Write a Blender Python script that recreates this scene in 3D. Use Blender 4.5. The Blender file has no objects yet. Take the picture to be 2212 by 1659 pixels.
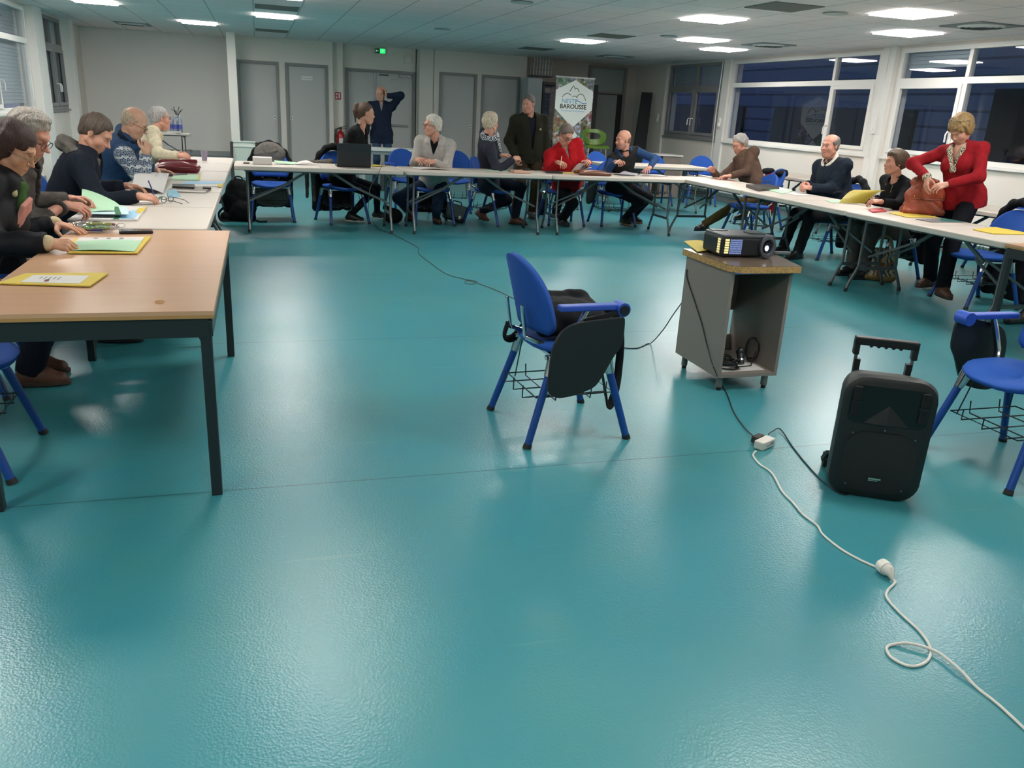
import bpy, math, random
import numpy as np
from mathutils import Vector, Matrix
random.seed(7)
PI = math.pi
SC = bpy.context.scene
COL = SC.collection
# ---------------------------------------------------------------- camera
FPX, PITCH, ROLL, YAW, CAMH = 1753.25, 0.32548, 0.0546280, 0.3055167, 1.48094582
W, H = 2212, 1659
cy, sy, cp, sp = math.cos(YAW), math.sin(YAW), math.cos(PITCH), math.sin(PITCH)
_f = Vector((sy*cp, cy*cp, -sp)); _r = Vector((cy, -sy, 0)); _u = _r.cross(_f)
_r2 = math.cos(ROLL)*_r + math.sin(ROLL)*_u; _u2 = -math.sin(ROLL)*_r + math.cos(ROLL)*_u
cam = bpy.data.cameras.new('camera'); camo = bpy.data.objects.new('camera', cam); COL.objects.link(camo)
cam.sensor_width = 36; cam.sensor_fit = 'HORIZONTAL'; cam.lens = FPX/W*36; cam.clip_start = .05; cam.clip_end = 200
camo.matrix_world = Matrix(((_r2.x, _u2.x, -_f.x, 0), (_r2.y, _u2.y, -_f.y, 0), (_r2.z, _u2.z, -_f.z, CAMH), (0, 0, 0, 1)))
SC.camera = camo
SC.view_settings.view_transform = 'Standard'; SC.view_settings.look = 'None'
SC.view_settings.gamma = 1; SC.view_settings.use_curve_mapping = False
SC.view_settings.exposure = 0.0
try:
    SC.cycles.max_bounces = 7; SC.cycles.adaptive_threshold = .02; SC.cycles.diffuse_bounces = 4; SC.cycles.glossy_bounces = 4
    SC.cycles.transparent_max_bounces = 16; SC.cycles.caustics_reflective = False; SC.cycles.caustics_refractive = False
except Exception: pass
wd = bpy.data.worlds.new('night'); SC.world = wd; wd.use_nodes = True
wd.node_tree.nodes['Background'].inputs[0].default_value = (0.5, 0.6, .88, 1)
wd.node_tree.nodes['Background'].inputs[1].default_value = .42
LIGHT = 44.0        # emission of the ceiling panels
CEIL = 2.6
XL, XR, YB, YN = -3.3, 8.6, 18.3, -5.0
# ---------------------------------------------------------------- pixel -> place helpers (distances measured on the photograph)
def _ray(px, py):
    a, b = (px-W/2)/FPX, -(py-H/2)/FPX
    return _r2*a + _u2*b + _f
def at(px, py, z=0.0):
    d = _ray(px, py); t = (z-CAMH)/d.z; return Vector((d.x*t, d.y*t, z))
def atX(px, py, X):
    d = _ray(px, py); t = X/d.x; return Vector((X, d.y*t, CAMH+d.z*t))
def atY(px, py, Y):
    d = _ray(px, py); t = Y/d.y; return Vector((d.x*t, Y, CAMH+d.z*t))
# ---------------------------------------------------------------- materials
def lin(h):
    if isinstance(h, str):
        h = h.lstrip('#'); c = [int(h[i:i+2], 16)/255 for i in (0, 2, 4)]
    else: c = h
    return tuple(x/12.92 if x <= .04045 else ((x+.055)/1.055)**2.4 for x in c) + (1,)
_mc = {}
def mat(name, col='#808080', rough=.5, metal=0, spec=.5, bump=0, bscale=60, var=0, vscale=8, stretch=None, emit=0, sheen=0, trans=0, coat=0):
    if name in _mc: return _mc[name]
    m = bpy.data.materials.new(name); m.use_nodes = True; nt = m.node_tree; b = nt.nodes['Principled BSDF']
    c = lin(col); b.inputs['Base Color'].default_value = c; b.inputs['Roughness'].default_value = rough
    b.inputs['Metallic'].default_value = metal; b.inputs['Specular IOR Level'].default_value = spec
    if sheen: b.inputs['Sheen Weight'].default_value = sheen; b.inputs['Sheen Roughness'].default_value = .5
    if coat: b.inputs['Coat Weight'].default_value = coat; b.inputs['Coat Roughness'].default_value = .1
    if trans: b.inputs['Transmission Weight'].default_value = trans
    if emit: b.inputs['Emission Color'].default_value = c; b.inputs['Emission Strength'].default_value = emit
    if bump or var:
        tc = nt.nodes.new('ShaderNodeTexCoord'); src = tc.outputs['Object']
        if stretch:
            mp = nt.nodes.new('ShaderNodeMapping'); mp.inputs['Scale'].default_value = stretch
            nt.links.new(src, mp.inputs[0]); src = mp.outputs[0]
    if bump:
        n = nt.nodes.new('ShaderNodeTexNoise'); n.inputs['Scale'].default_value = bscale; n.inputs['Detail'].default_value = 3
        nt.links.new(src, n.inputs['Vector'])
        bp = nt.nodes.new('ShaderNodeBump'); bp.inputs['Strength'].default_value = bump; bp.inputs['Distance'].default_value = .004
        nt.links.new(n.outputs[0], bp.inputs['Height']); nt.links.new(bp.outputs[0], b.inputs['Normal'])
    if var:
        n = nt.nodes.new('ShaderNodeTexNoise'); n.inputs['Scale'].default_value = vscale; n.inputs['Detail'].default_value = 4
        nt.links.new(src, n.inputs['Vector'])
        mx = nt.nodes.new('ShaderNodeMix'); mx.data_type = 'RGBA'
        rp = nt.nodes.new('ShaderNodeMapRange'); rp.inputs[1].default_value = .3; rp.inputs[2].default_value = .7
        nt.links.new(n.outputs[0], rp.inputs[0]); nt.links.new(rp.outputs[0], mx.inputs[0])
        mx.inputs[6].default_value = tuple(x*(1-var) for x in c[:3])+(1,); mx.inputs[7].default_value = tuple(min(1, x*(1+var)) for x in c[:3])+(1,)
        nt.links.new(mx.outputs[2], b.inputs['Base Color'])
    _mc[name] = m; return m
def nodes(m):
    nt = m.node_tree; return nt, nt.nodes, nt.links, nt.nodes['Principled BSDF']
def mathn(nt, op, a, b=None, c=None):
    n = nt.nodes.new('ShaderNodeMath'); n.operation = op
    for i, v in enumerate((a, b, c)):
        if v is None: continue
        if isinstance(v, (int, float)): n.inputs[i].default_value = v
        else: nt.links.new(v, n.inputs[i])
    return n.outputs[0]
def mixc(nt, f, a, b):
    n = nt.nodes.new('ShaderNodeMix'); n.data_type = 'RGBA'
    for i, v in ((0, f), (6, a), (7, b)):
        if isinstance(v, (int, float, tuple)): n.inputs[i].default_value = v
        else: nt.links.new(v, n.inputs[i])
    return n.outputs[2]
# ---------------------------------------------------------------- mesh builder
def frame(o, x=None, z=None):
    """4x4 from origin, x axis direction and z axis hint"""
    z = Vector((0, 0, 1) if z is None else z).normalized(); x = Vector((1, 0, 0) if x is None else x).normalized()
    y = z.cross(x)
    if y.length < 1e-6: y = Vector((0, 1, 0))
    y.normalize(); z = x.cross(y).normalized()
    m = Matrix.Identity(4)
    for i, v in enumerate((x, y, z)):
        for j in range(3): m[j][i] = v[j]
    for j in range(3): m[j][3] = o[j]
    return m
def rz(o, deg): return Matrix.Translation(Vector(o)) @ Matrix.Rotation(math.radians(deg), 4, 'Z')
class MB:
    def __init__(s, T=None): s.v = []; s.f = []; s.m = []; s.T = T or Matrix.Identity(4); s.cur = 0
    def add(s, vs, fs, T=None):
        n = len(s.v); M = s.T @ T if T is not None else s.T
        s.v += [tuple(M @ Vector(p)) for p in vs]; s.f += [tuple(n+i for i in f) for f in fs]; s.m += [s.cur]*len(fs); return s
    def box(s, c, d, T=None):
        x, y, z = (k/2 for k in d); cx, cy_, cz = c
        vs = [(cx+a*x, cy_+b*y, cz+e*z) for a in (-1, 1) for b in (-1, 1) for e in (-1, 1)]
        return s.add(vs, [(0, 1, 3, 2), (4, 6, 7, 5), (0, 4, 5, 1), (2, 3, 7, 6), (0, 2, 6, 4), (1, 5, 7, 3)], T)
    def b2(s, a, b, T=None): return s.box([(a[i]+b[i])/2 for i in range(3)], [abs(a[i]-b[i]) for i in range(3)], T)
    def bar(s, a, b, w, t, up=(0, 0, 1)):
        a, b = Vector(a), Vector(b); M = frame((a+b)/2, b-a, up); return s.box((0, 0, 0), ((b-a).length, w, t), M)
    def tube(s, pts, r, n=8, cap=True, closed=False, flat=1.0):
        pts = [Vector(p) for p in pts]; k = len(pts); rs = r if isinstance(r, (list, tuple)) else [r]*k
        t0 = (pts[1]-pts[0]).normalized(); ref = Vector((0, 0, 1)) if abs(t0.z) < .9 else Vector((1, 0, 0))
        a = t0.cross(ref).normalized(); vs = []
        for i, p in enumerate(pts):
            if closed: t = (pts[(i+1) % k]-pts[i-1])
            else: t = pts[min(i+1, k-1)]-pts[max(i-1, 0)]
            t = t.normalized() if t.length > 1e-9 else t0
            a = (a-t*a.dot(t)).normalized(); b = t.cross(a)
            for j in range(n):
                an = 2*PI*j/n; vs.append(p+a*math.cos(an)*rs[i]+b*math.sin(an)*rs[i]*flat)
        fs = []
        for i in range(k if closed else k-1):
            for j in range(n):
                i2 = (i+1) % k; j2 = (j+1) % n
                fs.append((i*n+j, i*n+j2, i2*n+j2, i2*n+j))
        if cap and not closed: fs += [tuple(range(n-1, -1, -1)), tuple((k-1)*n+j for j in range(n))]
        return s.add(vs, fs)
    def cyl(s, a, b, r, r2=None, n=16): return s.tube([a, b], [r, r if r2 is None else r2], n)
    def lathe(s, prof, n=20, T=None, cap=True):
        vs = [(r*math.cos(2*PI*j/n), r*math.sin(2*PI*j/n), z) for r, z in prof for j in range(n)]
        fs = [(i*n+j, i*n+(j+1) % n, (i+1)*n+(j+1) % n, (i+1)*n+j) for i in range(len(prof)-1) for j in range(n)]
        if cap: fs += [tuple(range(n-1, -1, -1)), tuple((len(prof)-1)*n+j for j in range(n))]
        return s.add(vs, fs, T)
    def prism(s, poly, z0, z1, T=None):
        n = len(poly); vs = [(x, y, z0) for x, y in poly]+[(x, y, z1) for x, y in poly]
        fs = [tuple(range(n-1, -1, -1)), tuple(range(n, 2*n))]+[(i, (i+1) % n, n+(i+1) % n, n+i) for i in range(n)]
        return s.add(vs, fs, T)
    def grid(s, fn, nu, nv, th=0, T=None):
        vs = [Vector(fn(i/nu, j/nv)) for i in range(nu+1) for j in range(nv+1)]; k = nv+1
        fs = [(i*k+j, (i+1)*k+j, (i+1)*k+j+1, i*k+j+1) for i in range(nu) for j in range(nv)]
        if th:
            N = len(vs); nr = [Vector((0, 0, 0)) for _ in vs]
            for f in fs:
                q = (vs[f[2]]-vs[f[0]]).cross(vs[f[3]]-vs[f[1]])
                for i in f: nr[i] += q
            vs = vs+[vs[i]-nr[i].normalized()*th for i in range(N)]
            fs = fs+[tuple(N+i for i in reversed(f)) for f in fs]
            bd = [i*k for i in range(nu+1)]+[nu*k+j for j in range(1, k)]+[i*k+nv for i in range(nu-1, -1, -1)]+[j for j in range(nv-1, 0, -1)]
            for a, b in zip(bd, bd[1:]+bd[:1]): fs.append((b, a, N+a, N+b))
        return s.add(vs, fs, T)
    def sph(s, c, r, n=12, T=None):
        rr = r if isinstance(r, (tuple, list)) else (r, r, r); m = n//2+1; vs = []; fs = []
        for i in range(m+1):
            th = PI*i/m
            for j in range(n): a = 2*PI*j/n; vs.append((c[0]+rr[0]*math.sin(th)*math.cos(a), c[1]+rr[1]*math.sin(th)*math.sin(a), c[2]-rr[2]*math.cos(th)))
        for i in range(m):
            for j in range(n): fs.append((i*n+j, i*n+(j+1) % n, (i+1)*n+(j+1) % n, (i+1)*n+j))
        return s.add(vs, fs, T)
    def build(s, name, mats, parent=None, smooth=False, bevel=0, sub=0, seg=2):
        me = bpy.data.meshes.new(name); me.from_pydata(s.v, [], s.f)
        for m in (mats if isinstance(mats, (list, tuple)) else [mats]): me.materials.append(m)
        if s.cur or any(s.m): me.polygons.foreach_set('material_index', s.m)
        me.validate(); me.update()
        if smooth:
            me.polygons.foreach_set('use_smooth', [True]*len(me.polygons))
            if smooth != 2:
                try: me.set_sharp_from_angle(angle=math.radians(40))
                except Exception: pass
        o = bpy.data.objects.new(name, me); COL.objects.link(o)
        if parent is not None: o.parent = parent
        if bevel:
            b = o.modifiers.new('bevel', 'BEVEL'); b.width = bevel; b.segments = seg; b.limit_method = 'ANGLE'; b.angle_limit = math.radians(50)
        if sub: q = o.modifiers.new('sub', 'SUBSURF'); q.levels = sub; q.render_levels = sub
        return o
def tag(o, label=None, cat=None, group=None, kind=None):
    if label: o['label'] = label
    if cat: o['category'] = cat
    if group: o['group'] = group
    if kind: o['kind'] = kind
    return o
def empty(name, loc=(0, 0, 0), deg=0, label=None, cat=None, group=None):
    o = bpy.data.objects.new(name, None); COL.objects.link(o); o.location = loc; o.rotation_euler = (0, 0, math.radians(deg)); o.empty_display_size = .1
    return tag(o, label, cat, group)
def copy_tree(o, parent=None):
    c = o.copy(); COL.objects.link(c); c.parent = parent
    for ch in [x for x in bpy.data.objects if x.parent == o]: copy_tree(ch, c)
    return c
def st(o): o['kind'] = 'structure'; return o
def text_obj(s, name, size, T, m, parent, ext=.001, font_bold=False, align='CENTER'):
    cu = bpy.data.curves.new(name, 'FONT'); cu.body = s; cu.size = size; cu.extrude = ext; cu.align_x = align; cu.align_y = 'CENTER'; cu.resolution_u = 3
    if font_bold: cu.offset = size*.02
    o = bpy.data.objects.new(name, cu); COL.objects.link(o)
    me = bpy.data.meshes.new_from_object(o.evaluated_get(bpy.context.evaluated_depsgraph_get())); bpy.data.objects.remove(o)
    me.materials.clear(); me.materials.append(m)
    for p in me.polygons: p.material_index = 0
    o = bpy.data.objects.new(name, me); COL.objects.link(o); o.parent = parent; o.matrix_local = T; return o
# ---------------------------------------------------------------- room
def m_floor():
    m = mat('floor_vinyl', '#2f9496', .3); nt, N, L, b = nodes(m)
    tc = N.new('ShaderNodeTexCoord'); o = tc.outputs['Object']
    n1 = N.new('ShaderNodeTexNoise'); n1.inputs['Scale'].default_value = .7; n1.inputs['Detail'].default_value = 2; L.new(o, n1.inputs[0])
    n2 = N.new('ShaderNodeTexNoise'); n2.inputs['Scale'].default_value = 3.2; n2.inputs['Detail'].default_value = 4; n2.inputs['Roughness'].default_value = .55; L.new(o, n2.inputs[0])
    c = mixc(nt, n1.outputs[0], lin('#338399'), lin('#3b8988'))
    f2 = N.new('ShaderNodeMapRange'); f2.inputs[1].default_value = .25; f2.inputs[2].default_value = .8; f2.inputs[4].default_value = .35; L.new(n2.outputs[0], f2.inputs[0])
    c = mixc(nt, f2.outputs[0], c, lin('#4b8a86'))
    sp_ = N.new('ShaderNodeTexVoronoi'); sp_.inputs['Scale'].default_value = 210; L.new(o, sp_.inputs[0])
    c = mixc(nt, mathn(nt, 'MULTIPLY', mathn(nt, 'LESS_THAN', sp_.outputs[0], .16), .25), c, lin('#1b6f74'))
    # welded seams between the sheets
    sx = N.new('ShaderNodeSeparateXYZ'); L.new(o, sx.inputs[0])
    y = mathn(nt, 'ABSOLUTE', mathn(nt, 'SUBTRACT', mathn(nt, 'FLOORED_MODULO', mathn(nt, 'SUBTRACT', sx.outputs[1], 3.08-1.06), 2.12), 1.06))
    seam = mathn(nt, 'LESS_THAN', y, .004)
    c = mixc(nt, mathn(nt, 'MULTIPLY', seam, .75), c, lin('#1d4f52'))
    # sparse dirt specks and scuffs
    vd = N.new('ShaderNodeTexVoronoi'); vd.inputs['Scale'].default_value = 1.3; L.new(o, vd.inputs[0])
    c = mixc(nt, mathn(nt, 'MULTIPLY', mathn(nt, 'LESS_THAN', vd.outputs[0], .008), .8), c, lin('#15383a'))
    mp = N.new('ShaderNodeMapping'); mp.inputs['Rotation'].default_value = (0, 0, .5); mp.inputs['Scale'].default_value = (1.2, 16, 1); L.new(o, mp.inputs[0])
    sc = N.new('ShaderNodeTexNoise'); sc.inputs['Scale'].default_value = 1.5; sc.inputs['Detail'].default_value = 9; L.new(mp.outputs[0], sc.inputs[0])
    scf = N.new('ShaderNodeMapRange'); scf.inputs[1].default_value = .64; scf.inputs[2].default_value = .78; scf.inputs[4].default_value = .18; L.new(sc.outputs[0], scf.inputs[0])
    c = mixc(nt, scf.outputs[0], c, lin('#8fb5ac'))
    L.new(c, b.inputs['Base Color'])
    r = N.new('ShaderNodeMapRange'); r.inputs[1].default_value = .3; r.inputs[2].default_value = .7; r.inputs[3].default_value = .285; r.inputs[4].default_value = .36; L.new(n1.outputs[0], r.inputs[0]); r.interpolation_type = 'SMOOTHERSTEP'; f2.interpolation_type = 'SMOOTHERSTEP'
    L.new(r.outputs[0], b.inputs['Roughness'])
    v = N.new('ShaderNodeTexVoronoi'); v.inputs['Scale'].default_value = 130; L.new(o, v.inputs[0])
    bp = N.new('ShaderNodeBump'); bp.inputs['Strength'].default_value = .35; bp.inputs['Distance'].default_value = .0012; L.new(v.outputs[0], bp.inputs['Height'])
    L.new(bp.outputs[0], b.inputs['Normal']); b.inputs['Specular IOR Level'].default_value = .75
    return m
def m_ceil():
    m = mat('ceiling_tiles', '#dfe3e0', .8); nt, N, L, b = nodes(m)
    tc = N.new('ShaderNodeTexCoord'); sx = N.new('ShaderNodeSeparateXYZ'); L.new(tc.outputs['Object'], sx.inputs[0])
    def line(ax, off, w):
        y = mathn(nt, 'ABSOLUTE', mathn(nt, 'SUBTRACT', mathn(nt, 'FLOORED_MODULO', mathn(nt, 'SUBTRACT', sx.outputs[ax], off-.3), .6), .3))
        return mathn(nt, 'LESS_THAN', y, w)
    ln = mathn(nt, 'MAXIMUM', line(0, 0, .009), line(1, 13.1, .006))
    n2 = N.new('ShaderNodeTexNoise'); n2.inputs['Scale'].default_value = 90; n2.inputs['Detail'].default_value = 3; L.new(tc.outputs['Object'], n2.inputs[0])
    # every tile its own slight tone
    wn = N.new('ShaderNodeTexWhiteNoise'); wn.noise_dimensions = '2D'
    cb = N.new('ShaderNodeCombineXYZ')
    L.new(mathn(nt, 'FLOOR', mathn(nt, 'DIVIDE', sx.outputs[0], .6)), cb.inputs[0]); L.new(mathn(nt, 'FLOOR', mathn(nt, 'DIVIDE', mathn(nt, 'SUBTRACT', sx.outputs[1], 13.1), .6)), cb.inputs[1])
    L.new(cb.outputs[0], wn.inputs[0])
    c = mixc(nt, mathn(nt, 'MULTIPLY', wn.outputs[0], 1.0), lin('#f4e6e2'), lin('#f8ebe8'))
    c = mixc(nt, mathn(nt, 'MULTIPLY', n2.outputs[0], .15), c, lin('#ddd2cf'))
    c = mixc(nt, mathn(nt, 'MULTIPLY', ln, .6), c, lin('#8a8f8c'))
    L.new(c, b.inputs['Base Color']); return m
M_wall = mat('wall_paint', '#e2dad1', .6, bump=.05, bscale=150)
M_wallL = mat('wall_paint_grey', '#f2ece8', .65, bump=.05, bscale=150)
M_white = mat('white_frame', '#e6e4e0', .4)
M_grey = mat('grey_frame', '#868686', .45)
M_door = mat('door_grey', '#c2bfbd', .5)
M_black = mat('black_plastic', '#17191b', .45)
M_dkgrey = mat('dark_grey', '#34383b', .5)
M_chrome = mat('chrome', '#c8ccd0', .18, 1)
M_steel = mat('grey_steel', '#7f8486', .35, .8)
M_blk = mat('black_steel', '#1d2427', .4, 0)
def plane(name, a, b, m, T=None):
    return st(MB().b2(a, b).build(name, m))
plane('floor', (XL-.2, YN, -.1), (XR+.2, YB+1.6, 0), m_floor())
plane('ceiling', (XL-.2, YN, CEIL), (XR+.2, YB+1.6, CEIL+.1), m_ceil())
def wall_with_holes(name, X0, X1, y0, y1, holes, m):
    """side wall in the YZ plane with window openings (ya, yb, za, zb)"""
    b = MB(); y = y0
    for (a, c, za, zb) in sorted(holes):
        b.b2((X0, y, 0), (X1, a, CEIL)); b.b2((X0, a, 0), (X1, c, za)); b.b2((X0, a, zb), (X1, c, CEIL)); y = c
    b.b2((X0, y, 0), (X1, y1, CEIL)); return st(b.build(name, m))
WR = [(14.85, 17.05), (10.47, 14.5), (6.1, 10.1), (1.7, 5.7)]
WZ0, WZ1 = 1.12, 2.56
WLW = [(15.55, 17.2), (12.0, 14.8), (7.9, 11.6)]
wall_with_holes('wall_right', XR, XR+.2, YN, YB+1.2, [(a, b, WZ0, WZ1) for a, b in WR], M_wall)
wall_with_holes('wall_left', XL-.2, XL, YN, YB+1.2, [(a, b, WZ0-.04, WZ1) for a, b in WLW], M_wall)
YL = 19.1
plane('wall_back', (XL, YL, 0), (-.4, YL+.1, CEIL), M_wallL)
plane('wall_front', (XL, YN-.1, 0), (XR, YN, CEIL), M_wall)
# boxed-out cupboards with grey doors, columns, the recessed wall of the exit door
def door_holes(b, x0, x1, y0, y1, holes, ztop):
    x = x0
    for a, c in holes:
        b.b2((x, y0, 0), (a, y1, CEIL)); b.b2((a, y0, ztop), (c, y1, CEIL)); x = c
    b.b2((x, y0, 0), (x1, y1, CEIL))
b = MB(); door_holes(b, -.4, 1.52, YB, YB+.1, [(-.37, .44), (.56, 1.42)], 2.15); b.b2((-.4, YB+.1, 0), (-.35, YL+.1, CEIL)); b.b2((1.47, YB+.1, 0), (1.52, YB+1, CEIL))
st(b.build('wall_cupboard_left', M_wall))
b = MB(); door_holes(b, 1.52, 3.32, YB+.3, YB+.4, [(1.80, 3.30)], 2.14); b.b2((3.3, YB+.3, 0), (3.42, YB+.4, CEIL)); st(b.build('wall_exit', M_wall))
b = MB(); b.b2((1.525, YB+.12, 0), (1.74, YB+.3, CEIL)); b.b2((3.34, YB+.04, 0), (3.64, YB+.3, CEIL)); st(b.build('trim_column', M_wall))
b = MB(); door_holes(b, 3.65, 5.72, YB, YB+.1, [(3.76, 4.6), (4.7, 5.58)], 2.17); b.b2((5.66, YB+.1, 0), (5.72, YB+1, CEIL)); st(b.build('wall_cupboard_right', M_wall))
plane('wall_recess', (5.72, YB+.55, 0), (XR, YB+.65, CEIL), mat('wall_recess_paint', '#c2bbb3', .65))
def panel_door(name, x0, x1, y, ztop, knob=None, plate=False):
    e = MB().b2((x0+.05, y+.04, .005), (x1-.05, y+.08, ztop-.05)).build(name, M_door); st(e)
    f = MB(); f.b2((x0, y-.02, 0), (x0+.055, y+.09, ztop)); f.b2((x1-.055, y-.02, 0), (x1, y+.09, ztop)); f.b2((x0+.055, y-.02, ztop-.055), (x1-.055, y+.09, ztop))
    f.build('door_frame', M_grey, e, bevel=.003)
    if knob is not None:
        k = MB(); T = frame((knob, y+.04, 1.08), (1, 0, 0), (0, -1, 0)); k.lathe([(.035, 0), (.035, .008), (.02, .01)], 16, T); kk = k.build('door_handle', M_white, e, 1)
        MB(T).lathe([(.014, .0095), (.012, .014)], 10).build('keyhole', M_black, kk)
    if plate:
        p = MB(); p.b2((plate-.11, y+.034, 1.885), (plate+.11, y+.04, 1.915)); p.b2((plate-.11, y+.034, 1.84), (plate+.11, y+.04, 1.87)); p.build('door_plate', M_white, e)
    return e
panel_door('door_1', -.37, .44, YB, 2.15, .33)
panel_door('door_2', .56, 1.42, YB, 2.15, .66, 1.0)
panel_door('door_3', 3.76, 4.6, YB, 2.17, 4.5)
panel_door('door_4', 4.7, 5.58, YB, 2.17)
# double exit door
d = MB(); y = YB+.3; d.b2((1.86, y+.04, .005), (2.42, y+.08, 2.08)); st(d := d.build('door_5', M_door))
f = MB(); f.b2((1.80, y-.02, 0), (1.86, y+.09, 2.14)); f.b2((3.24, y-.02, 0), (3.30, y+.09, 2.14)); f.b2((1.86, y-.02, 2.08), (3.24, y+.09, 2.14)); f.build('door_frame', M_grey, d, bevel=.003)
MB().b2((2.43, y+.04, .005), (3.24, y+.08, 2.08)).build('door_leaf', M_door, d)
MB().b2((2.405, y+.02, .01), (2.445, y+.04, 2.08)).build('door_strip', mat('alu', '#9aa0a6', .35, .6), d)
q = MB(); q.b2((2.95, y-.01, 2.02), (3.2, y+.035, 2.07)); q.bar((3.0, y-.0, 2.01), (2.78, y-.03, 1.96), .02, .01); q.build('door_closer', M_steel, d)
q = MB(); q.b2((2.52, y+.034, 2.03), (2.72, y+.04, 2.055)); q.build('door_sticker', M_dkgrey, d)
MB().b2((2.5, y+.0, 1.0), (3.15, y+.03, 1.04)).build('door_handle', M_steel, d, bevel=.005)
# recess: tall grey door with over-panel at right, dark glazed lower leaf
yr = YB+.55
def fr(b, x0, x1, z0, z1, y0, y1, w):
    b.b2((x0, y0, z0), (x0+w, y1, z1)); b.b2((x1-w, y0, z0), (x1, y1, z1)); b.b2((x0+w, y0, z1-w), (x1-w, y1, z1))
    if z0 > .01: b.b2((x0+w, y0, z0), (x1-w, y1, z0+w))
xa, xb = atY(1272, 150, yr).x, atY(1354, 150, yr).x
d6 = MB(); d6.b2((xa+.06, yr-.03, 2.0), (xb-.06, yr, 2.5)); d6 = st(d6.build('door_6', mat('panel_grey', '#98a39f', .5)))
f = MB(); fr(f, xa, xb, 0, 2.55, yr-.07, yr, .07); f.b2((xa+.07, yr-.06, 1.95), (xb-.07, yr, 1.99)); f.build('door_frame', M_grey, d6)
f = MB(); f.b2((xa+.07, yr-.04, .01), (xb-.12, yr-.0, 1.95)); f.build('door_leaf', mat('whiteboard_gloss', '#9aa09e', .12, coat=.4), d6)
f = MB(); f.b2((xa+.07, yr-.05, 1.93), (xb-.07, yr-.041, 1.95)); f.b2((xb-.2, yr-.05, .01), (xb-.07, yr-.041, 1.93)); f.build('door_edge', M_black, d6)
# baseboards, wall duct, trims
plane('baseboard_back', (XL, YL-.02, 0), (-.45, YL, .12), mat('baseboard', '#8b8c8c', .5))
plane('trim_1', (XL, YL-.06, .22), (-.5, YL-.02, .32), mat('duct', '#a5a6a5', .5))
plane('baseboard_left', (XL, YN, 0), (XL+.015, YB+.8, .1), mat('baseboard', '#8b8c8c'))
plane('baseboard_right', (XR-.015, YN, 0), (XR, YB+.5, .1), mat('baseboard', '#8b8c8c'))
plane('trim_2', (XR-.12, YN, 0.18), (XR-.02, 17.0, 0.32), M_white)   # heating duct along the right wall
plane('trim_3', (XL+.0, 6.5, .80), (XL+.18, 12.2, .95), M_white)     # heater shelf on the left wall
# wall posts between the windows
def post(name, x0, x1, y0, y1): st(MB().b2((x0, y0, 0), (x1, y1, CEIL)).build(name, M_white, bevel=.004))
post('trim_4', XR-.07, XR, 10.16, 10.42); post('trim_5', XR-.04, XR, 14.56, 14.8); post('trim_6', XR-.03, XR, 17.15, 17.25)
post('trim_7', XL, XL+.12, 14.9, 15.45); post('trim_8', XL, XL+.16, 17.3, 17.6)
st(MB().b2((XR-.09, 10.27, 0), (XR-.07, 10.31, CEIL)).build('trim_9', M_white))
def glass_mat():
    m = bpy.data.materials.new('window_glass'); m.use_nodes = True; nt = m.node_tree; N = nt.nodes; N.remove(N['Principled BSDF']); geo = N.new('ShaderNodeNewGeometry')
    t = N.new('ShaderNodeBsdfTransparent'); t.inputs[0].default_value = (.88, .92, .96, 1); g = N.new('ShaderNodeBsdfGlossy'); g.inputs['Roughness'].default_value = .015
    mx = N.new('ShaderNodeMixShader'); lw = N.new('ShaderNodeFresnel'); lw.inputs[0].default_value = 1.52
    k = mathn(nt, 'MULTIPLY_ADD', lw.outputs[0], 1.5, .02); k = mathn(nt, 'MULTIPLY', mathn(nt, 'MINIMUM', k, 1.0), mathn(nt, 'SUBTRACT', 1.0, geo.outputs['Backfacing']))
    nt.links.new(k, mx.inputs[0]); nt.links.new(t.outputs[0], mx.inputs[1]); nt.links.new(g.outputs[0], mx.inputs[2]); nt.links.new(mx.outputs[0], N['Material Output'].inputs[0]); return m
M_glass = glass_mat()
M_shut = mat('roller_shutter', '#c4c8c6', .5)
wn_ = [0]
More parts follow.
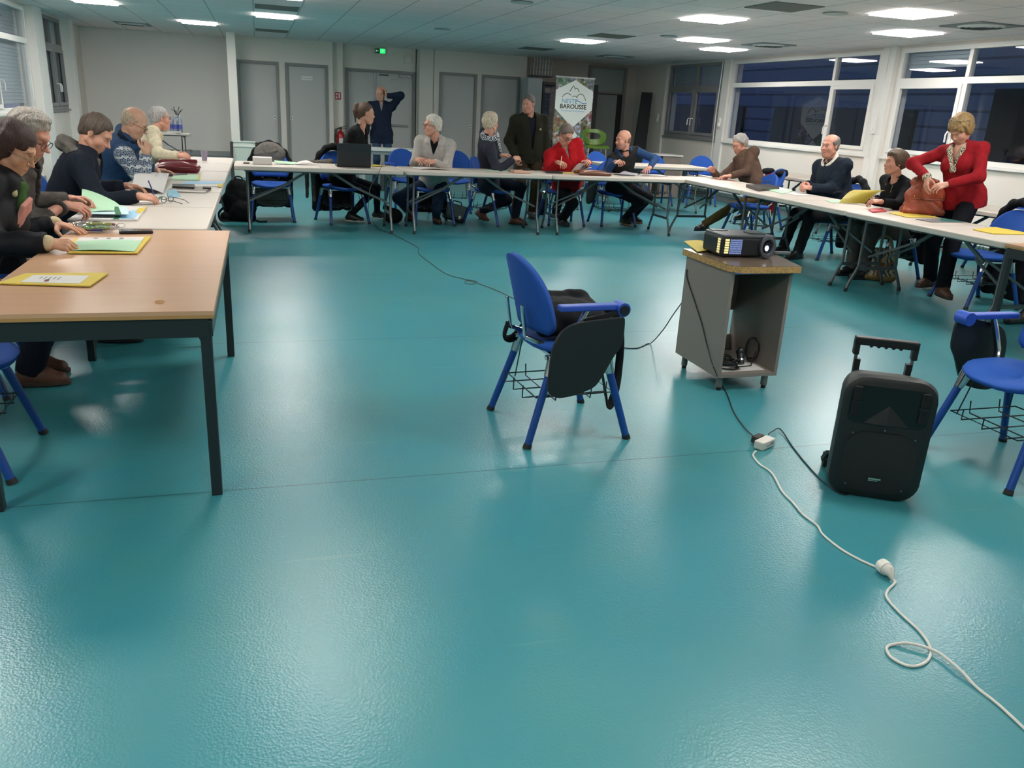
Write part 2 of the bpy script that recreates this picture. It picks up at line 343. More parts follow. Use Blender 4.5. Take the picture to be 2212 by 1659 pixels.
def window(x, y0, y1, z0, z1, side, fm, split, zt, sashes=(), shut=()):
    """side +1: wall on the right (room at smaller X). split: y of the mullions; zt: transom height"""
    wn_[0] += 1; s = side; xo = x+s*.06; xi = x-s*.02
    def bx(b, ya, yb, za, zb, t0=-.02, t1=.06): b.b2((x+s*t0, ya, za), (x+s*t1, yb, zb))
    w = .06; b = MB()
    bx(b, y0, y0+w, z0, z1); bx(b, y1-w, y1, z0, z1); bx(b, y0+w, y1-w, z1-w, z1); bx(b, y0+w, y1-w, z0, z0+w); bx(b, y0+w, y1-w, zt-.04, zt+.04)
    for y in split: bx(b, y-.035, y+.035, z0+w, zt-.04); bx(b, y-.03, y+.03, zt+.04, z1-w)
    win = st(b.build('window_%d' % wn_[0], fm, bevel=.004))
    ys = [y0+w]+[q for y in sorted(split) for q in (y-.03, y+.03)]+[y1-w]
    for i in range(0, len(ys), 2):
        for j, (za, zb) in enumerate(((z0+w, zt-.04), (zt+.04, z1-w))):
            g = MB(); g.b2((x+s*.02, ys[i], za), (x+s*.026, ys[i+1], zb)); g.build('pane', M_glass, win)
            if j == 0 and i//2 in sashes:
                f = MB(); ya, yb = ys[i], ys[i+1]; k = .055
                bx(f, ya, ya+k, za, zb, -.04, .01); bx(f, yb-k, yb, za, zb, -.04, .01); bx(f, ya+k, yb-k, zb-k, zb, -.04, .01); bx(f, ya+k, yb-k, za, za+k, -.04, .01)
                f = f.build('sash', fm, win, bevel=.004)
                hy = (yb-k/2) if i == 0 else (ya+k/2)
                h = MB(); xx = x-s*.05; h.tube([(xx+s*.01, hy, 1.5), (xx-s*.03, hy, 1.5), (xx-s*.04, hy+.01, 1.47), (xx-s*.04, hy+.01, 1.37)], .011, 8)
                h.build('window_handle', M_white, f, 1)
            if i//2 in shut and (j == 1 or side < 0):
                zc = zb - (zb-za)*shut[i//2] if isinstance(shut, dict) else za
                q = MB()
                n = int((zb-zc)/.05)
                for k in range(n): q.b2((x+s*.09, ys[i], zb-(k+1)*.05+.004), (x+s*.105, ys[i+1], zb-k*.05))
                q.build('roller_shutter', M_shut, win)
    sl = MB(); sl.b2((x-s*.05, y0-.03, z0-.03), (x-s*.0, y1+.03, z0)); sl.build('window_sill', fm, win)
    return win
window(XR, 14.85, 17.05, WZ0, WZ1, 1, M_grey, [15.85], 2.1, (0, 1), {0: 1, 1: 1})
window(XR, 10.47, 14.5, WZ0, WZ1, 1, M_white, [11.5], 2.13, (0,), {})
window(XR, 6.1, 10.1, WZ0, WZ1, 1, M_white, [8.87], 2.13, (1,), {1: .75})
window(XR, 1.7, 5.7, WZ0, WZ1, 1, M_white, [4.7], 2.13, (), {})
window(XL, 15.55, 17.2, WZ0-.04, WZ1, -1, M_grey, [16.4], 2.1, (0, 1), {0: 1, 1: 1})
window(XL, 12.0, 14.8, WZ0-.04, WZ1, -1, M_white, [13.0], 2.08, (0,), {1: 1})
window(XL, 7.9, 11.6, WZ0-.04, WZ1, -1, M_white, [10.4], 2.08, (), {1: 1})
# night outside: a neighbouring building's blue-grey slatted front, a parapet
def m_slats():
    m = mat('facade', '#55678f', .7); nt, N, L, b = nodes(m); tc = N.new('ShaderNodeTexCoord'); sx = N.new('ShaderNodeSeparateXYZ'); L.new(tc.outputs['Object'], sx.inputs[0])
    w = mathn(nt, 'LESS_THAN', mathn(nt, 'FRACT', mathn(nt, 'MULTIPLY', sx.outputs[2], 3.2)), .16)
    L.new(mixc(nt, w, lin('#6c7c9c'), lin('#4a5670')), b.inputs[0]); return m
o = MB(); o.b2((13, 0, -.2), (13.3, 30, 9)); fac = tag(o.build('neighbouring_building', m_slats()), 'dark blue slatted building front across the yard behind the right-hand windows', 'building')
for (ya, yb, za, zb) in ((14.5, 19.5, 1.0, 1.9), (10.2, 12.6, .6, 2.3), (21, 25, .9, 1.9)):
    q = MB(); q.b2((12.9, ya, za), (13.0, yb, zb)); q.build('facade_window', mat('dark_pane', '#1a1d26', .2), fac)
o = MB(); o.b2((-9, -4, -.2), (-8.8, 30, 6)); tag(o.build('courtyard_wall', mat('court', '#3e4248', .7)), 'dim grey wall standing outside the left-hand windows', 'wall')
plane('ground_outside', (XR+.2, -6, -.25), (14, 32, -.15), mat('yard', '#3a4048', .8))
plane('ground_outside_left', (-10, -6, -.25), (XL-.2, 32, -.15), mat('yard', '#3a4048', .8))
# roller-shutter straps and winders
for (x, y, z0, z1, s) in ((XR, 17.1, .75, 2.55, 1), (XR, 14.82, .62, 2.55, 1), (XL, 15.42, .95, 2.5, -1)):
    q = MB(); q.tube([(x-s*.06, y, z1), (x-s*.075, y, (z0+z1)/2), (x-s*.06, y, z0)], .009, 6)
    side = 'right' if s > 0 else 'left'
    tag(q.build('crank_rod', M_white), {17.1: 'white shutter crank rod hanging near the far right corner', 14.82: 'white shutter crank rod hanging between grey and white right windows', 15.42: 'white shutter crank rod hanging between the two left windows'}[y], 'crank rod')
for (y, z, t) in ((17.35, 1.5, 'rounded white wall clip beside the grey right window'), (14.68, 1.48, 'white crank holder clip on the post between grey and white windows')):
    q = MB(); q.sph((XR-.055, y, z), (.025, .035, .07)); q.sph((XR-.065, y, z-.07), (.03, .04, .05)); tag(q.build('wall_clip', M_white, None, 2), t, 'clip')
q = MB(); q.b2((XR-.12, 10.25, 1.42), (XR-.09, 10.34, 1.62)); q.b2((XR-.135, 10.27, 1.46), (XR-.12, 10.32, 1.5)); q.tube([(XR-.1, 10.3, 1.42), (XR-.1, 10.3, 1.1)], .008, 6)
tag(q.build('light_switch', M_white, bevel=.004), 'white thermostat box with cable on the post between the big right windows', 'switch')
# pillar
st(MB().b2((-.52, 17.6, 0), (-.36, 17.76, CEIL)).build('trim_10', mat('pillar_paint', '#efeae2', .5)))
# ---------------------------------------------------------------- ceiling panels (the room's light)
M_led = bpy.data.materials.new('led_panel'); M_led.use_nodes = True
_n = M_led.node_tree.nodes; _n.remove(_n['Principled BSDF']); _e = _n.new('ShaderNodeEmission'); _e.inputs[0].default_value = (1, .955, .9, 1); _e.inputs[1].default_value = LIGHT
M_led.node_tree.links.new(_e.outputs[0], _n['Material Output'].inputs[0])
M_addglow = M_led.copy(); M_addglow.name = 'added_glow'; [n for n in M_addglow.node_tree.nodes if n.type == 'EMISSION'][0].inputs[1].default_value = LIGHT*.45      # glowing band added round each flush panel to brighten the ceiling
LP = [(-2.1, 13.4, 'leftmost lit ceiling panel, cut by the top edge of the photo'), (-.9, 15.8, 'lit ceiling panel nearest the white pillar'), (.3, 13.4, 'lit ceiling panel right of the pillar, above the cupboard doors'),
      (5.1, 13.4, 'lit ceiling panel above the roll-up banner'), (5.1, 9.2, 'large lit ceiling panel left of the dark ceiling tile'), (6.3, 7.4, 'largest and nearest lit ceiling panel at upper right'),
      (7.5, 8.8, 'lit ceiling panel second nearest, above the second big right window'), (6.3, 11.6, 'upper of the two lit ceiling panels before the white window'), (7.35, 12.8, 'lower and farthest lit ceiling panel before the white window'),
      (-2.1, 9.2, 'lit ceiling panel over the left wall behind the patterned sweater, out of frame'), (.3, 10.7, 'lit ceiling panel over the laptop table, out of frame'), (.3, 5.3, 'lit ceiling panel over the open floor beside the wooden desk, out of frame'), (-2.1, 5.3, 'lit ceiling panel behind the man in grey blazer, out of frame'), (5.7, 5.0, 'lit ceiling panel over the table with the leather bag, out of frame'), (2.7, 7.4, 'lit ceiling panel over the middle of the room, out of frame'), (.3, .8, 'lit ceiling panel just left above the viewer, out of frame'), (5.1, .8, 'lit ceiling panel right of the viewer, out of frame'), (2.7, -2.5, 'lit ceiling panel farthest behind the viewer, out of frame'), (7.5, 3.2, 'lit ceiling panel by the nearest right-hand window, out of frame'), (-2.1, 1.4, 'lit ceiling panel by the left wall near the viewer, out of frame'), (2.7, 2.9, 'lit ceiling panel over the lone chair and loudspeaker, out of frame')]
for x, y, lb in LP:
    e = MB().b2((x-.275, y-.275, CEIL-.018), (x+.275, y+.275, CEIL-.014)).build('ceiling_light', M_led)
    q = MB()
    for a in (0, 1):
        for s in (-1, 1): q.box((x+s*.272, y, CEIL-.0075) if a else (x, y+s*.272, CEIL-.0075), (.006, .55, .013) if a else (.538, .006, .013))
    q.build('added_glow_edge', M_addglow, e)
    e['label'] = lb; e['category'] = 'ceiling light'; e['group'] = 'ceiling light panels'
    f = MB(); k = .269
    for a in (0, 1):
        for s in (-1, 1):
            c = (x+s*k, y, CEIL-.019) if a else (x, y+s*k, CEIL-.019); f.box(c, (.012, .55, .002) if a else (.526, .012, .002))
    f.build('panel_frame', M_white, e)
def dark_tile(x, y, t, name='ceiling_vent'):
    e = MB(); e.b2((x-.28, y-.28, CEIL-.008), (x+.28, y+.28, CEIL)); tag(e.build(name, mat('vent_dark', '#6a6a62', .6)), t, 'vent')
dark_tile(5.1, 7.8, 'dark square ceiling tile left of the nearest light'); dark_tile(5.1, 12.2, 'dark square ceiling tile right of the light above the banner'); dark_tile(.3, 12.2, 'dark ceiling tile in front of the light by the pillar')
dark_tile(.3, 16.4, 'dark ceiling tile close to the cupboards'); dark_tile(5.1, 15.8, 'small far dark ceiling tile above the rightmost cupboard doors')
for x, y, t in ((7.5, 7.7, 'square air diffuser with round centre, right of the nearest light'), (7.35, 11.5, 'square air diffuser with round centre near the lower light'), (6.9, 16.2, 'air diffuser with white slats near the far right corner'), (-2.1, 17.3, 'air diffuser with white slats near the far left wall')):
    e = MB(); e.b2((x-.29, y-.29, CEIL-.012), (x+.29, y+.29, CEIL)); e = tag(e.build('air_diffuser', mat('diff', '#7f8886', .5)), t, 'air diffuser')
    r = MB()
    for k in (.2, .14, .08): r.lathe([(k, 0), (k+.03, .014), (k+.035, .014), (k+.008, 0)], 24, Matrix.Translation((x, y, CEIL-.026)), cap=False)
    r.build('diffuser_ring', M_white, e)
for x, y, t in ((5.76, 7.86, 'round ceiling speaker between the dark tile and the nearest light'), (5.7, 11.5, 'round ceiling speaker left of the far light pair'), (2.76, 13.3, 'round ceiling speaker above the exit door'), (2.81, 9.3, 'round ceiling speaker at top centre of the photo')):
    e = MB(); e.lathe([(.09, 0), (.12, -.004), (.13, -.012), (.0001, -.014)], 24, Matrix.Translation((x, y, CEIL)), False); tag(e.build('ceiling_speaker', mat('spk_white', '#b9bdb8', .6), None, 1), t, 'speaker')
# exit sign, fire sign, extinguisher, thermostat
ye = YB+.3
e = MB(); e.b2((2.4, ye-.05, 2.45), (2.66, ye, 2.57)); e = tag(e.build('exit_sign', mat('sign_shell', '#b9beb8', .5), bevel=.006), 'green lit emergency exit sign above the grey double door', 'exit sign')
MB().b2((2.425, ye-.054, 2.465), (2.525, ye-.05, 2.555)).build('sign_pictogram', mat('sign_green', '#0c3d25', .4), e)
MB().b2((2.525, ye-.054, 2.465), (2.635, ye-.05, 2.555)).build('sign_lit_panel', mat('sign_lit', '#1bd066', .4, emit=1.6), e)
g = MB(); yy = ye-.056; g.sph((2.585, yy, 2.54), (.009, .002, .009)); g.bar((2.583, yy, 2.53), (2.575, yy, 2.505), .004, .012, (1, 0, 0)); g.bar((2.575, yy, 2.505), (2.595, yy, 2.485), .004, .006, (1, 0, 0)); g.bar((2.575, yy, 2.505), (2.555, yy, 2.48), .004, .006, (1, 0, 0)); g.bar((2.56, yy, 2.525), (2.6, yy, 2.515), .004, .005, (1, 0, 0))
g.bar((2.44, yy, 2.51), (2.5, yy, 2.51), .004, .008, (1, 0, 0)); g.bar((2.44, yy, 2.51), (2.46, yy, 2.53), .004, .007, (1, 0, 0)); g.bar((2.44, yy, 2.51), (2.46, yy, 2.49), .004, .007, (1, 0, 0))
g.build('running_figure', mat('sign_white', '#c8f5d8', .4, emit=.5), e)
e = MB(); e.b2((3.06, ye-.04, 2.3), (3.2, ye, 2.45)); e.b2((3.08, ye-.05, 2.42), (3.1, ye-.04, 2.44)); tag(e.build('alarm_box', M_wall, bevel=.005), 'small pale alarm box on the wall right of the exit sign', 'alarm box')
yc = YB+.12
e = MB(); e.b2((1.57, yc-.01, 1.49), (1.69, yc, 1.64)); e = tag(e.build('fire_sign', mat('fire_red', '#b3202a', .4)), 'small red fire extinguisher sign on the column', 'sign')
g = MB()
for (x0, z0, w, h) in ((1.585, 1.51, .03, .05), (1.585, 1.575, .03, .045), (1.64, 1.52, .025, .09), (1.645, 1.615, .03, .01), (1.62, 1.6, .01, .02)): g.b2((x0, yc-.013, z0), (x0+w, yc-.01, z0+h))
g.b2((1.625, yc-.012, 1.46), (1.64, yc-.006, 1.49)); g.build('sign_symbol', M_white, e)
e = MB(Matrix.Translation((1.66, yc-.12, 0))); e.lathe([(.02, .42), (.075, .43), (.08, .46), (.08, .78), (.06, .84), (.025, .87), (.02, .9)], 16)
e = tag(e.build('fire_extinguisher', mat('ext_red', '#a8161f', .25), None, 1), 'red fire extinguisher hanging on the column behind the laptop', 'extinguisher')
g = MB(Matrix.Translation((1.66, yc-.12, 0))); g.b2((-.03, -.02, .9), (.03, .02, .94)); g.bar((-.02, 0, .94), (.13, 0, .97), .02, .01); g.bar((0, 0, .93), (.12, 0, .92), .02, .01); g.tube([(-.03, 0, .92), (-.1, -.02, .9), (-.11, -.02, .7), (-.09, -.02, .5)], .012, 8)
g.build('valve_and_hose', M_black, e)
MB(Matrix.Translation((1.66, yc-.12, 0))).b2((-.04, -.083, .55), (.04, -.075, .72)).build('label_plate', M_white, e)
MB().b2((1.62, yc-.05, .6), (1.70, yc-.002, .66)).build('bracket', M_black, e)
# ---------------------------------------------------------------- furniture prototypes
M_blue = mat('blue_fabric', '#154ea4', .8, bump=.25, bscale=700)
M_bluep = mat('blue_plastic', '#2d4fb0', .45)
M_blued = mat('blue_paint', '#12418c', .35)
M_ttop = mat('white_laminate', '#c6bcb2', .42, bump=.08, bscale=260)
M_tleg = mat('table_leg_grey', '#5f6668', .32, .75)
M_cap = mat('rubber_cap', '#111315', .6)
def superell(a, b, n, k=28):
    out = []
    for i in range(k):
        t = 2*PI*i/k; c, s = math.cos(t), math.sin(t)
        out.append((math.copysign(abs(c)**(2/n), c)*a, math.copysign(abs(s)**(2/n), s)*b))
    return out
def chaikin(P):
    out = []
    for (a, b), (c, d) in zip(P, P[1:]+P[:1]): out += [(a*.8+c*.2, b*.8+d*.2), (a*.2+c*.8, b*.2+d*.8)]
    return out
def make_chair(label, group, arm=True, tablet=True, arm2=False, basket=True):
    R0 = empty('armchair' if arm else 'side_chair', label=label, cat='chair', group=group)
    # seat pad
    b = MB(); rings = []; P = superell(1, 1, 2.7)
    for sc_, z in ((.0, .425), (.8, .425), (.95, .435), (1, .452), (.97, .468), (.85, .476), (.5, .470), (0, .466)):
        rings.append([(x*.235*sc_+.035, y*.235*sc_*(1-.08*x), z - (.018*max(0, x)**3 if True else 0) - .012*(1-y*y)*(1 if z > .46 else 0)) for x, y in P])
    vs = [p for r in rings for p in r]; n = len(P)
    fs = [(i*n+j, i*n+(j+1) % n, (i+1)*n+(j+1) % n, (i+1)*n+j) for i in range(len(rings)-1) for j in range(n)]
    b.add(vs, fs); b.build('seat', M_blue, R0, 2)
    # backrest : arched shell
    def back(u, v):
        v = math.sin(v*PI/2*.985); z = .525+.338*v; w = .215*(1-max(0, (v-.25)/.75)**2.6)**.5 if v > .25 else .215*(.86+.14*min(1, v/.12)**.5)
        y = (u*2-1)*w
        return (-.175-.085*v+.055*(y/.215)**2, y, z+.0)
    b = MB(); b.grid(back, 14, 20, .03); o = b.build('backrest', M_blue, R0, 2, bevel=0)
    # chrome brackets behind the back, sockets
    for s in (-1, 1):
        b = MB(); b.bar((-.26, s*.1, .64), (-.235, s*.1, .49), .028, .012, (1, 0, 0)); b.bar((-.235, s*.1, .49), (-.12, s*.13, .445), .03, .02)
        b.build('back_bracket', M_chrome, R0, bevel=.004)
    feet = [(-.26, .26), (-.26, -.26), (.26, .26), (.26, -.26)]
    b = MB()
    for s in (-1, 1):
        b.bar((-.17, s*.2, .415), (.16, s*.2, .415), .03, .018)
    b.bar((-.12, -.2, .415), (-.12, .2, .415), .03, .016); b.bar((.12, -.2, .415), (.12, .2, .415), .03, .016)
    b.build('seat_frame', M_chrome, R0, bevel=.003)
    for x, y in feet:
        top = Vector((x*.5, y*.80, .42)); ft = Vector((x, y, 0)); d = (ft-top)
        b = MB(); b.tube([top+d*.2, top+d*.955], [.0185, .0175], 12); L_ = b.build('leg', M_blued, R0, 1)
        b = MB(); b.tube([top, top+d*.215], [.03, .0215], 12); b.build('leg_socket', M_chrome, L_, 1)
        b = MB(); b.tube([top+d*.95, ft+Vector((0, 0, 0))], [.019, .021], 12); b.build('foot_cap', M_cap, L_, 1)
    if basket:
        b = MB(); w = .0035
        def wr(p): b.tube(p, w, 5)
        wr([(-.2, -.19, .22), (.2, -.19, .22), (.2, .19, .22), (-.2, .19, .22), (-.2, -.19, .22)])
        for y in (-.12, 0, .12): wr([(-.24, y, .26), (-.24, y, .2), (-.2, y, .2), (.2, y, .2), (.2, y, .25)])
        for x in (-.1, .08): wr([(x, -.2, .26), (x, -.19, .2), (x, .19, .2), (x, .2, .26)])
        for s in (-1, 1): wr([(-.14, s*.17, .4), (-.16, s*.19, .2)]); wr([(.12, s*.17, .4), (.16, s*.19, .2)])
        b.build('wire_basket', M_blk, R0, 1)
    def arm_part(s, tab):
        b = MB(Matrix.Translation((-.065, 0, 0))); b.tube([(0.02, s*.2, .42), (0.0, s*.245, .44), (-.02, s*.27, .5), (.02, s*.275, .6), (.05, s*.275, .655)], .014, 10, flat=1.5)
        a = b.build('armrest', M_chrome, R0, 1)
        b = MB(); b.prism([(-.09, -.022), (-.075, -.027), (.2, -.027), (.215, -.015), (.215, .015), (.2, .027), (-.075, .027), (-.09, .022)], .652, .678, Matrix.Translation((-.065, s*.275, 0)))
        b.build('arm_pad', M_bluep, a, bevel=.006)
        if tab:
            b = MB(Matrix.Translation((-.065, 0, 0))); b.cyl((.215, s*.245, .655), (.215, s*.315, .655), .032, n=20); b.build('hinge_cap', M_bluep, a, 1)
            b = MB(Matrix.Translation((-.065, 0, 0))); b.cyl((.215, s*.315, .655), (.215, s*.325, .655), .022); b.bar((.21, s*.305, .645), (.02, s*.305, .61), .022, .012, (0, 1, 0)); b.build('hinge_bracket', M_black, a)
            b = MB(Matrix.Translation((-.065, 0, 0))); T = frame((0, s*.328, 0), (1, 0, 0), (0, -1, 0))   # local y -> z
            P = [(-.10, .57), (-.06, .6), (0, .615), (.2, .63), (.215, .62), (.215, .50), (.17, .44), (.13, .36), (.09, .30), (-.02, .268), (-.09, .262), (-.135, .285), (-.145, .33), (-.135, .5)]; P = chaikin(chaikin(P))
            b.prism(P, -.008, .008, T); b.build('writing_tablet', mat('tablet_black', '#12181a', .55), a, bevel=.004)
    if arm: arm_part(-1, tablet)
    if arm2: arm_part(1, False)
    return R0
proto_arm = make_chair('', 'blue chairs of the meeting room', True, True, False)
proto_plain = make_chair('', 'blue chairs of the meeting room', False, False, False)
_used = {}
def chair(x, y, deg, label, arm=False):
    p = proto_arm if arm else proto_plain
    if p.name not in _used: _used[p.name] = 1; o = p
    else: o = copy_tree(p)
    o.location = (x, y, 0); o.rotation_euler = (0, 0, math.radians(deg)); o['label'] = label; return o
chair(1.365, 3.56, 4, 'blue armchair with black writing tablet standing alone mid-floor with a bag on its seat', True)
chair(3.33, 2.70, 180, 'blue armchair at the right edge behind the loudspeaker, tablet hanging', True)
chair(-1.24, 3.55, 0, 'blue chair cut by the left edge beside the wooden table')
chair(-1.47, 7.35, 3, 'blue chair behind the man in navy coat, before the patterned sweater', False)
chair(-1.44, 6.5, 0, 'blue chair under the man in navy coat with grey hood')
chair(-1.42, 8.22, 0, 'blue chair under the man in the patterned blue sweater')
chair(-1.44, 10.35, 0, 'blue chair under the man in the cream jacket')
chair(-1.5, 5.25, 0, 'blue chair under the man in grey blazer at the left edge')
chair(-1.5, 4.55, 0, 'blue chair under the dark-haired woman in black coat')
chair(.12, 10.85, -90, 'blue chair covered with a grey-lined coat, left end of the back row', False)
chair(.98, 10.75, -72, 'blue chair under the woman with ponytail behind the laptop')
chair(2.02, 12.0, -80, 'blue chair with empty seat left of the man in light fleece', True)
chair(2.14, 10.75, -90, 'blue chair under the man in light grey fleece')
chair(2.74, 12.05, -105, 'blue chair behind the right shoulder of the man in light fleece')
chair(2.95, 10.8, -40, 'blue chair under the man in blazer and checked scarf')
chair(4.0, 10.85, -90, 'blue chair under the man in red sweater')
chair(4.78, 10.85, -90, 'blue chair under the bald man in black vest', True)
chair(5.75, 13.6, -75, 'blue chair behind the far white table, left of the bald man')
chair(6.75, 13.55, -95, 'blue chair behind the elbow of the bald man')
chair(7.7, 13.6, 250, 'round-backed blue chair against the wall left of the man in brown', True)
chair(6.15, 9.5, 180, 'blue chair under the man in brown sweater')
chair(7.12, 10.75, 175, 'blue chair with red and black jacket on its back', False)
chair(6.45, 8.25, 175, 'blue chair under the man in navy sweater')
chair(6.4, 7.2, 175, 'blue chair under the woman in black top with patterned bag below', False)
chair(6.28, 5.85, 172, 'blue chair with black fur-trimmed coat behind the right-hand tables')
chair(8.1, 7.3, 180, 'farthest right blue chair behind the table with the clamp', False)
# folding tables
def make_table(L=1.83, Wd=.76):
    R0 = empty('folding_table', label='', cat='table', group='white folding tables')
    b = MB(); r = .05; P = []
    for sx, sy, a0 in ((1, 1, 0), (-1, 1, 90), (-1, -1, 180), (1, -1, 270)):
        for k in range(5):
            a = math.radians(a0+k*22.5); P.append((sx*(L/2-r)+r*math.cos(a), sy*(Wd/2-r)+r*math.sin(a)))
    b.prism(P, .694, .742); b.build('tabletop', M_ttop, R0, bevel=.01, seg=3)
    b = MB(); b.b2((-.004, -Wd/2+.01, .7422), (.004, Wd/2-.01, .7428)); b.build('fold_seam', mat('seam_grey', '#a9a49c', .6), R0)
    b = MB(); b.b2((-.06, -Wd/2+.02, .68), (.06, -Wd/2+.06, .70)); b.b2((-.06, Wd/2-.06, .68), (.06, Wd/2-.02, .70)); b.b2((-L/2+.1, -Wd/2+.05, .68), (L/2-.1, -Wd/2+.07, .70)); b.b2((-L/2+.1, Wd/2-.07, .68), (L/2-.1, Wd/2-.05, .70)); b.build('under_frame', M_tleg, R0)
    for s in (-1, 1):
        x = s*(L/2-.13)
        for t in (-1, 1):
            b = MB(); y = t*(Wd/2-.17); b.tube([(x, y, .70), (x, y, .24), (x, t*(Wd/2-.1), .10), (x, t*(Wd/2-.07), .02)], .0145, 8)
            l = b.build('leg', M_tleg, R0, 1); MB().cyl((x, t*(Wd/2-.072), .035), (x, t*(Wd/2-.067), 0), .018, n=10).build('foot_cap', M_cap, l, 1)
        b = MB(); b.bar((x, -Wd/2+.17, .22), (x, Wd/2-.17, .22), .02, .03); b.build('cross_bar', M_tleg, R0)
        MB().bar((x, -Wd/2+.17, .66), (x, Wd/2-.17, .66), .03, .03).build('top_bar', M_tleg, R0)
        b = MB(); b.bar((x-s*.0, -.12, .33), (x-s*.42, -.05, .52), .02, .012, (0, 1, 0)); b.bar((x-s*.0, .12, .33), (x-s*.42, .05, .52), .02, .012, (0, 1, 0)); b.bar((x-s*.38, 0, .50), (s*.1, 0, .69), .028, .02, (0, 1, 0))
        b.build('brace', M_tleg, R0)
    return R0
ft = make_table(); _t = [0]
def table(x, y, deg, label, sx=1):
    o = ft if not _t[0] else copy_tree(ft); _t[0] = 1
    o.location = (x, y, 0); o.rotation_euler = (0, 0, math.radians(deg)); o.scale = (sx, 1, 1); o['label'] = label; return o
BY = 9.70+.38
table(.66, BY, 0, 'white folding table carrying the open laptop, left end of back row', 1.03)
table(2.53, BY, 0, 'white folding table in front of the man in light fleece', 1.0)
table(4.36, BY, 0, 'white folding table in front of the man in red sweater', 1.0)
table(-.69, 5.97, 90, 'white folding table of the left row touching the wooden table', 1.06)
table(-.69, 7.92, 90, 'middle white folding table of the left row', 1.05)
table(-.69, 9.9, 90, 'farthest white folding table of the left row, with the plastic cup', 1.08)
table(5.65, 9.34, 90, 'white folding table of the right row in front of the man in brown', 1.03)
table(5.64, 7.45, 90, 'white folding table of the right row in front of the man in navy sweater', 1.0)
table(5.62, 5.62, 90, 'white folding table under the orange-brown leather bag', 1.0)
table(6.14, 12.6, 0, 'empty white folding table behind the bald man, left one', 1.0)
table(8.0, 10.9, 90, 'empty white folding table against the right wall behind the row', 1.0)
table(7.52, 6.9, 90, 'white folding table behind the woman in red cardigan', 1.0)
table(-1.98, 17.4, 12, 'small grey folding table with water bottles by the left back wall', .75)
# exit table (plain four leg desk)
e = empty('desk', (0, 0, 0), 0, 'pale desk with papers in front of the grey exit doors', 'table')
MB().b2((1.6, 14.35, .70), (3.15, 14.95, .735)).build('tabletop', mat('desk_pale', '#c9cfca', .45), e, bevel=.004)
MB().b2((1.65, 14.4, .64), (3.1, 14.43, .70)).build('apron', mat('desk_leg', '#a3aaa8', .4), e)
for x in (1.66, 3.05):
    for y in (14.42, 14.88): MB().b2((x, y-.02, 0), (x+.05, y+.03, .70)).build('leg', mat('desk_leg', '#a3aaa8', .4), e)
# wooden desks
M_wood = mat('beech_laminate', '#c09878', .33, var=.04, vscale=3, stretch=(1, 9, 1), bump=.03, bscale=300)
M_edge = mat('beech_edge', '#a8804f', .45)
def wood_desk(x0, x1, y0, y1, label):
    e = empty('wooden_desk', ((x0+x1)/2, (y0+y1)/2, 0), 0, label, 'table', 'wooden desks'); a, c = (x1-x0)/2, (y1-y0)/2
    b = MB(); b.b2((-a, -c, .725), (a, c, .74)); b.build('tabletop', M_wood, e)
    b = MB(); b.b2((-a, -c, .712), (a, c, .725)); b.build('edge_band', M_edge, e)
    b = MB(); i = .02
    for s in (-1, 1): b.b2((-a+i, s*(c-i)-.012, .64), (a-i, s*(c-i)+.012, .712)); b.b2((s*(a-i)-.012, -c+i, .64), (s*(a-i)+.012, c-i, .712))
    b.build('frame', M_blk, e)
    for s in (-1, 1):
        for t in (-1, 1): MB().b2((s*(a-.012)-s*0.0, t*(c-.012), 0), (s*(a-.052), t*(c-.052), .70)).build('leg', M_blk, e, bevel=.004)
    return e
wood_desk(-1.0, -.185, 3.03, 4.955, 'wooden desk with black frame in the left foreground')
wood_desk(5.215, 5.98, 2.8, 4.69, 'wooden desk with black legs at the far right edge')
# ---------------------------------------------------------------- projector cart
CX0, CX1, CY0, CY1 = 2.455, 2.845, 3.88, 4.40
M_cart = mat('cart_laminate', '#7d746d', .5, bump=.04, bscale=200)
M_chip = mat('chipboard', '#a5824f', .75, var=.45, vscale=130)
e = empty('projector_cart', ((CX0+CX1)/2, (CY0+CY1)/2, 0), 0, 'grey-brown open cabinet on four feet carrying the projector', 'cart')
e.location = (0, 0, 0)
t = .02
MB().b2((CX0, CY0, .085), (CX0+t, CY1, .70)).build('side_panel', M_cart, e); MB().b2((CX1-t, CY0, .085), (CX1, CY1, .70)).build('side_panel', M_cart, e)
MB().b2((CX0+t, CY0, .085), (CX1-t, CY1, .105)).build('bottom_panel', M_cart, e)
MB().b2((CX0+t, CY1-t, .105), (CX1-t, CY1, .2)).build('back_rail', M_cart, e)
MB().b2((CX0+t, CY1-t, .36), (CX1-t, CY1, .70)).build('back_panel', mat('cart_back', '#6b6460', .5), e)
MB().b2((CX0+t, CY0+.01, .685), (CX1-t, CY0+.03, .70)).build('top_rail', M_chrome, e)
P = [(CX0-.02+.05, CY0-.04), (CX1+.02, CY0-.04), (CX1+.14, CY1-.06), (CX1+.12, CY1+.02), (CX0-.02, CY1+.02), (CX0-.02, CY0+.02)]
b = MB(); b.prism(P, .70, .735); b.build('worktop', M_chip, e)
b = MB(); b.prism(P, .735, .737); b.build('laminate', mat('cart_top', '#6a5a4d', .22), e)
for x in (CX0+.03, CX1-.06):
    for y in (CY0+.04, CY1-.06):
        l = MB().cyl((x+.01, y, .02), (x+.01, y, .085), .019, n=14).build('foot', mat('foot_grey', '#6c6a66', .4), e, 1); MB().cyl((x+.01, y, 0), (x+.01, y, .02), .014, n=12).build('foot_cap', M_cap, l, 1)
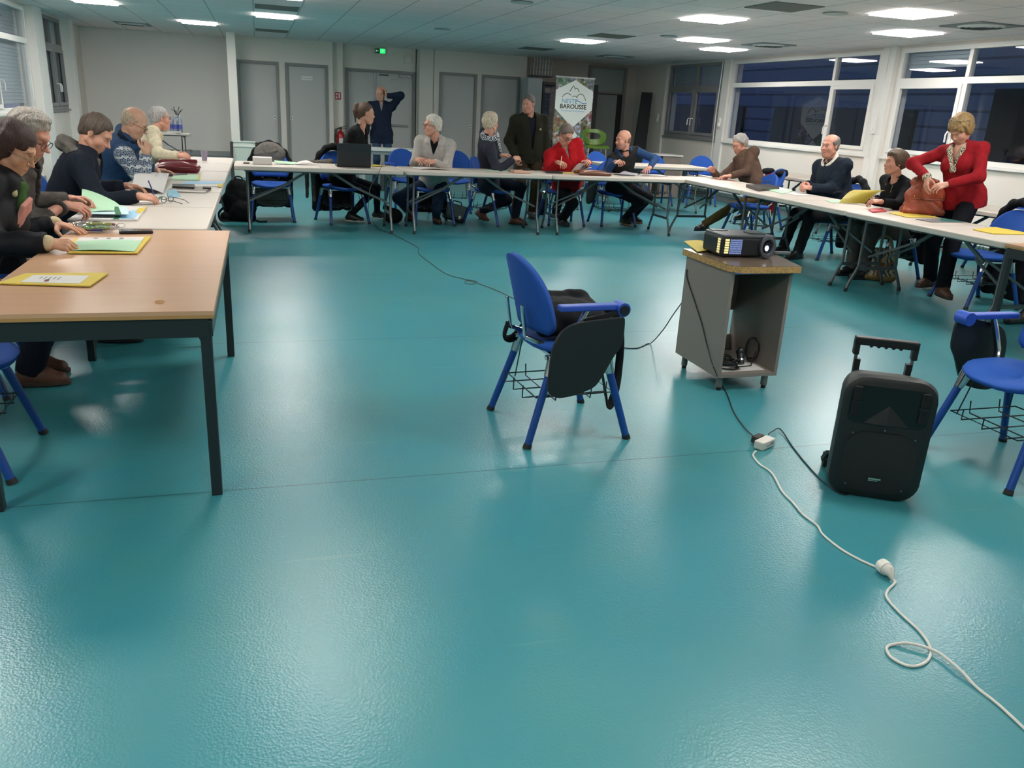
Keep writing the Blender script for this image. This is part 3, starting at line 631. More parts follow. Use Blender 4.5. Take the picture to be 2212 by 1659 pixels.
# projector (body is a rounded wedge); sits turned a little
PT = rz((2.68, 4.21, .738), -4)
e = empty('projector', label='black projector with glowing lens and lit vent on the cabinet', cat='projector')
e.matrix_world = PT @ Matrix.Diagonal((1, 1, 1.3, 1))
b = MB(); b.b2((-.17, -.12, .008), (.17, .125, .092)); b.build('body', mat('proj_black', '#1b1d20', .4), e, bevel=.012, seg=3)
b = MB(); b.b2((-.165, -.122, .088), (.165, .12, .1)); b.build('top_cover', mat('proj_top', '#3e4144', .38), e, bevel=.005)
b = MB(); b.b2((.03, -.06, .1), (.13, .02, .104)); b.build('control_panel', mat('proj_btn', '#26282b', .3), e); MB().b2((-.15, .06, .1), (-.05, .1, .103)).build('lamp_cover', mat('proj_btn'), e)
T = frame((.112, -.12, .052), (1, 0, 0), (0, -1, 0))
b = MB(); b.lathe([(.047, 0), (.05, .012), (.048, .022), (.036, .024), (.03, .012), (.028, .004)], 28, T, False); r_ = b.build('lens_ring', mat('ring_grey', '#55585f', .35, .3), e, 1)
b = MB(); b.lathe([(.028, .004), (.022, .014), (.0001, .018)], 24, T, False); b.build('lens', mat('lens_glass', '#0a0c22', .04, coat=1), r_, 1)
b = MB(); b.lathe([(.012, .0175), (.0001, .0185)], 16, T @ Matrix.Translation((-.006, -.004, .001)), False); b.build('lens_glow', mat('lens_glow', '#dfe4ff', .3, emit=3), r_)
b = MB()
for i in range(9):
    for j in range(7): b.b2((-.118+i*.0085, -.1225, .018+j*.0095), (-.112+i*.0085, -.12, .025+j*.0095))
b.build('vent_light', mat('vent_lit', '#7f93c8', .4, emit=.45), e)
b = MB()
for j in range(6): b.b2((-.15, -.1225, .02+j*.011), (-.125, -.12, .028+j*.011)); b.b2((-.172, -.1, .02+j*.011), (-.17, -.07, .028+j*.011))
b.build('vent_slot', mat('vent_lit2', '#e8d890', .4, emit=.8), e)
b = MB()
for x in (-.13, .13):
    for y in (-.09, .1): b.cyl((x, y, 0), (x, y, .01), .012, n=10)
b.build('rubber_foot', M_cap, e)
# ---------------------------------------------------------------- loudspeaker on wheels
e = empty('loudspeaker', (2.485, 2.60, 0), -31, 'black portable loudspeaker with trolley handle standing on the floor', 'loudspeaker')
e.location = (2.475, 2.63, 0)
M_spk = mat('speaker_plastic', '#121415', .42, bump=.25, bscale=500)
M_grl = mat('speaker_grille', '#101214', .6, bump=.6, bscale=900)
def rrect(w, h, r, k=6, sh=0, top=0):
    P = []
    for sx, sz, a0 in ((1, 1, 0), (-1, 1, 90), (-1, -1, 180), (1, -1, 270)):
        for j in range(k+1):
            a = math.radians(a0+j*90/k); P.append((sx*(w/2-r)+r*math.cos(a), h/2+sz*(h/2-r)+r*math.sin(a)))
    return P
TF = frame((0, 0, 0), (1, 0, 0), (0, -1, 0))      # local y -> z, local z -> -y (towards camera)
def loft(b, secs):
    n = len(secs[0][0]); vs = [(x, y, z) for P, z in secs for x, y in P]
    fs = [(i*n+j, i*n+(j+1) % n, (i+1)*n+(j+1) % n, (i+1)*n+j) for i in range(len(secs)-1) for j in range(n)]
    fs += [tuple(range(n-1, -1, -1)), tuple((len(secs)-1)*n+j for j in range(n))]; b.add(vs, fs, TF)
def shp(w, h, r, z0=0): return [(x*(1+.05*math.sin(PI*min(1, y/h)))+0, y+z0) for x, y in rrect(w, h, r)]
b = MB(); loft(b, [(shp(.25, .44, .05, .03), -.16), (shp(.29, .48, .06, .01), -.12), (shp(.345, .515, .06, .003), .02), (shp(.36, .53, .07, 0), .09), (shp(.35, .525, .08, .003), .12), (shp(.325, .50, .08, .015), .128)])
b.build('cabinet', M_spk, e, 1)
b = MB(); P = [(x*.5, y) for x, y in rrect(.58, .27, .06)]
loft(b, [([(x, y+.035) for x, y in rrect(.29, .27, .09)], .12), ([(x, y+.035) for x, y in rrect(.285, .265, .088)], .136), ([(x, y+.045) for x, y in rrect(.25, .245, .08)], .139)]); b.build('woofer_grille', M_grl, e, 1)
# horn: recessed funnel pieces in front of the cabinet
b = MB(); loft(b, [([(x, y+.335) for x, y in rrect(.30, .155, .035)], .128), ([(x, y+.33) for x, y in rrect(.305, .165, .035)], .131)]); b.build('horn_plate', mat('horn_black', '#0b0c0d', .35), e)
b = MB(); b.add([(-.09, .335, .132), (.09, .335, .132), (0, .42, .132), (0, .34, .15), (-.105, .335, .134), (.105, .335, .134)], [(0, 1, 3), (1, 2, 3), (2, 0, 3)], TF); b.build('horn_lip', M_spk, e)
for s in (-1, 1):
    b = MB(); b.b2((s*.112, -.139, .36), (s*.145, -.129, .49)); pt = b.build('bass_port', mat('port_black', '#050606', .7), e, bevel=.006)
    b = MB(); b.b2((s*.108, -.142, .42), (s*.147, -.134, .428)); b.build('port_rib', M_spk, pt)
b = MB()
for x, z in ((-.12, .29), (.12, .29), (-.11, .06), (.11, .06), (0, .315)): b.cyl((x, -.137, z), (x, -.142, z), .0035, n=8)
b.build('screw', M_steel, e)
b = MB(); b.b2((-.03, -.143, .085), (.03, -.138, .105)); nm = b.build('name_plate', M_black, e)
b = MB(); b.b2((-.026, -.1437, .0945), (.022, -.143, .1015)); b.b2((-.026, -.1437, .0885), (.01, -.143, .0915)); b.build('name_mark', mat('mark_silver', '#7ba196', .4), nm)
b = MB()
for s in (-1, 1): b.b2((s*.105-.012, .14, .08), (s*.105+.012, .17, .53))
b.build('handle_rail', M_black, e)
b = MB(); b.b2((-.13, .135, .55), (-.105, .175, .62)); b.b2((.105, .135, .55), (.13, .175, .62)); b.b2((-.13, .135, .595), (.13, .175, .63))
for k in range(5): b.cyl((-.06+k*.03, .14, .594), (-.06+k*.03, .17, .594), .008, n=8)
b.build('pull_handle', M_black, e, bevel=.005)
b = MB(); b.b2((-.12, .145, .50), (-.108, .16, .56)); b.b2((.108, .145, .50), (.12, .16, .56)); b.build('handle_tube', M_steel, e)
for s in (-1, 1):
    b = MB(); b.cyl((s*.13, .17, .035), (s*.165, .17, .035), .035, n=20); b.build('wheel', M_cap, e, 1)
b = MB()
for s in (-1, 1): b = MB(); b.bar((s*.15, .17, .035), (s*.14, .12, .09), .05, .02); b.build('wheel_bracket', M_black, e)
# ---------------------------------------------------------------- background furniture
# roll-up banner
yb = 15.6
x0, x1 = atY(1197, 240, yb).x, atY(1279, 240, yb).x; zt = 2.11
e = empty('rollup_banner', label='tall roll-up banner with mountain logo and photo collage', cat='banner')
def m_photo():
    m = mat('banner_photos', '#555555', .5); nt, N, L, b = nodes(m); tc = N.new('ShaderNodeTexCoord'); o = tc.outputs['Object']
    mp = N.new('ShaderNodeMapping'); mp.inputs['Rotation'].default_value = (0, PI/4, 0); L.new(o, mp.inputs[0])
    v = N.new('ShaderNodeTexVoronoi'); v.distance = 'CHEBYCHEV'; v.inputs['Scale'].default_value = 5; v.inputs['Randomness'].default_value = .25; L.new(mp.outputs[0], v.inputs[0])
    n = N.new('ShaderNodeTexNoise'); n.inputs['Scale'].default_value = 14; n.inputs['Detail'].default_value = 6; L.new(o, n.inputs[0])
    r = N.new('ShaderNodeValToRGB'); L.new(n.outputs[0], r.inputs[0]); cr = r.color_ramp; cr.elements[0].position = .35; cr.elements[1].position = .68
    cr.elements[0].color = lin('#1d241c'); cr.elements[1].color = lin('#c9cdd4')
    for p_, c_ in ((.43, '#5c5130'), (.5, '#3f5a34'), (.56, '#8a7a5c'), (.61, '#6780a6')): q = cr.elements.new(p_); q.color = lin(c_)
    c = mixc(nt, .12, r.outputs[0], v.outputs['Color']); L.new(c, b.inputs[0]); return m
b = MB(); b.b2((x0, yb, .08), (x1, yb+.004, zt)); b.build('banner_sheet', m_photo(), e)
xc = (x0+x1)/2; w = (x1-x0)
b = MB(); T = frame((xc, yb-.003, 0), (1, 0, 0), (0, -1, 0)); hz = atY(1237, 222, yb).z
P = [(0, zt-.03), (w/2-.01, hz+.22), (w/2-.01, hz-.12), (0.0, hz-.46), (-w/2+.01, hz-.12), (-w/2+.01, hz+.22)]
b.prism(P, 0, .002, T); hx = b.build('white_hexagon', mat('banner_white', '#dbe2de', .5), e)
b = MB(); P = [(0, hz-.47), (.12, hz-.60), (0.0, hz-.75), (-.12, hz-.60)]; b.prism(P, 0, .002, T); b.build('white_rhombus', mat('banner_white', '#dbe2de', .5), e)
M_bk = mat('print_black', '#16181a', .5); M_bl = mat('print_blue', '#3c92c4', .5); M_gn = mat('print_green', '#2f4a2b', .5)
def TT(x, z): return frame((x, yb-.006, z), (1, 0, 0), (0, -1, 0))
text_obj('NESTE', 'banner_text', .115, TT(xc-.09, hz+.02), M_bl, e, align='CENTER')
text_obj('BAROUSSE', 'banner_text', .115, TT(xc-.01, hz-.075), M_bk, e, font_bold=True)
text_obj('Communauté de Communes', 'banner_text', .042, TT(xc-.01, hz-.15), M_bl, e)
def arc(pts, r, m, nm='logo_line'):
    b = MB(); b.tube([(xc+x, yb-.006, hz+z) for x, z in pts], r, 5); b.build(nm, m, e)
arc([(-.25, .09), (-.21, .14), (-.16, .165), (-.11, .16), (-.07, .135)], .006, M_gn)
arc([(-.05, .1), (-.01, .125), (.03, .12), (.07, .09)], .005, M_gn)
arc([(.04, .1), (.08, .15), (.13, .17), (.18, .15), (.22, .09), (.24, .05)], .006, M_gn)
arc([(-.1, .2), (-.06, .27), (-.03, .31), (-.01, .28), (.01, .25), (.04, .27), (.07, .25), (.09, .2)], .006, M_bk)
arc([(.05, .05), (.1, .03), (.17, -.0), (.22, -.01), (.26, .01)], .007, M_bl)
b = MB(); b.b2((x0-.01, yb-.01, zt), (x1+.01, yb+.015, zt+.03)); b.build('top_rail', M_steel, e)
b = MB(); b.b2((x0-.02, yb-.1, 0), (x1+.02, yb+.12, .08)); b.build('base', M_steel, e, bevel=.01)
MB().b2((xc-.01, yb+.01, .08), (xc+.01, yb+.03, zt)).build('support_pole', M_steel, e)
# tall dark rack of pigeonholes behind the banner
yk = 17.4
xk0, xk1 = atY(1143, 175, yk).x, atY(1293, 180, yk).x
e = empty('shelf_rack', label='tall black pigeonhole rack behind the roll-up banner', cat='shelf')
b = MB(); b.b2((xk0+.32, yk+.3, 0), (xk1, yk+.32, 2.08)); b.b2((xk0+.32, yk, 0), (xk0+.37, yk+.3, 2.08)); b.b2((xk1-.12, yk, 0), (xk1, yk+.3, 2.08)); b.b2((xk0+.37, yk, 2.02), (xk1-.12, yk+.3, 2.08)); b.build('carcass', M_black, e)
b = MB()
for k in range(14): b.b2((xk0+.37, yk+.02, .1+k*.135), (xk1-.12, yk+.3, .115+k*.135))
for k in range(1, 5): x = xk0+.37+(xk1-.49-xk0)*k/5; b.b2((x-.006, yk+.03, .1), (x+.006, yk+.3, 2.0))
b.build('divider', mat('rack_grey', '#2c2e33', .5), e)
MB().b2((xk0+.37, yk+.015, .08), (xk1-.12, yk+.019, 2.0)).build('glass_door', M_glass, e)
b = MB(); b.b2((xk0-.02, yk, 0), (xk0+.3, yk+.35, 2.14)); tag(b.build('locker', mat('locker_grey', '#a9aeb0', .5), bevel=.004), 'narrow pale grey locker between cupboard wall and black rack', 'locker')
b = MB(); xs = atY(1160, 140, 17.2).x; b.b2((xs-.02, 17.35, 2.17), (xs+.42, 17.7, 2.2)); e = tag(b.build('wire_rack', M_dkgrey), 'dark wire rack standing on top of the grey locker', 'rack')
b = MB()
for k in range(7):
    x = xs+k*.065; b.tube([(x, 17.38, 2.2), (x, 17.38, 2.55)], .006, 5); b.tube([(x+.01, 17.66, 2.2), (x+.02, 17.66, 2.55)], .006, 5)
for z in (2.3, 2.42): b.tube([(xs, 17.38, z), (xs+.4, 17.38, z+.01)], .006, 5)
b.build('wire', mat('wire_light', '#9aa0a2', .4, .5), e)
# leaning dark board, grey cabinet, white partition panel, green chair
b = MB(); p0, p1, p2, p3 = atY(1388, 199, 17.6), atY(1410, 200, 17.6), atY(1389, 362, 17.1), atY(1360, 362, 17.1)
p2.z = p3.z = .0
vs = [p0, p1, p2, p3]+[q+Vector((0, .04, 0)) for q in (p0, p1, p2, p3)]
b.add(vs, [(0, 1, 2, 3), (7, 6, 5, 4), (0, 4, 5, 1), (1, 5, 6, 2), (2, 6, 7, 3), (3, 7, 4, 0)]); tag(b.build('leaning_board', mat('board_black', '#26282b', .5)), 'long dark board leaning against the far right corner', 'board')
yg = 14.6; a = atY(1412, 330, yg); c = atY(1476, 330, yg)
e = empty('side_cabinet', label='grey-brown open cabinet with white top under the far windows', cat='cabinet')
MB().b2((a.x, yg, .02), (a.x+.03, yg+.5, .79)).build('side_panel', M_cart, e); MB().b2((c.x-.42, yg, .02), (c.x-.02, yg+.5, .79)).build('drawer_block', M_cart, e, bevel=.004)
MB().b2((a.x+.03, yg+.45, .02), (c.x-.42, yg+.48, .79)).build('back_panel', M_black, e); MB().b2((a.x-.25, yg-.02, .79), (c.x, yg+.55, .82)).build('top', mat('cab_top', '#d5d0c9', .4), e, bevel=.003)
MB().b2((a.x+.03, yg, .02), (c.x-.42, yg+.45, .05)).build('base_panel', M_cart, e)
yw = 15.5; a = atY(498, 306, yw); c = atY(556, 308, yw)
e = empty('flip_stand', label='white panel on black frame standing behind the pillar', cat='panel')
T = lambda s, z: (s, yw, z)
MB().b2((a.x+.04, yw, .1), (c.x-.03, yw+.02, a.z)).build('panel', mat('panel_mint', '#c9d2c8', .4), e, bevel=.004)
b = MB(); b.b2((a.x+.04, yw-.02, a.z-.08), (c.x-.03, yw+.03, a.z-.05)); b.b2((a.x+.04, yw-.02, a.z), (c.x-.03, yw+.03, a.z+.02)); b.build('rail', M_white, e)
for x in (a.x, c.x-.03):
    b = MB(); b.tube([(x+.01, yw-.25, 0), (x+.01, yw-.1, .3), (x+.015, yw, a.z)], .025, 8); b.tube([(x+.01, yw+.22, 0), (x+.015, yw, .45)], .02, 8); b.build('leg', M_black, e, 1)
# green plastic chair
yg = 14.6
gc = atY(1287, 300, yg); e = empty('green_chair', (gc.x, yg, 0), -95, 'green plastic high chair with cut-out back in front of the banner', 'chair')
M_gp = mat('green_plastic', '#48661c', .45)
def gb(u, v):
    a = (u-.5)*2; return (-.2-.10*v+.16*abs(a)**2.2, a*(.25-.03*(1-v)), .93+.28*v)
b = MB(); n = 18; 

def gring(u, v):
    a = u*2*PI; c, s = math.cos(a), math.sin(a); n_ = 3.0; k = (abs(c)**n_+abs(s)**n_)**(-1/n_)
    A_, B_ = (.5+.0*v)*(.66+.34*v), (.5)*(.42+.58*v); return gb(.5+k*c*A_, .5+k*s*B_+.06*(1-v))
b.grid(gring, 40, 4, .02); b.build('backrest', M_gp, e, 1)
b = MB(); b.grid(lambda u, v: (-.2+.42*u, (v-.5)*.44, .935-.03*math.sin(PI*v)*math.sin(PI*u)-.03*u**4), 10, 10, .02); b.build('seat', M_gp, e, 1)
for sx in (-1, 1):
    for sy in (-1, 1):
        b = MB(); b.tube([(sx*.14, sy*.16, .915), (sx*.2, sy*.22, 0)], .011, 8); b.build('leg', M_chrome, e, 1)
# ---------------------------------------------------------------- implicit surfaces -> meshes
f32 = np.float32
def vec(*a): return np.array(a, dtype=np.float64)
def unit(v): v = np.asarray(v, float); n = np.linalg.norm(v); return v/n if n > 1e-9 else v
def smin(a, b, k):
    h = np.clip(.5+.5*(b-a)/k, 0, 1); return b+(a-b)*h-k*h*(1-h)
def E(c, r, R=None): return ('e', np.array(c, float), np.array(r, float), R)
def C_(a, b, ra, rb=None): return ('c', np.array(a, float), np.array(b, float), ra, ra if rb is None else rb)
def sd(p, P):
    if p[0] == 'e':
        q = P-p[1].astype(f32)
        if p[3] is not None: q = q @ p[3].astype(f32)       # columns of R are the local axes
        r = p[2].astype(f32); k0 = np.sqrt(((q/r)**2).sum(-1)); k1 = np.sqrt(((q/(r*r))**2).sum(-1))
        return k0*(k0-1)/np.maximum(k1, 1e-6)
    a, b = p[1], p[2]; d = b-a; q = P-a.astype(f32); t = np.clip((q @ d.astype(f32))/max(d @ d, 1e-9), 0, 1)
    q = q-t[..., None]*d.astype(f32); return np.sqrt((q*q).sum(-1))-(p[3]+(p[4]-p[3])*t)
def union(prims, P, k):
    o = None
    for p in prims:
        d = sd(p, P); o = d if o is None else smin(o, d, k)
    return o
def bounds(prims, pad=.03):
    lo = np.full(3, 1e9); hi = -lo
    for p in prims:
        if p[0] == 'e': r = max(p[2]); L = [(p[1], r)]
        else: L = [(p[1], p[3]), (p[2], p[4])]
        for c, r in L: lo = np.minimum(lo, c-r); hi = np.maximum(hi, c+r)
    return lo-pad, hi+pad
def snet(fn, lo, hi, h):
    n = np.maximum(4, np.ceil((hi-lo)/h).astype(int)+1)
    ax = [(lo[i]+h*np.arange(n[i])).astype(f32) for i in range(3)]
    P = np.stack(np.meshgrid(*ax, indexing='ij'), -1); D = fn(P)
    D[0] = D[-1] = 1; D[:, 0] = D[:, -1] = 1; D[:, :, 0] = D[:, :, -1] = 1
    S = D < 0; cnt = np.zeros(tuple(k-1 for k in n), int)
    cor = [(a, b, c) for a in (0, 1) for b in (0, 1) for c in (0, 1)]
    sl = lambda a, m: slice(a, m-1+a)
    for a, b, c in cor: cnt += S[sl(a, n[0]), sl(b, n[1]), sl(c, n[2])]
    I = np.argwhere((cnt > 0) & (cnt < 8)); idx = -np.ones(cnt.shape, int); idx[tuple(I.T)] = np.arange(len(I))
    acc = np.zeros((len(I), 3)); num = np.zeros(len(I))
    for u in cor:
        for k in range(3):
            if u[k]: continue
            v = list(u); v[k] = 1
            va = D[tuple((I+u).T)]; vb = D[tuple((I+v).T)]; m = (va < 0) != (vb < 0)
            t = np.where(m, va/np.where(va == vb, 1, va-vb), 0); q = np.tile(np.array(u, float), (len(I), 1)); q[:, k] += t
            acc += q*m[:, None]; num += m
    V = lo+h*(I+acc/num[:, None]); F = []
    for k in range(3):
        a, b = (k+1) % 3, (k+2) % 3
        A = S; s0 = [slice(None)]*3; s1 = [slice(None)]*3; s0[k] = slice(0, -1); s1[k] = slice(1, None)
        X = np.argwhere(A[tuple(s0)] != A[tuple(s1)])
        X = X[(X[:, a] > 0) & (X[:, b] > 0) & (X[:, a] < n[a]-1) & (X[:, b] < n[b]-1)]
        ea = np.zeros(3, int); ea[a] = 1; eb = np.zeros(3, int); eb[b] = 1
        q = np.stack([idx[tuple((X-ea-eb).T)], idx[tuple((X-eb).T)], idx[tuple(X.T)], idx[tuple((X-ea).T)]], 1)
        fl = ~A[tuple(X.T)]; q[fl] = q[fl][:, ::-1]; F.append(q)
    F = np.concatenate(F); F = F[(F >= 0).all(1)]; return V, F
class Piece:
    def __init__(s): s.V = []; s.F = []; s.M = []; s.n = 0
    def add(s, V, F, M): s.V.append(V); s.F.append(F+s.n); s.M.append(M); s.n += len(V)
    def groups(s, G, h, k, post=None, pad=.03):
        """G: list of (material index, prims). one smooth surface, faces take the nearest group's material"""
        allp = [p for _, g in G for p in g]; lo, hi = bounds(allp, pad)
        def fn(P):
            d = union(allp, P, k); return post(P, d) if post else d
        V, F = snet(fn, lo, hi, h)
        if len(F) == 0: return
        Cn = V[F].mean(1).astype(f32)
        if len(G) > 1:
            ds = np.stack([np.min(np.stack([sd(p, Cn) for p in g]), 0) for _, g in G]); M = np.array([m for m, _ in G])[ds.argmin(0)]
        else: M = np.full(len(F), G[0][0])
        s.add(V, F, M)
    def build(s, name, mats, parent=None, recol=None):
        V = np.concatenate(s.V); F = np.concatenate(s.F); M = np.concatenate(s.M).astype(np.int32)
        if recol is not None: M = recol(V[F].mean(1), M).astype(np.int32)
        me = bpy.data.meshes.new(name); me.vertices.add(len(V)); me.vertices.foreach_set('co', V.astype(f32).ravel())
        me.loops.add(F.size); me.loops.foreach_set('vertex_index', F.astype(np.int32).ravel())
        me.polygons.add(len(F)); me.polygons.foreach_set('loop_start', np.arange(0, F.size, 4, dtype=np.int32)); me.polygons.foreach_set('loop_total', np.full(len(F), 4, np.int32))
        for m in mats: me.materials.append(m)
        me.polygons.foreach_set('material_index', M); me.polygons.foreach_set('use_smooth', np.ones(len(F), bool)); me.update(calc_edges=True)
        o = bpy.data.objects.new(name, me); COL.objects.link(o)
        if parent: o.parent = parent
        return o
def wrinkle(P, amp, sc, seed):
    r = np.random.RandomState(seed); o = 0
    for i in range(5):
        k = r.normal(size=3); k = unit(k)*sc*(.6+.35*i); ph = r.rand()*6; k2 = r.normal(size=3)*sc*.5
        q_ = np.sin(P @ k.astype(f32)*.6+ph+1.8*np.sin(P @ k2.astype(f32))); o = o+(q_*.45+1.1*(.64-np.abs(q_)))*(1/(1+.45*i))
    return o*amp*.4
def mixh(a, b, t):
    a, b = a.strip('#'), b.strip('#'); return '#'+''.join('%02x' % int(int(a[i:i+2], 16)*(1-t)+int(b[i:i+2], 16)*t) for i in (0, 2, 4))
def skin_mat(name, col):
    m = mat(name, mixh(col, 'c9a594', .3), .5, bump=.12, bscale=220, var=.09, vscale=22); b = m.node_tree.nodes['Principled BSDF']
    b.inputs['Subsurface Weight'].default_value = .12; b.inputs['Subsurface Radius'].default_value = (.012, .005, .003); return m
def ik(a, t, l1, l2, hint):
    a, t = np.asarray(a, float), np.asarray(t, float); d = t-a; L = np.linalg.norm(d)
    if L > (l1+l2)*.995: t = a+d/L*(l1+l2)*.995; d = t-a; L = np.linalg.norm(d)
    L = max(L, abs(l1-l2)+.02); u = d/np.linalg.norm(d); x = (l1*l1-l2*l2+L*L)/(2*L); hgt = math.sqrt(max(l1*l1-x*x, 0))
    hv = np.asarray(hint, float); hv = unit(hv-u*(hv @ u)); return a+u*x+hv*hgt, t
def Rm(yaw, pitch=0, roll=0):
    """columns: forward, left, up. yaw from +X, pitch up positive, roll tilts the top to the right"""
    a, b, c = (math.radians(v) for v in (yaw, pitch, roll))
    f = vec(math.cos(a)*math.cos(b), math.sin(a)*math.cos(b), math.sin(b)); l = vec(-math.sin(a), math.cos(a), 0); u = np.cross(f, l)
    l2 = l*math.cos(c)+u*math.sin(c); u2 = np.cross(f, l2); return np.stack([f, l2, u2], 1)
def head(body, hairp, O, R, s, o):
    """skull, face, ears. materials: 0 skin 1 lips 2 eye white 3 iris 4 brow 5 flushed skin"""
    X = lambda x, y, z: O+R @ (vec(x, y, z)*s)
    def e(c, r, Q=None): return E(X(*c), np.array(r)*s, R if Q is None else R @ Q)
    def c(a, b, ra, rb=None): return C_(X(*a), X(*b), ra*s, (ra if rb is None else rb)*s)
    fat = o.get('fat', 0); nose = o.get('nose', 1.0)
    base = [e((-.014, 0, .036), (.100, .077, .092)), e((.034, 0, -.03), (.057, .060+fat*.01, .082)), e((.056, 0, -.097), (.030+fat*.006, .030+fat*.008, .022+fat*.006)),
            e((.070, 0, -.062), (.026, .033, .030)), c((-.01, .05, -.055), (.045, .026, -.092), .021+fat*.006), c((-.01, -.05, -.055), (.045, -.026, -.092), .021+fat*.006),
            e((.056, .036, -.028), (.028, .026, .028)), e((.056, -.036, -.028), (.028, .026, .028)),
            c((.076, .034, .030), (.086, .008, .026), .0095), c((.076, -.034, .030), (.086, -.008, .026), .0095),
            e((-.055, 0, -.03), (.045, .052, .05))]
    if fat > .5: base.append(e((.03, 0, -.108), (.04, .045, .022)))
    nz = [c((.085, 0, .012), (.104, 0, -.016), .0075, .009*nose), e((.106*nose**.3, 0, -.028), (.0125*nose, .011*nose, .010)), e((.097, .011, -.031), (.010, .0075, .0075)), e((.097, -.011, -.031), (.010, .0075, .0075))]
    ears = []
    for t in (1, -1):
        Q = Rm(0, 12, 0); ears += [e((-.010, t*.077, .002), (.017, .0055, .031), Q), c((-.012, t*.082, .022), (-.004, t*.079, -.022), .0065, .006)]
    lips = [c((.088, .020, -.062), (.0955, .004, -.060), .0048), c((.088, -.020, -.062), (.0955, -.004, -.060), .0048), c((.086, .018, -.0695), (.0935, 0, -.071), .0052), c((.086, -.018, -.0695), (.0935, 0, -.071), .0052)]
    eyes = [e((.0705, t*.031, .004), (.0128, .0135, .0125)) for t in (1, -1)]
    iris = [e((.0805, t*.031, .003), (.004, .0058, .0058)) for t in (1, -1)]
    look_down = o.get('lids', .35)
    lids = [e((.0712, t*.031, .004+.009*(1-look_down)), (.0142, .0155, .0085+.006*look_down)) for t in (1, -1)]
    lids += [e((.0708, t*.031, -.0075), (.0130, .0145, .006)) for t in (1, -1)]
    lo, hi = bounds(base+nz+ears, .015)
    def fn(P):
        d = union(base, P, .022*s); d = smin(d, union(nz, P, .010*s), .010*s)
        for t in (1, -1):
            q = sd(e((.094, t*.033, .004), (.020, .0185, .0125)), P); d = -smin(-d, q, .012*s)
        d = smin(d, union(lids, P, .003), .004*s)
        d = smin(d, union(ears, P, .008), .010*s); d = smin(d, union(lips, P, .004), .005*s)
        q = sd(c((.094, .019, -.066), (.103, 0, -.0655), .0016), P); q = np.minimum(q, sd(c((.094, -.019, -.066), (.103, 0, -.0655), .0016), P)); d = -smin(-d, q, .003)
        d = np.minimum(d, union(eyes, P, .001)); d = np.minimum(d, union(iris, P, .001)); return d
    V, F = snet(fn, lo, hi, o.get('hres', .0042)*s); Cn = V[F].mean(1).astype(f32); M = np.zeros(len(F), int)
    loc = ((Cn-O) @ R)/s
    dl = union(lips, Cn, .002); M[(dl < .0015) & (np.abs(loc[:, 1]) < .025)] = 1
    de = union(eyes, Cn, .001); dd = union(lids, Cn, .003); M[(de < .0012) & (dd > .0005)] = 2
    di = union(iris, Cn, .001); M[(di < .0016) & (dd > .0004)] = 3
    bx = loc; brow = (np.abs(bx[:, 2]-(.031+.004*np.cos(np.abs(bx[:, 1])*60))) < .0034) & (np.abs(bx[:, 1]) > .013) & (np.abs(bx[:, 1]) < .044) & (bx[:, 0] > .055); M[brow] = 4
    flush = (M == 0) & (((np.abs(bx[:, 1]) > .02) & (np.abs(bx[:, 1]) < .06) & (bx[:, 2] < -.012) & (bx[:, 2] > -.05) & (bx[:, 0] > .05)) | ((bx[:, 0] > .1) & (bx[:, 2] > -.045)))
    M[flush] = 5
    if 'beard' in o:
        bd = (M == 0) & (bx[:, 2] < -.045) & (bx[:, 0] > -.0) & (bx[:, 2] > -.13); M[bd] = 6
    body.add(V, F, M)
    # hair
    st_ = o.get('hair', 'short'); t = o.get('ht', .010); sd0 = o.get('seed', 1)
    if st_ is None: return
    zf, zt_, ze, zn = o.get('line', (.078, .045, .012, -.055))       # hairline heights: forehead, temple, above ear, nape
    pr = [e((-.014, 0, .036), (.100+t, .077+t, .092+t)), e((-.055, 0, -.03), (.045+t, .052+t, .05))]
    if st_ == 'bob': pr += [c((-.02, .066, .05), (-.015, .072, o.get('len', -.07)), .030+t*.3, .022), c((-.02, -.066, .05), (-.015, -.072, o.get('len', -.07)), .030+t*.3, .022), c((-.06, 0, .03), (-.065, 0, o.get('len', -.07)), .055+t, .045), c((-.05, .04, .0), (-.05, .045, o.get('len', -.07)), .04, .035), c((-.05, -.04, .0), (-.05, -.045, o.get('len', -.07)), .04, .035)]
    if st_ == 'tail': pr += [c((-.09, 0, .095), (-.118, 0, .085), .022, .024), c((-.118, 0, .085), (-.135, 0, .02), .026, .024), c((-.135, 0, .02), (-.12, 0, -.11), .024, .006)]
    for q in o.get('tufts', ()): pr.append(e(q[0], q[1]))
    lo, hi = bounds(pr, .02)
    bald = o.get('bald')
    def fn(P):
        d = union(pr, P, .02*s); L = ((P-O.astype(f32)) @ R.astype(f32))/s
        x, y, z = L[..., 0], L[..., 1], L[..., 2]
        w = o.get('wave', .004)*1.1
        d = d+wrinkle(L*np.array([1, 1, .55], f32), w, o.get('ws', 95), sd0)*s
        zm = np.interp(x, [-.12, -.06, -.03, .002, .03, .055, .075, .09], [zn, zn, zn+.01, ze, ze+.016, zt_+.014, zf-.002, zf+.004]).astype(f32)
        zm = zm+.006*np.sin(y*150+sd0)+.003*np.sin(y*410+x*300)
        if st_ == 'bob': zm = np.where((np.abs(y) > .05) & (x < .035), o.get('len', -.07)-.02, zm); zm = np.where(x < -.02, o.get('len', -.07)-.02, zm); zm = np.where((x > .03) & (np.abs(y) < .07), zf-o.get('fringe', 0)+(np.abs(y) > .045)*-.03, zm)
        if st_ == 'tail': zm = np.where(x < -.075, -.3, zm)
        d = d+np.clip((.035-(z-zm))/.035, 0, 1)*t*.65*s; cut = (zm-z)*s
        if bald: cut = np.maximum(cut, (bald[0]-np.sqrt(((x-bald[1])/1.25)**2+y*y+((z-.12)*.8)**2))*s)
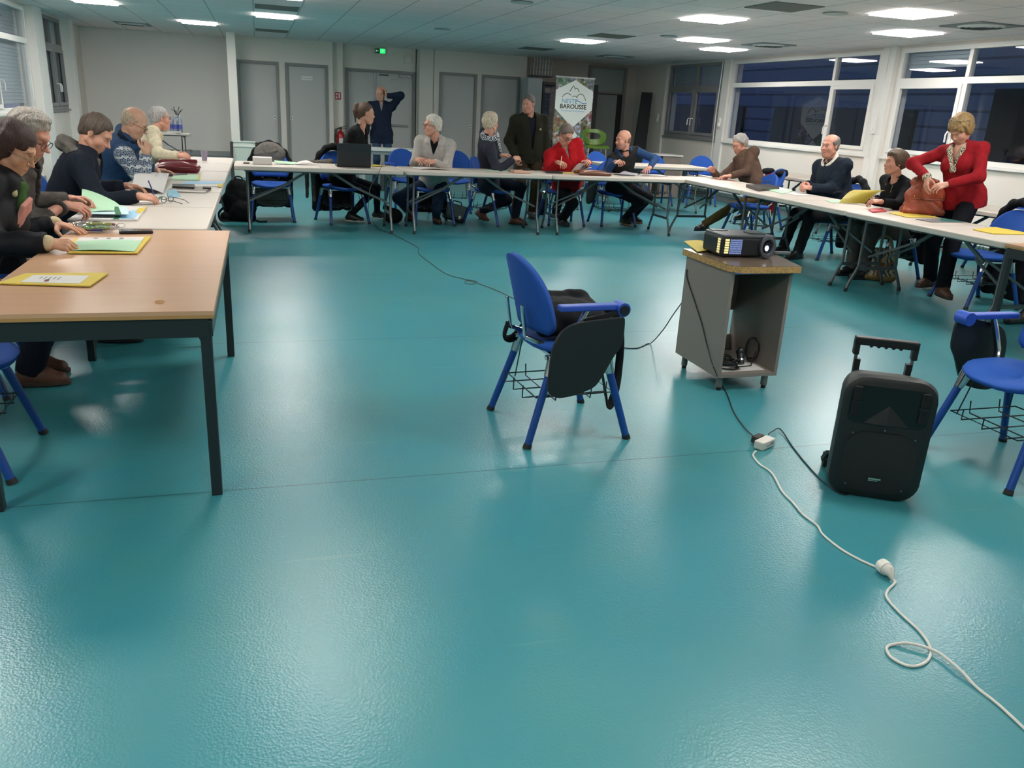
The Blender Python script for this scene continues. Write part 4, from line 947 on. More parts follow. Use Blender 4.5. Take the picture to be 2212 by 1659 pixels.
        inner = -(union([e((-.014, 0, .036), (.094, .071, .086)), e((.034, 0, -.03), (.050, .054, .078))], P, .02)+0)
        d = -smin(-d, -cut, .009*s); return np.maximum(d, inner)
    V, F = snet(fn, lo, hi, o.get('hres', .0042)*s*1.05)
    if len(F): hairp.add(V, F, np.zeros(len(F), int))
def hand(body, w, fd, nrm, side, curl, s=1.0, elbow=None, res=.0034, m=0, spread=1.0, thumb=.5, idx=None):
    """w wrist, fd finger direction, nrm back-of-hand direction, side +1 left hand -1 right"""
    x = unit(fd); z = unit(np.asarray(nrm, float)-x*(np.dot(nrm, x))); y = np.cross(z, x)*(-side)      # y towards the thumb
    X = lambda a, b, c: w+(x*a+y*b+z*c)*s
    pr = [C_(X(.012, .014, 0), X(.080, .026, .002), .0135*s), C_(X(.012, .004, .001), (X(.084, .006, .004)), .0145*s), C_(X(.012, -.008, 0), X(.080, -.013, .003), .0135*s), C_(X(.014, -.016, -.001), X(.072, -.031, 0), .0115*s), C_(X(.012, .016, -.006), X(.045, .034, -.012), .015*s, .012*s)]
    k = .009*s; fg = []
    for i, (by, bx_, L, r) in enumerate(((.027, .085, (.040, .025, .021), .0088), (.008, .090, (.044, .029, .022), .0090), (-.012, .086, (.040, .027, .021), .0085), (-.030, .077, (.031, .021, .018), .0076))):
        p = X(bx_, by, .003); an = 0; cu = curl if idx is None or i else idx; sp_ = (1.5-i)*.07*spread
        for j, l in enumerate(L):
            an += cu*(1.0 if j == 0 else 1.25)
            d = (x*math.cos(an)-z*math.sin(an))*math.cos(sp_)+y*math.sin(sp_); q = p+d*l*s; fg.append(C_(p, q, r*s*(1-.08*j), r*s*(.92-.08*j))); p = q
    p = X(.030, .030, -.010)
    for j, l in enumerate((.038, .031, .024)):
        d = unit(x*(.55+.25*j)+y*(.75-.35*j*(.6+thumb))-z*(.35+.25*j*thumb)); q = p+d*l*s; fg.append(C_(p, q, (.0125-.0015*j)*s, (.0115-.0018*j)*s)); p = q
    fa = []
    if elbow is not None:
        d = unit(np.asarray(elbow)-w); fa = [C_(w+x*.012*s, w+d*.04, .0235*s, .025*s), C_(w+d*.04, w+d*.13, .026*s, .034*s)]
    allp = pr+fg+fa; lo, hi = bounds(allp, .01)
    def fn(P):
        d = union(pr, P, k)
        if fa: d = smin(d, union(fa, P, .01), .02*s)
        q = None
        for f in fg:
            e = sd(f, P); q = e if q is None else np.minimum(q, e)
        q = smin(q, q+.001, .004); return smin(d, q, .006*s)
    V, F = snet(fn, lo, hi, res); body.add(V, F, np.full(len(F), m))
def person(label, hip, hc, hipyaw, shyaw, look, hands, feet, o):
    """hip: pelvis centre, hc: head centre, look (yaw, pitch, roll). hands/feet: (left, right) dicts"""
    s = o.get('s', 1.0); F_ = o.get('fem', 0); res = o.get('res', .012); belly = o.get('belly', 0)
    skin = skin_mat('skin_'+o.get('tone', 'c98e76').strip('#'), '#'+o.get('tone', 'c98e76').strip('#'))
    hip = np.array(hip, float); hc = np.array(hc, float); RH = Rm(*look)
    up = unit(hc-hip); nb = hc-RH[:, 0]*.040*s-vec(0, 0, 1)*.120*s-up*.062*s-Rm(shyaw)[:, 0]*.0   # base of the neck
    nb = nb+np.array(o.get('nb', (0, 0, 0)))
    U = unit(nb-hip); Fh = Rm(hipyaw)[:, 0]; Fs = Rm(shyaw)[:, 0]
    def fr_(f): f2 = unit(f-U*(f @ U)); return np.stack([f2, np.cross(U, f2), U], 1)
    Rh, Rs = fr_(Fh), fr_(Fs); Rmid = fr_(unit(Fh+Fs)); Lt = np.linalg.norm(nb-hip); w = (.95 if F_ else 1.06)*s
    at_ = lambda t, f=0, l=0, u=0, Q=Rs: hip+U*Lt*t+Q[:, 0]*f+Q[:, 1]*l+Q[:, 2]*u
    shw = (.165 if F_ else .192)*s*o.get('shw', 1); SH = [at_(.93, -.01, t*shw) for t in (1, -1)]
    g = o.get('girth', 1.0)
    torso = [E(hip, vec(.115, .165*(1.05 if F_ else 1), .12)*w*g, Rh), E(at_(.3, .01+belly*.5, 0, Q=Rmid), vec(.10+belly, .145+belly*.6, .15)*w*g, Rmid), E(at_(.62, .0+belly*.25), vec(.108+belly*.5, .15, .17)*w*g, Rs), E(at_(.8, -.01), vec(.098, .16, .13)*w*g, Rs),
             C_(at_(.93, -.015, .10*s), SH[0], .062*w, .056*w), C_(at_(.93, -.015, -.10*s), SH[1], .062*w, .056*w), C_(at_(.96), nb+unit(hc-nb)*.02, .07*w, .055*w)]
    if F_: torso += [E(at_(.68, .085, .065), (.05, .055, .06), Rs), E(at_(.68, .085, -.065), (.05, .055, .06), Rs)]
    neck = [C_(nb-U*.02, hc-RH[:, 0]*.022*s-RH[:, 2]*.05*s, (.052 if F_ else .064)*s, (.047 if F_ else .058)*s)]
    ul, fl = .285*s, .255*s; arms = []
    for i in (0, 1):
        hd = hands[i]; sg = 1 if i == 0 else -1; hint = hd.get('hint', Rs[:, 1]*sg*.28-vec(0, 0, 1)*1.0-Rs[:, 0]*.45)
        el, wr = ik(SH[i], hd['w'], ul, fl, hint); arms.append((SH[i], el, wr))
    th, sh = .425*s, .42*s; legs = []
    for i in (0, 1):
        sg = 1 if i == 0 else -1; hj = hip+Rh[:, 1]*sg*.088*w-vec(0, 0, 1)*.03+Fh*.02
        ft = np.array(feet[i]['p'], float); hint = feet[i].get('hint', Fh*.6+vec(0, 0, .7)); kn, an = ik(hj, ft, th, sh, hint); legs.append((hj, kn, an, feet[i]))
    body = Piece(); hairp = Piece()
    head(body, hairp, hc, RH, s*(.96 if F_ else 1.0)*o.get('hs', 1), o)
    body.groups([(0, neck)], .006, .02)
    core = [E(p[1], p[2]*.86, p[3]) if p[0] == 'e' else C_(p[1], p[2], p[3]*.86, p[4]*.86) for p in torso[:7]]
    for a, b_, c_ in arms: core += [C_(a, b_, .042*s, .034*s), C_(b_, c_, .034*s, .024*s)]
    for hj, kn, an, _f in legs: core += [C_(hj, kn, .068*s, .046*s), C_(kn, an, .044*s, .030*s), C_(an, an+vec(0, 0, -.03), .03*s)]
    body.groups([(0, core)], .022, .04)
    for i in (0, 1):
        hd = hands[i]
        if hd.get('hide'): continue
        wr = arms[i][2]; fd = hd.get('d', unit(wr-arms[i][1])); hand(body, wr, np.array(fd, float), np.array(hd.get('n', (0, 0, 1)), float), 1 if i == 0 else -1, hd.get('curl', .35), s*(.92 if F_ else 1.0)*o.get('hands', 1.0), arms[i][1], hd.get('res', .0036), 0, hd.get('spread', 1), hd.get('thumb', .5), hd.get('idx'))
    hm = mat('hair_'+o.get('hairc', '4a3a30'), '#'+o.get('hairc', '4a3a30'), .55, bump=1.0, bscale=230, var=.45, vscale=150, stretch=(1, 1, .18))
    browc = o.get('browc', o.get('hairc', '4a3a30'))
    mats = [skin, mat('lips_'+o.get('tone', 'c'), mixh(o.get('tone', 'c98e76'), '9a4a44', .45 if not F_ else .7), .45), mat('eye_white', '#d8d2cc', .25), mat('iris_dark', '#2b211c', .15), mat('brow_'+browc+o.get('tone', 'c'), mixh(o.get('tone', 'c98e76'), browc, .6), .8), skin_mat('flush_'+o.get('tone', 'c'), mixh(o.get('tone', 'c98e76'), 'b05848', .22)), skin_mat('beard_'+o.get('tone', 'c'), o.get('beard', '#8d7466'))]
    root = body.build('person', mats); tag(root, label, 'person')
    if hairp.V: hairp.build('hair', [hm], root)
    # --- upper garment
    T = o['top']; tm = T['m']; sl = T.get('sl', 1.0); inf = T.get('inf', .014); sd_ = o.get('seed', 1)
    G0 = [E(p[1], p[2]+inf, p[3]) if p[0] == 'e' else C_(p[1], p[2], p[3]+inf*.7, p[4]+inf*.5) for p in torso]
    hem = T.get('hem', .10); fl_ = T.get('flare', 0)
    if hip[2] < .75: hem = min(hem, .055)
    G0.append(E(hip-U*max(0, hem-.03), vec(.122+fl_, .172+fl_, .15)*w*g, Rh))
    if hip[2] > .75: G0 += [C_(hip+Rh[:, 1]*t_*.088*w+U*.03, hip+Rh[:, 1]*t_*.092*w+Fh*.015-U*hem, o.get('pr', .075)*w*1.12+.020) for t_ in (1, -1)]
    for q in T.get('extra', ()): G0.append(q(at_, Rs))
    sleeve = []
    for i, (a, b_, c_) in enumerate(arms):
        r = T.get('ar', .056)*w; d = unit(c_-b_); e_ = c_-d*(.012+T.get('cuff', 0)); sleeve += [C_(a, b_, r, r*.86), C_(b_, e_, r*.86, r*.66)]
    if T.get('vest'): pass
    v = T.get('v', 0); vc = at_(1.0, .0)
    def post(P, d):
        amp = T.get('wr', .005)*1.45; d = d+wrinkle(P, amp, T.get('wsc', 34), sd_)
        Lp = P-hip.astype(f32); u = Lp @ U.astype(f32); f = Lp @ Rs[:, 0].astype(f32); l = Lp @ Rs[:, 1].astype(f32)
        near = np.abs(l) < .24
        dlt = -(u+hem)                                    # below the hem
        dh = np.where(near & (f < .3), dlt, -1)
        d = np.maximum(d, np.where(u < .12, dh, -1))
        # neck opening
        q = sd(E(at_(1.03, .02), vec(.062, .068, .05)*s, Rs), P); d = np.maximum(d, -q)
        # sleeve ends
        for i, (a, b_, c_) in enumerate(arms):
            n_ = unit(c_-b_); e_ = c_-n_*(.005+T.get('cuff', 0)); near_ = np.sqrt(((P-c_.astype(f32))**2).sum(-1)) < .11
            d = np.maximum(d, np.where(near_, (P-e_.astype(f32)) @ n_.astype(f32), -1))
        if v:     # front opening: wedge
            wd = T.get('vw', .07)*np.clip((u-Lt*(1-v))/(Lt*v), -.05, 1)+T.get('vo', 0); d = np.maximum(d, np.where((f > .02) & (u > -.3), (wd-np.abs(l))*.8, -1))
        return d
    P1 = Piece()
    coll = T.get('collar', 0); cg = []
    if coll:
        ring = []; r0 = .075*w
        gap = T.get('cgap', .7)
        for k in range(11):
            a = gap+(2*PI-2*gap)*k/10; ring.append(at_(1.0, 0, 0)+(Rs[:, 0]*math.cos(a)*r0*.95+Rs[:, 1]*math.sin(a)*r0)+U*(coll*.35+.012*math.cos(a)*-1)+Rs[:, 0]*.02)
        cg = [C_(ring[k], ring[k+1], .013+coll*.2) for k in range(10)]
    if T.get('vest'):
        P1.groups([(0, G0+cg)], res, .045, post)
        P1.build(T['name'], [tm], root)
        P2 = Piece(); P2.groups([(0, sleeve+[E(p[1], p[2]+.002, p[3]) if p[0] == 'e' else C_(p[1], p[2], p[3]+.002, p[4]+.002) for p in torso[2:]])], res, .03, post)
        P2.build('undershirt', [T['vest']], root)
    else:
        mats_ = [tm]+([T['m2']] if 'm2' in T else [])
        G = [(0, G0+cg)]+[(1 if 'm2' in T and T.get('m2on', 'sleeve') == 'sleeve' else 0, sleeve)]
        P1.groups(G, res, .04, post)
        P1.build(T['name'], mats_, root, T.get('recol'))
    if 'shirt' in o:
        sm_ = o['shirt']; P3 = Piece(); G3 = [E(p[1], p[2]+.003, p[3]) if p[0] == 'e' else C_(p[1], p[2], p[3]+.002, p[4]+.001) for p in torso[1:]]
        ring = []; r0 = .064*w
        for k in range(11):
            a = .35+(2*PI-.7)*k/10; ring.append(at_(1.03, .012, 0)+(Rs[:, 0]*math.cos(a)*r0+Rs[:, 1]*math.sin(a)*r0)+U*(.012-.014*math.cos(a)))
        cgs = [C_(ring[k], ring[k+1], .012) for k in range(10)]
        def post3(P, d):
            q = sd(E(at_(1.06, .03), vec(.052, .056, .05)*s, Rs), P); d = np.maximum(d, -q); return np.minimum(d, union(cgs, P, .006)) if o.get('shcol', 1) else d
        P3.groups([(0, G3)], .009, .035, post3); P3.build('shirt', [sm_], root)
    # --- trousers
    if 'pants' in o:
        pm = o['pants']; pr_ = o.get('pr', .075)*w; P4 = Piece(); pg = [E(hip, vec(.118, .168, .115)*w*g, Rh)]
        for hj, kn, an, _f in legs:
            d = unit(an-kn); pg += [C_(hj, kn, pr_*1.12, pr_*.80), C_(kn, an-d*.0, pr_*.80, pr_*o.get('cufr', .66))]
        def post4(P, d):
            d = d+wrinkle(P, .006, 30, sd_+5)
            Hd = P-hip.astype(f32); d = np.maximum(d, np.where(np.sqrt((Hd**2).sum(-1)) < .27, Hd @ U.astype(f32)-.10, -1))
            for hj, kn, an, _f in legs:
                n_ = unit(an-kn); nr = np.sqrt(((P-an.astype(f32))**2).sum(-1)) < .15; d = np.maximum(d, np.where(nr, (P-(an+n_*.01).astype(f32)) @ n_.astype(f32), -1))
            return d
        P4.groups([(0, pg)], res, .035, post4); P4.build('trousers', [pm], root)
    # --- shoes
    for hj, kn, an, ff in legs:
        if ff.get('hide'): continue
        y = math.radians(ff.get('yaw', hipyaw)); fw = vec(math.cos(y), math.sin(y), 0); pit = math.radians(ff.get('pitch', 0)); fwd = fw*math.cos(pit)+vec(0, 0, 1)*math.sin(pit); upv = unit(np.cross(fwd, np.cross(vec(0, 0, 1), fwd)) if False else vec(0, 0, 1)*math.cos(pit)-fw*math.sin(pit)); lf = np.cross(upv, fwd)
        bt = an-upv*.085*s; Q = lambda a, b_, c_: bt+(fwd*a+lf*b_+upv*c_)*s
        P5 = Piece(); up_ = [C_(Q(-.035, 0, .045), Q(.05, 0, .045), .040*s, .042*s), C_(Q(.05, 0, .038), Q(.135, 0, .030), .042*s, .036*s), C_(Q(-.01, 0, .06), Q(-.005, 0, .06+ff.get('hi', .04)), .042*s, .040*s), C_(Q(.02, 0, .07), Q(.07, 0, .05), .034*s, .034*s)]
        def post5(P, d):
            h_ = (P-bt.astype(f32)) @ upv.astype(f32); return np.maximum(d, .012-h_)
        P5.groups([(0, up_)], .007, .03, post5); so = P5.build('shoe', [o.get('shoe', M_black)], root)
        b = MB(); pl = superell(.138*s, .042*s, 2.4, 20); M4 = frame(bt+(fwd*.045+upv*.0)*s, fwd, upv); b.prism(pl, 0, .022*s, M4); b.build('sole', o.get('sole', M_cap), so, 1, bevel=.004)
    if o.get('glasses'):
        gm = o['glasses']; s2 = s*(.96 if F_ else 1.0)*o.get('hs', 1); dz = o.get('gz', 0.0); O2 = hc; X = lambda x, y, z: O2+RH @ (vec(x, y, z)*s2); b = MB()
        for t in (1, -1):
            pts = []
            for k in range(16):
                a = 2*PI*k/16; pts.append(X(.103-.10*(abs(t*.034+.024*math.cos(a))-.01)**2*20*.12, t*.034+.024*math.cos(a), dz+.002+.0175*math.sin(a)))
            b.tube(pts, .0019*o.get('gt', 1), 6, closed=True)
            b.tube([X(.098, t*.058, dz+.008), X(.06, t*.076, dz+.010), X(-.005, t*.083, dz+.008), X(-.02, t*.083, dz-.008)], .0018*o.get('gt', 1), 6)
        b.tube([X(.105, .010, dz+.006), X(.108, 0, dz+.008), X(.105, -.010, dz+.006)], .0018*o.get('gt', 1), 6)
        b.build('glasses', gm, root, 1)
    return root, dict(at=at_, Rs=Rs, Rh=Rh, U=U, nb=nb, arms=arms, RH=RH, hc=hc, hip=hip, legs=legs)
def fab(n, c, r=.85, b=.35, sc=500, v=.12): return mat(n, c, r, spec=.18, bump=b, bscale=sc, var=v, vscale=30)
def tz(px, py, z=.77): return np.array(at(px, py, z))
def hd(w, **k): return dict(w=np.array(w, float), **k)
def ankle(px, py, z=.09, **k): v = at(px, py, 0.02); return dict(p=(v.x, v.y, z), **k)
def drape(root, name, prims, m, k=.02, res=.008, wr=.004, hollow=None, label=None):
    P = Piece(); P.groups([(0, prims)], res, k, lambda Q, d: d+wrinkle(Q, wr, 45, 7)); o = P.build(name, [m], root)
    if label: o['label'] = label
    return o
gd = mat('glasses_black', '#141414', .3); gb_ = mat('glasses_brown', '#3a2620', .3); gm_ = mat('glasses_metal', '#b99a78', .25, .8)
M_dkt = fab('dark_trousers', '#15181f'); M_jean = fab('blue_jeans', '#1d2c42', v=.25); M_brsh = mat('brown_leather', '#4a2c1e', .45, bump=.1); M_blsh = mat('black_leather', '#121214', .4)
# ---- left row, seated facing right
h = atX(25, 320, -1.13); CASTL1 = person('woman with dark bob, gold glasses, green and pink scarf and black coat', (-1.45, 4.42, .56), h, -5, -5, (-8, -30, 0),
  [hd(tz(118, 483, .785), d=(.85, -.35, -.12), n=(0, 0, 1), curl=.12, spread=1.2, res=.003), hd(tz(103, 525, .785), d=(1, .05, -.12), n=(0, -.5, .9), curl=.75, res=.003)],
  [dict(p=(-1.22, 4.72, .09), yaw=-5), dict(p=(-1.18, 4.5, .09), yaw=0)],
  dict(fem=1, hs=1.04, tone='c8906f', hair='bob', browc='6a4a3c', hairc='38211c', ht=.011, line=(.075, .04, -.0, -.06), len=-.055, fringe=.02, lids=.8, res=.009, hres=.0032, nose=1.1, seed=3, glasses=gm_, gz=-.006, hands=1.06, wave=.003, ws=60,
  top=dict(name='coat', m=fab('black_puffer', '#1a1b20', .55, .2), inf=.038, hem=.28, flare=.05, ar=.078, wr=.008, wsc=26, collar=.05, cgap=.8), pants=fab('navy_jeans_dark', '#141926'), pr=.085, cufr=.85, shoe=mat('brown_boot', '#5a382a', .6), sole=mat('sole_brown', '#3b2a20', .6)))
r_, I = CASTL1; A = I['at']
g1 = fab('scarf_green', '#3c5a2c'); g2 = fab('scarf_pink', '#d9978c'); g3 = fab('scarf_beige', '#b7ad84')
pts = [A(1.04, .065*math.cos(a)+.02, .075*math.sin(a)) for a in np.linspace(-.3, 2*PI-.6, 14)]
drape(r_, 'scarf', [C_(pts[i], pts[i+1], .020) for i in range(13)]+[C_(A(1.02, .085, -.015), A(.84, .125, -.02), .024, .03), C_(A(1.02, .085, .02), A(.86, .12, .015), .022, .026)], g1, label='green scarf')
b = MB(); M4 = frame(A(.80, .158, -.02), -I['Rs'][:, 1], I['Rs'][:, 0]); b.prism([(-.03, .03), (-.005, .06), (.018, .035), (.045, .055), (.04, .0), (.055, -.05), (.01, -.105), (-.045, -.045), (-.025, -.01)], -.012, .010, M4); b.build('scarf_end', g2, r_, bevel=.006)['label'] = 'pink scarf end'
drape(r_, 'scarf_fold', [C_(A(1.03, .075, -.055), A(.95, .10, -.065), .012, .016)], g3, wr=.002, label='beige stripe of the scarf')
drape(r_, 'cuff', [C_(I['arms'][i][2]-unit(I['arms'][i][2]-I['arms'][i][1])*.03, I['arms'][i][2]-unit(I['arms'][i][2]-I['arms'][i][1])*.0, .036, .038) for i in (0, 1)], fab('knit_beige', '#c9b594'), wr=.003, res=.006)
b = MB(); w = CASTL1[1]['arms'][0][2]; M4 = frame(w+vec(.085, -.035, .006), (.85, -.35, -.12), (0, 0, 1)); b.tube([tuple(M4 @ Vector((.02, .0105*math.cos(a), .0105*math.sin(a)))) for a in np.linspace(0, 2*PI, 13)[:-1]], .0016, 6, closed=True); b.build('finger_ring', mat('silver', '#d0d2d4', .2, 1), r_)
h = atX(62, 292, -1.17); r_, I = person('grey-haired man in grey blazer and glasses reading a green folder', (-1.5, 5.22, .56), h, -5, -5, (-15, -28, 0),
  [hd(tz(148, 430, .84), d=(.95, .1, -.1), n=(0, .6, .8), curl=.5), hd(tz(138, 443, .84), d=(.95, .1, -.15), n=(-.1, -.5, .9), curl=.6, thumb=.2)],
  [dict(p=(-.95, 5.55, .09)), dict(p=(-.92, 5.3, .09))],
  dict(tone='bf7f6a', hair='short', hairc='a39a92', browc='8b7f76', ht=.014, line=(.072, .04, .0, -.06), lids=.8, res=.010, hres=.0036, nose=1.25, seed=8, wave=.007, glasses=gb_, gz=-.006, tufts=[((.03, 0, .12), (.05, .05, .02))],
  top=dict(name='blazer', m=fab('grey_blazer', '#4b4643', v=.25), inf=.022, hem=.22, flare=.03, ar=.062, v=.8, vw=.045, collar=.03, cgap=.9), shirt=fab('black_shirt', '#14151b'), pants=M_dkt, shoe=M_blsh))
h = atX(207, 288, -1.07); by = 6.45
r_, I = person('man in navy coat with grey hood writing with a blue pen', (-1.42, by, .56), h, 0, 0, (-10, -36, 0),
  [hd(tz(270, 401, .80), d=(1, -.1, -.1), n=(0, .3, 1), curl=.35), hd(tz(298, 424, .80), d=(.9, .30, -.12), n=(-.1, -.5, 1), curl=.6, idx=.4)],
  [dict(p=(-.85, by+.2, .09)), dict(p=(-.8, by-.1, .09))],
  dict(tone='c48a72', hair='short', hairc='4e4037', ht=.009, line=(.080, .045, .0, -.06), lids=.9, res=.009, hres=.0033, nose=1.2, seed=3, fat=.3, girth=1.05, wave=.005,
  top=dict(name='coat', m=fab('navy_coat', '#141b26'), inf=.026, hem=.25, flare=.03, ar=.068, wr=.006, wsc=26, v=.7, vw=.04), shirt=fab('navy_shirt', '#101826'), pants=M_dkt, shoe=M_blsh))
A = I['at']; gh = fab('hood_grey', '#5b5752', v=.25)
pts = [A(1.0, -.03+.10*math.cos(a), .105*math.sin(a), .012*math.cos(a)) for a in np.linspace(.55, 2*PI-.55, 13)]
drape(r_, 'hood', [C_(pts[i], pts[i+1], .024+.016*math.sin(PI*i/11)) for i in range(12)]+[E(A(1.0, -.15, 0, .015), (.07, .10, .032), I['Rs']), E(A(.96, -.17, 0), (.045, .085, .04), I['Rs'])]+[C_(A(.99, .06, t*.06), A(.6, .15, t*.055), .026, .02) for t in (1, -1)]+[C_(A(.6, .15, t*.055), A(.35, .15, t*.06), .02) for t in (1, -1)], gh, .02, .007, .009, label='grey hood and zip edges')
h = atX(291, 266, -1.03); by = 8.15
def recol_l4(Cn, M): return M
def m_nordic():
    m = fab('nordic_sweater', '#2c4668'); nt, N, L, b = nodes(m); tc = N.new('ShaderNodeTexCoord'); sx = N.new('ShaderNodeSeparateXYZ'); L.new(tc.outputs['Object'], sx.inputs[0])
    z = sx.outputs[2]; x = mathn(nt, 'ADD', sx.outputs[0], sx.outputs[1])
    zig = mathn(nt, 'PINGPONG', mathn(nt, 'MULTIPLY', x, 1.0), .02)
    s = mathn(nt, 'FRACT', mathn(nt, 'MULTIPLY', mathn(nt, 'ADD', z, zig), 14.0)); a = mathn(nt, 'LESS_THAN', s, .2)
    v = N.new('ShaderNodeTexVoronoi'); v.feature = 'DISTANCE_TO_EDGE'; v.inputs['Scale'].default_value = 70; v.inputs['Randomness'].default_value = .6; L.new(tc.outputs['Object'], v.inputs[0])
    c = mathn(nt, 'LESS_THAN', v.outputs[0], .085); f = mathn(nt, 'MAXIMUM', a, mathn(nt, 'MULTIPLY', c, .75))
    # confined to the sleeve and the yoke : below the shoulder
    zz = mathn(nt, 'MULTIPLY', mathn(nt, 'LESS_THAN', z, 1.06), mathn(nt, 'GREATER_THAN', z, .74)); xx = mathn(nt, 'LESS_THAN', sx.outputs[1], 8.22)
    f = mathn(nt, 'MULTIPLY', mathn(nt, 'MULTIPLY', f, zz), xx)
    L.new(mixc(nt, f, lin('#2b4668'), lin('#c9cfd0')), b.inputs[0]); return m
Mn = m_nordic()
er = atX(330, 378, -.90)
r_, I = person('bald man with fringe and glasses in patterned blue sweater, hand at mouth', (-1.45, by+.1, .56), h, 0, 5, (-5, -30, 0),
  [hd(tz(335, 367, .785), d=(1, -.15, -.05), n=(0, .2, 1), curl=.18), hd(np.array(atX(316, 332, -.93)), d=(.25, .25, 1), n=(.6, -.8, 0), curl=1.15, thumb=1, hint=(.3, -.3, -1))],
  [dict(p=(-.9, by+.3, .09)), dict(p=(-.85, by, .09))],
  dict(tone='d3a084', hair='short', hairc='b7a48c', browc='a08d78', ht=.008, line=(.2, .1, .0, -.06), bald=(.098, .01), lids=.85, res=.010, hres=.0038, nose=1.1, seed=5, fat=1, girth=1.12, belly=.05, shw=1.06, glasses=gd, gz=-.006,
  top=dict(name='sweater', m=fab('sweater_blue', '#2b4668'), m2=Mn, inf=.018, hem=.16, ar=.07, wr=.005, collar=.05, cgap=.5), pants=fab('grey_cords', '#5a5650'), shoe=M_blsh))
A = I['at']; pts = [A(1.02, .0+.08*math.cos(a), .085*math.sin(a), .015) for a in np.linspace(.5, 2*PI-.5, 12)]
drape(r_, 'collar', [C_(pts[i], pts[i+1], .024) for i in range(11)], fab('navy_collar', '#141c2c'), wr=.002)
h = atX(346, 256, -1.08); by = 10.35
r_, I = person('grey-haired man in cream jacket holding spectacles at the row end', (-1.45, by, .56), h, 5, 10, (20, 2, 0),
  [hd(tz(382, 332, .80), d=(1, 0, .05), n=(0, .5, 1), curl=.8), hd(tz(386, 337, .80), d=(1, .2, .1), n=(0, -.6, .8), curl=.8)],
  [dict(p=(-.95, by+.2, .09)), dict(p=(-.9, by, .09))],
  dict(tone='cf8f78', hair='short', hairc='a5a29f', ht=.012, line=(.082, .04, .0, -.06), lids=.4, res=.011, nose=1.0, seed=9, wave=.006, fat=.7, glasses=gd,
  top=dict(name='jacket', m=fab('cream_jacket', '#c9bfa4'), inf=.024, hem=.16, ar=.066, wr=.007, collar=.03), shirt=fab('olive_shirt', '#6f6a55'), pants=M_dkt, shoe=M_blsh))
# ---- back row
h = atY(790, 246, 10.5)
r_, I = person('woman with ponytail in black top leaning forward behind the laptop', (.98, 10.72, .55), h, -40, -30, (8, -4, 0),
  [hd(tz(783, 372, .60), d=(.5, -.4, -.7), n=(0, -1, .3), curl=.6), hd(tz(779, 374, .60), d=(.6, -.4, -.7), n=(-.3, -1, .2), curl=.6)],
  [ankle(815, 468, .08, yaw=-30), ankle(758, 474, .08, yaw=-20)],
  dict(fem=1, tone='d0967c', hair='tail', hairc='4f392c', ht=.007, line=(.085, .055, .025, -.045), lids=.3, res=.010, girth=1.2, shw=1.08, hs=1.05, seed=11, wave=.002, nose=.9,
  top=dict(name='top', m=fab('black_knit', '#16171b', .9), inf=.016, hem=.12, ar=.055, v=.18, vw=.05), pants=M_dkt, pr=.07, cufr=.6, shoe=M_blsh, sole=mat('sole_white', '#c9c4b8', .5)))
h = atY(822, 203, 15.5)
person('bald man in navy jacket standing by the exit door, hand on head', (h.x+.02, 15.5, .93), h, -95, -95, (-108, -12, 0),
  [hd(np.array(atY(835, 207, 15.42)), d=(-.25, -.0, .9), n=(.9, -.3, .3), curl=.3, hint=(1, -.2, .15), res=.006), hd((h.x-.28, 15.35, .92), hide=1)],
  [dict(p=(h.x+.14, 15.5, .09), hint=(0, -1, 0)), dict(p=(h.x-.1, 15.5, .09), hint=(0, -1, 0))],
  dict(tone='b88468', hair='short', hairc='6b5e55', bald=(.10, .01), ht=.006, line=(.2, .1, .0, -.05), lids=.3, res=.013, hres=.006, seed=13,
  top=dict(name='jacket', m=fab('navy_parka', '#172134'), inf=.028, hem=.16, ar=.066, collar=.03, v=.3, vw=.03), shirt=fab('grey_tee', '#8d8e90'), pants=fab('jeans_mid', '#2e4258'), shoe=M_blsh))
h = atY(934, 272, 10.45)
r_, I = person('white-haired man with glasses in light grey fleece, head turned left', (2.16, 10.72, .55), h, -95, -110, (188, 0, 0),
  [hd(np.array(atY(938, 350, 10.22)), d=(-.7, -.5, .1), n=(.3, -.4, .8), curl=.75), hd(np.array(atY(899, 344, 10.3)), d=(.3, -.9, .0), n=(-.5, -.2, .8), curl=.6)],
  [ankle(942, 478, .09, yaw=-85), ankle(888, 472, .09, yaw=-125)],
  dict(tone='c98d78', hair='short', hairc='c9c3ba', browc='a8a199', ht=.016, line=(.075, .045, -.01, -.085), lids=.3, res=.010, seed=15, wave=.007, ws=60, fat=.4, glasses=gb_, gt=1.3,
  top=dict(name='fleece', m=fab('grey_fleece', '#b0aba6', .95), inf=.024, hem=.18, ar=.064, wr=.006, collar=.045, cgap=.55, v=.25, vw=.05), shirt=fab('black_shirt', '#14151b'), pants=M_jean, pr=.078, shoe=M_brsh))
h = atY(1060, 266, 10.4)
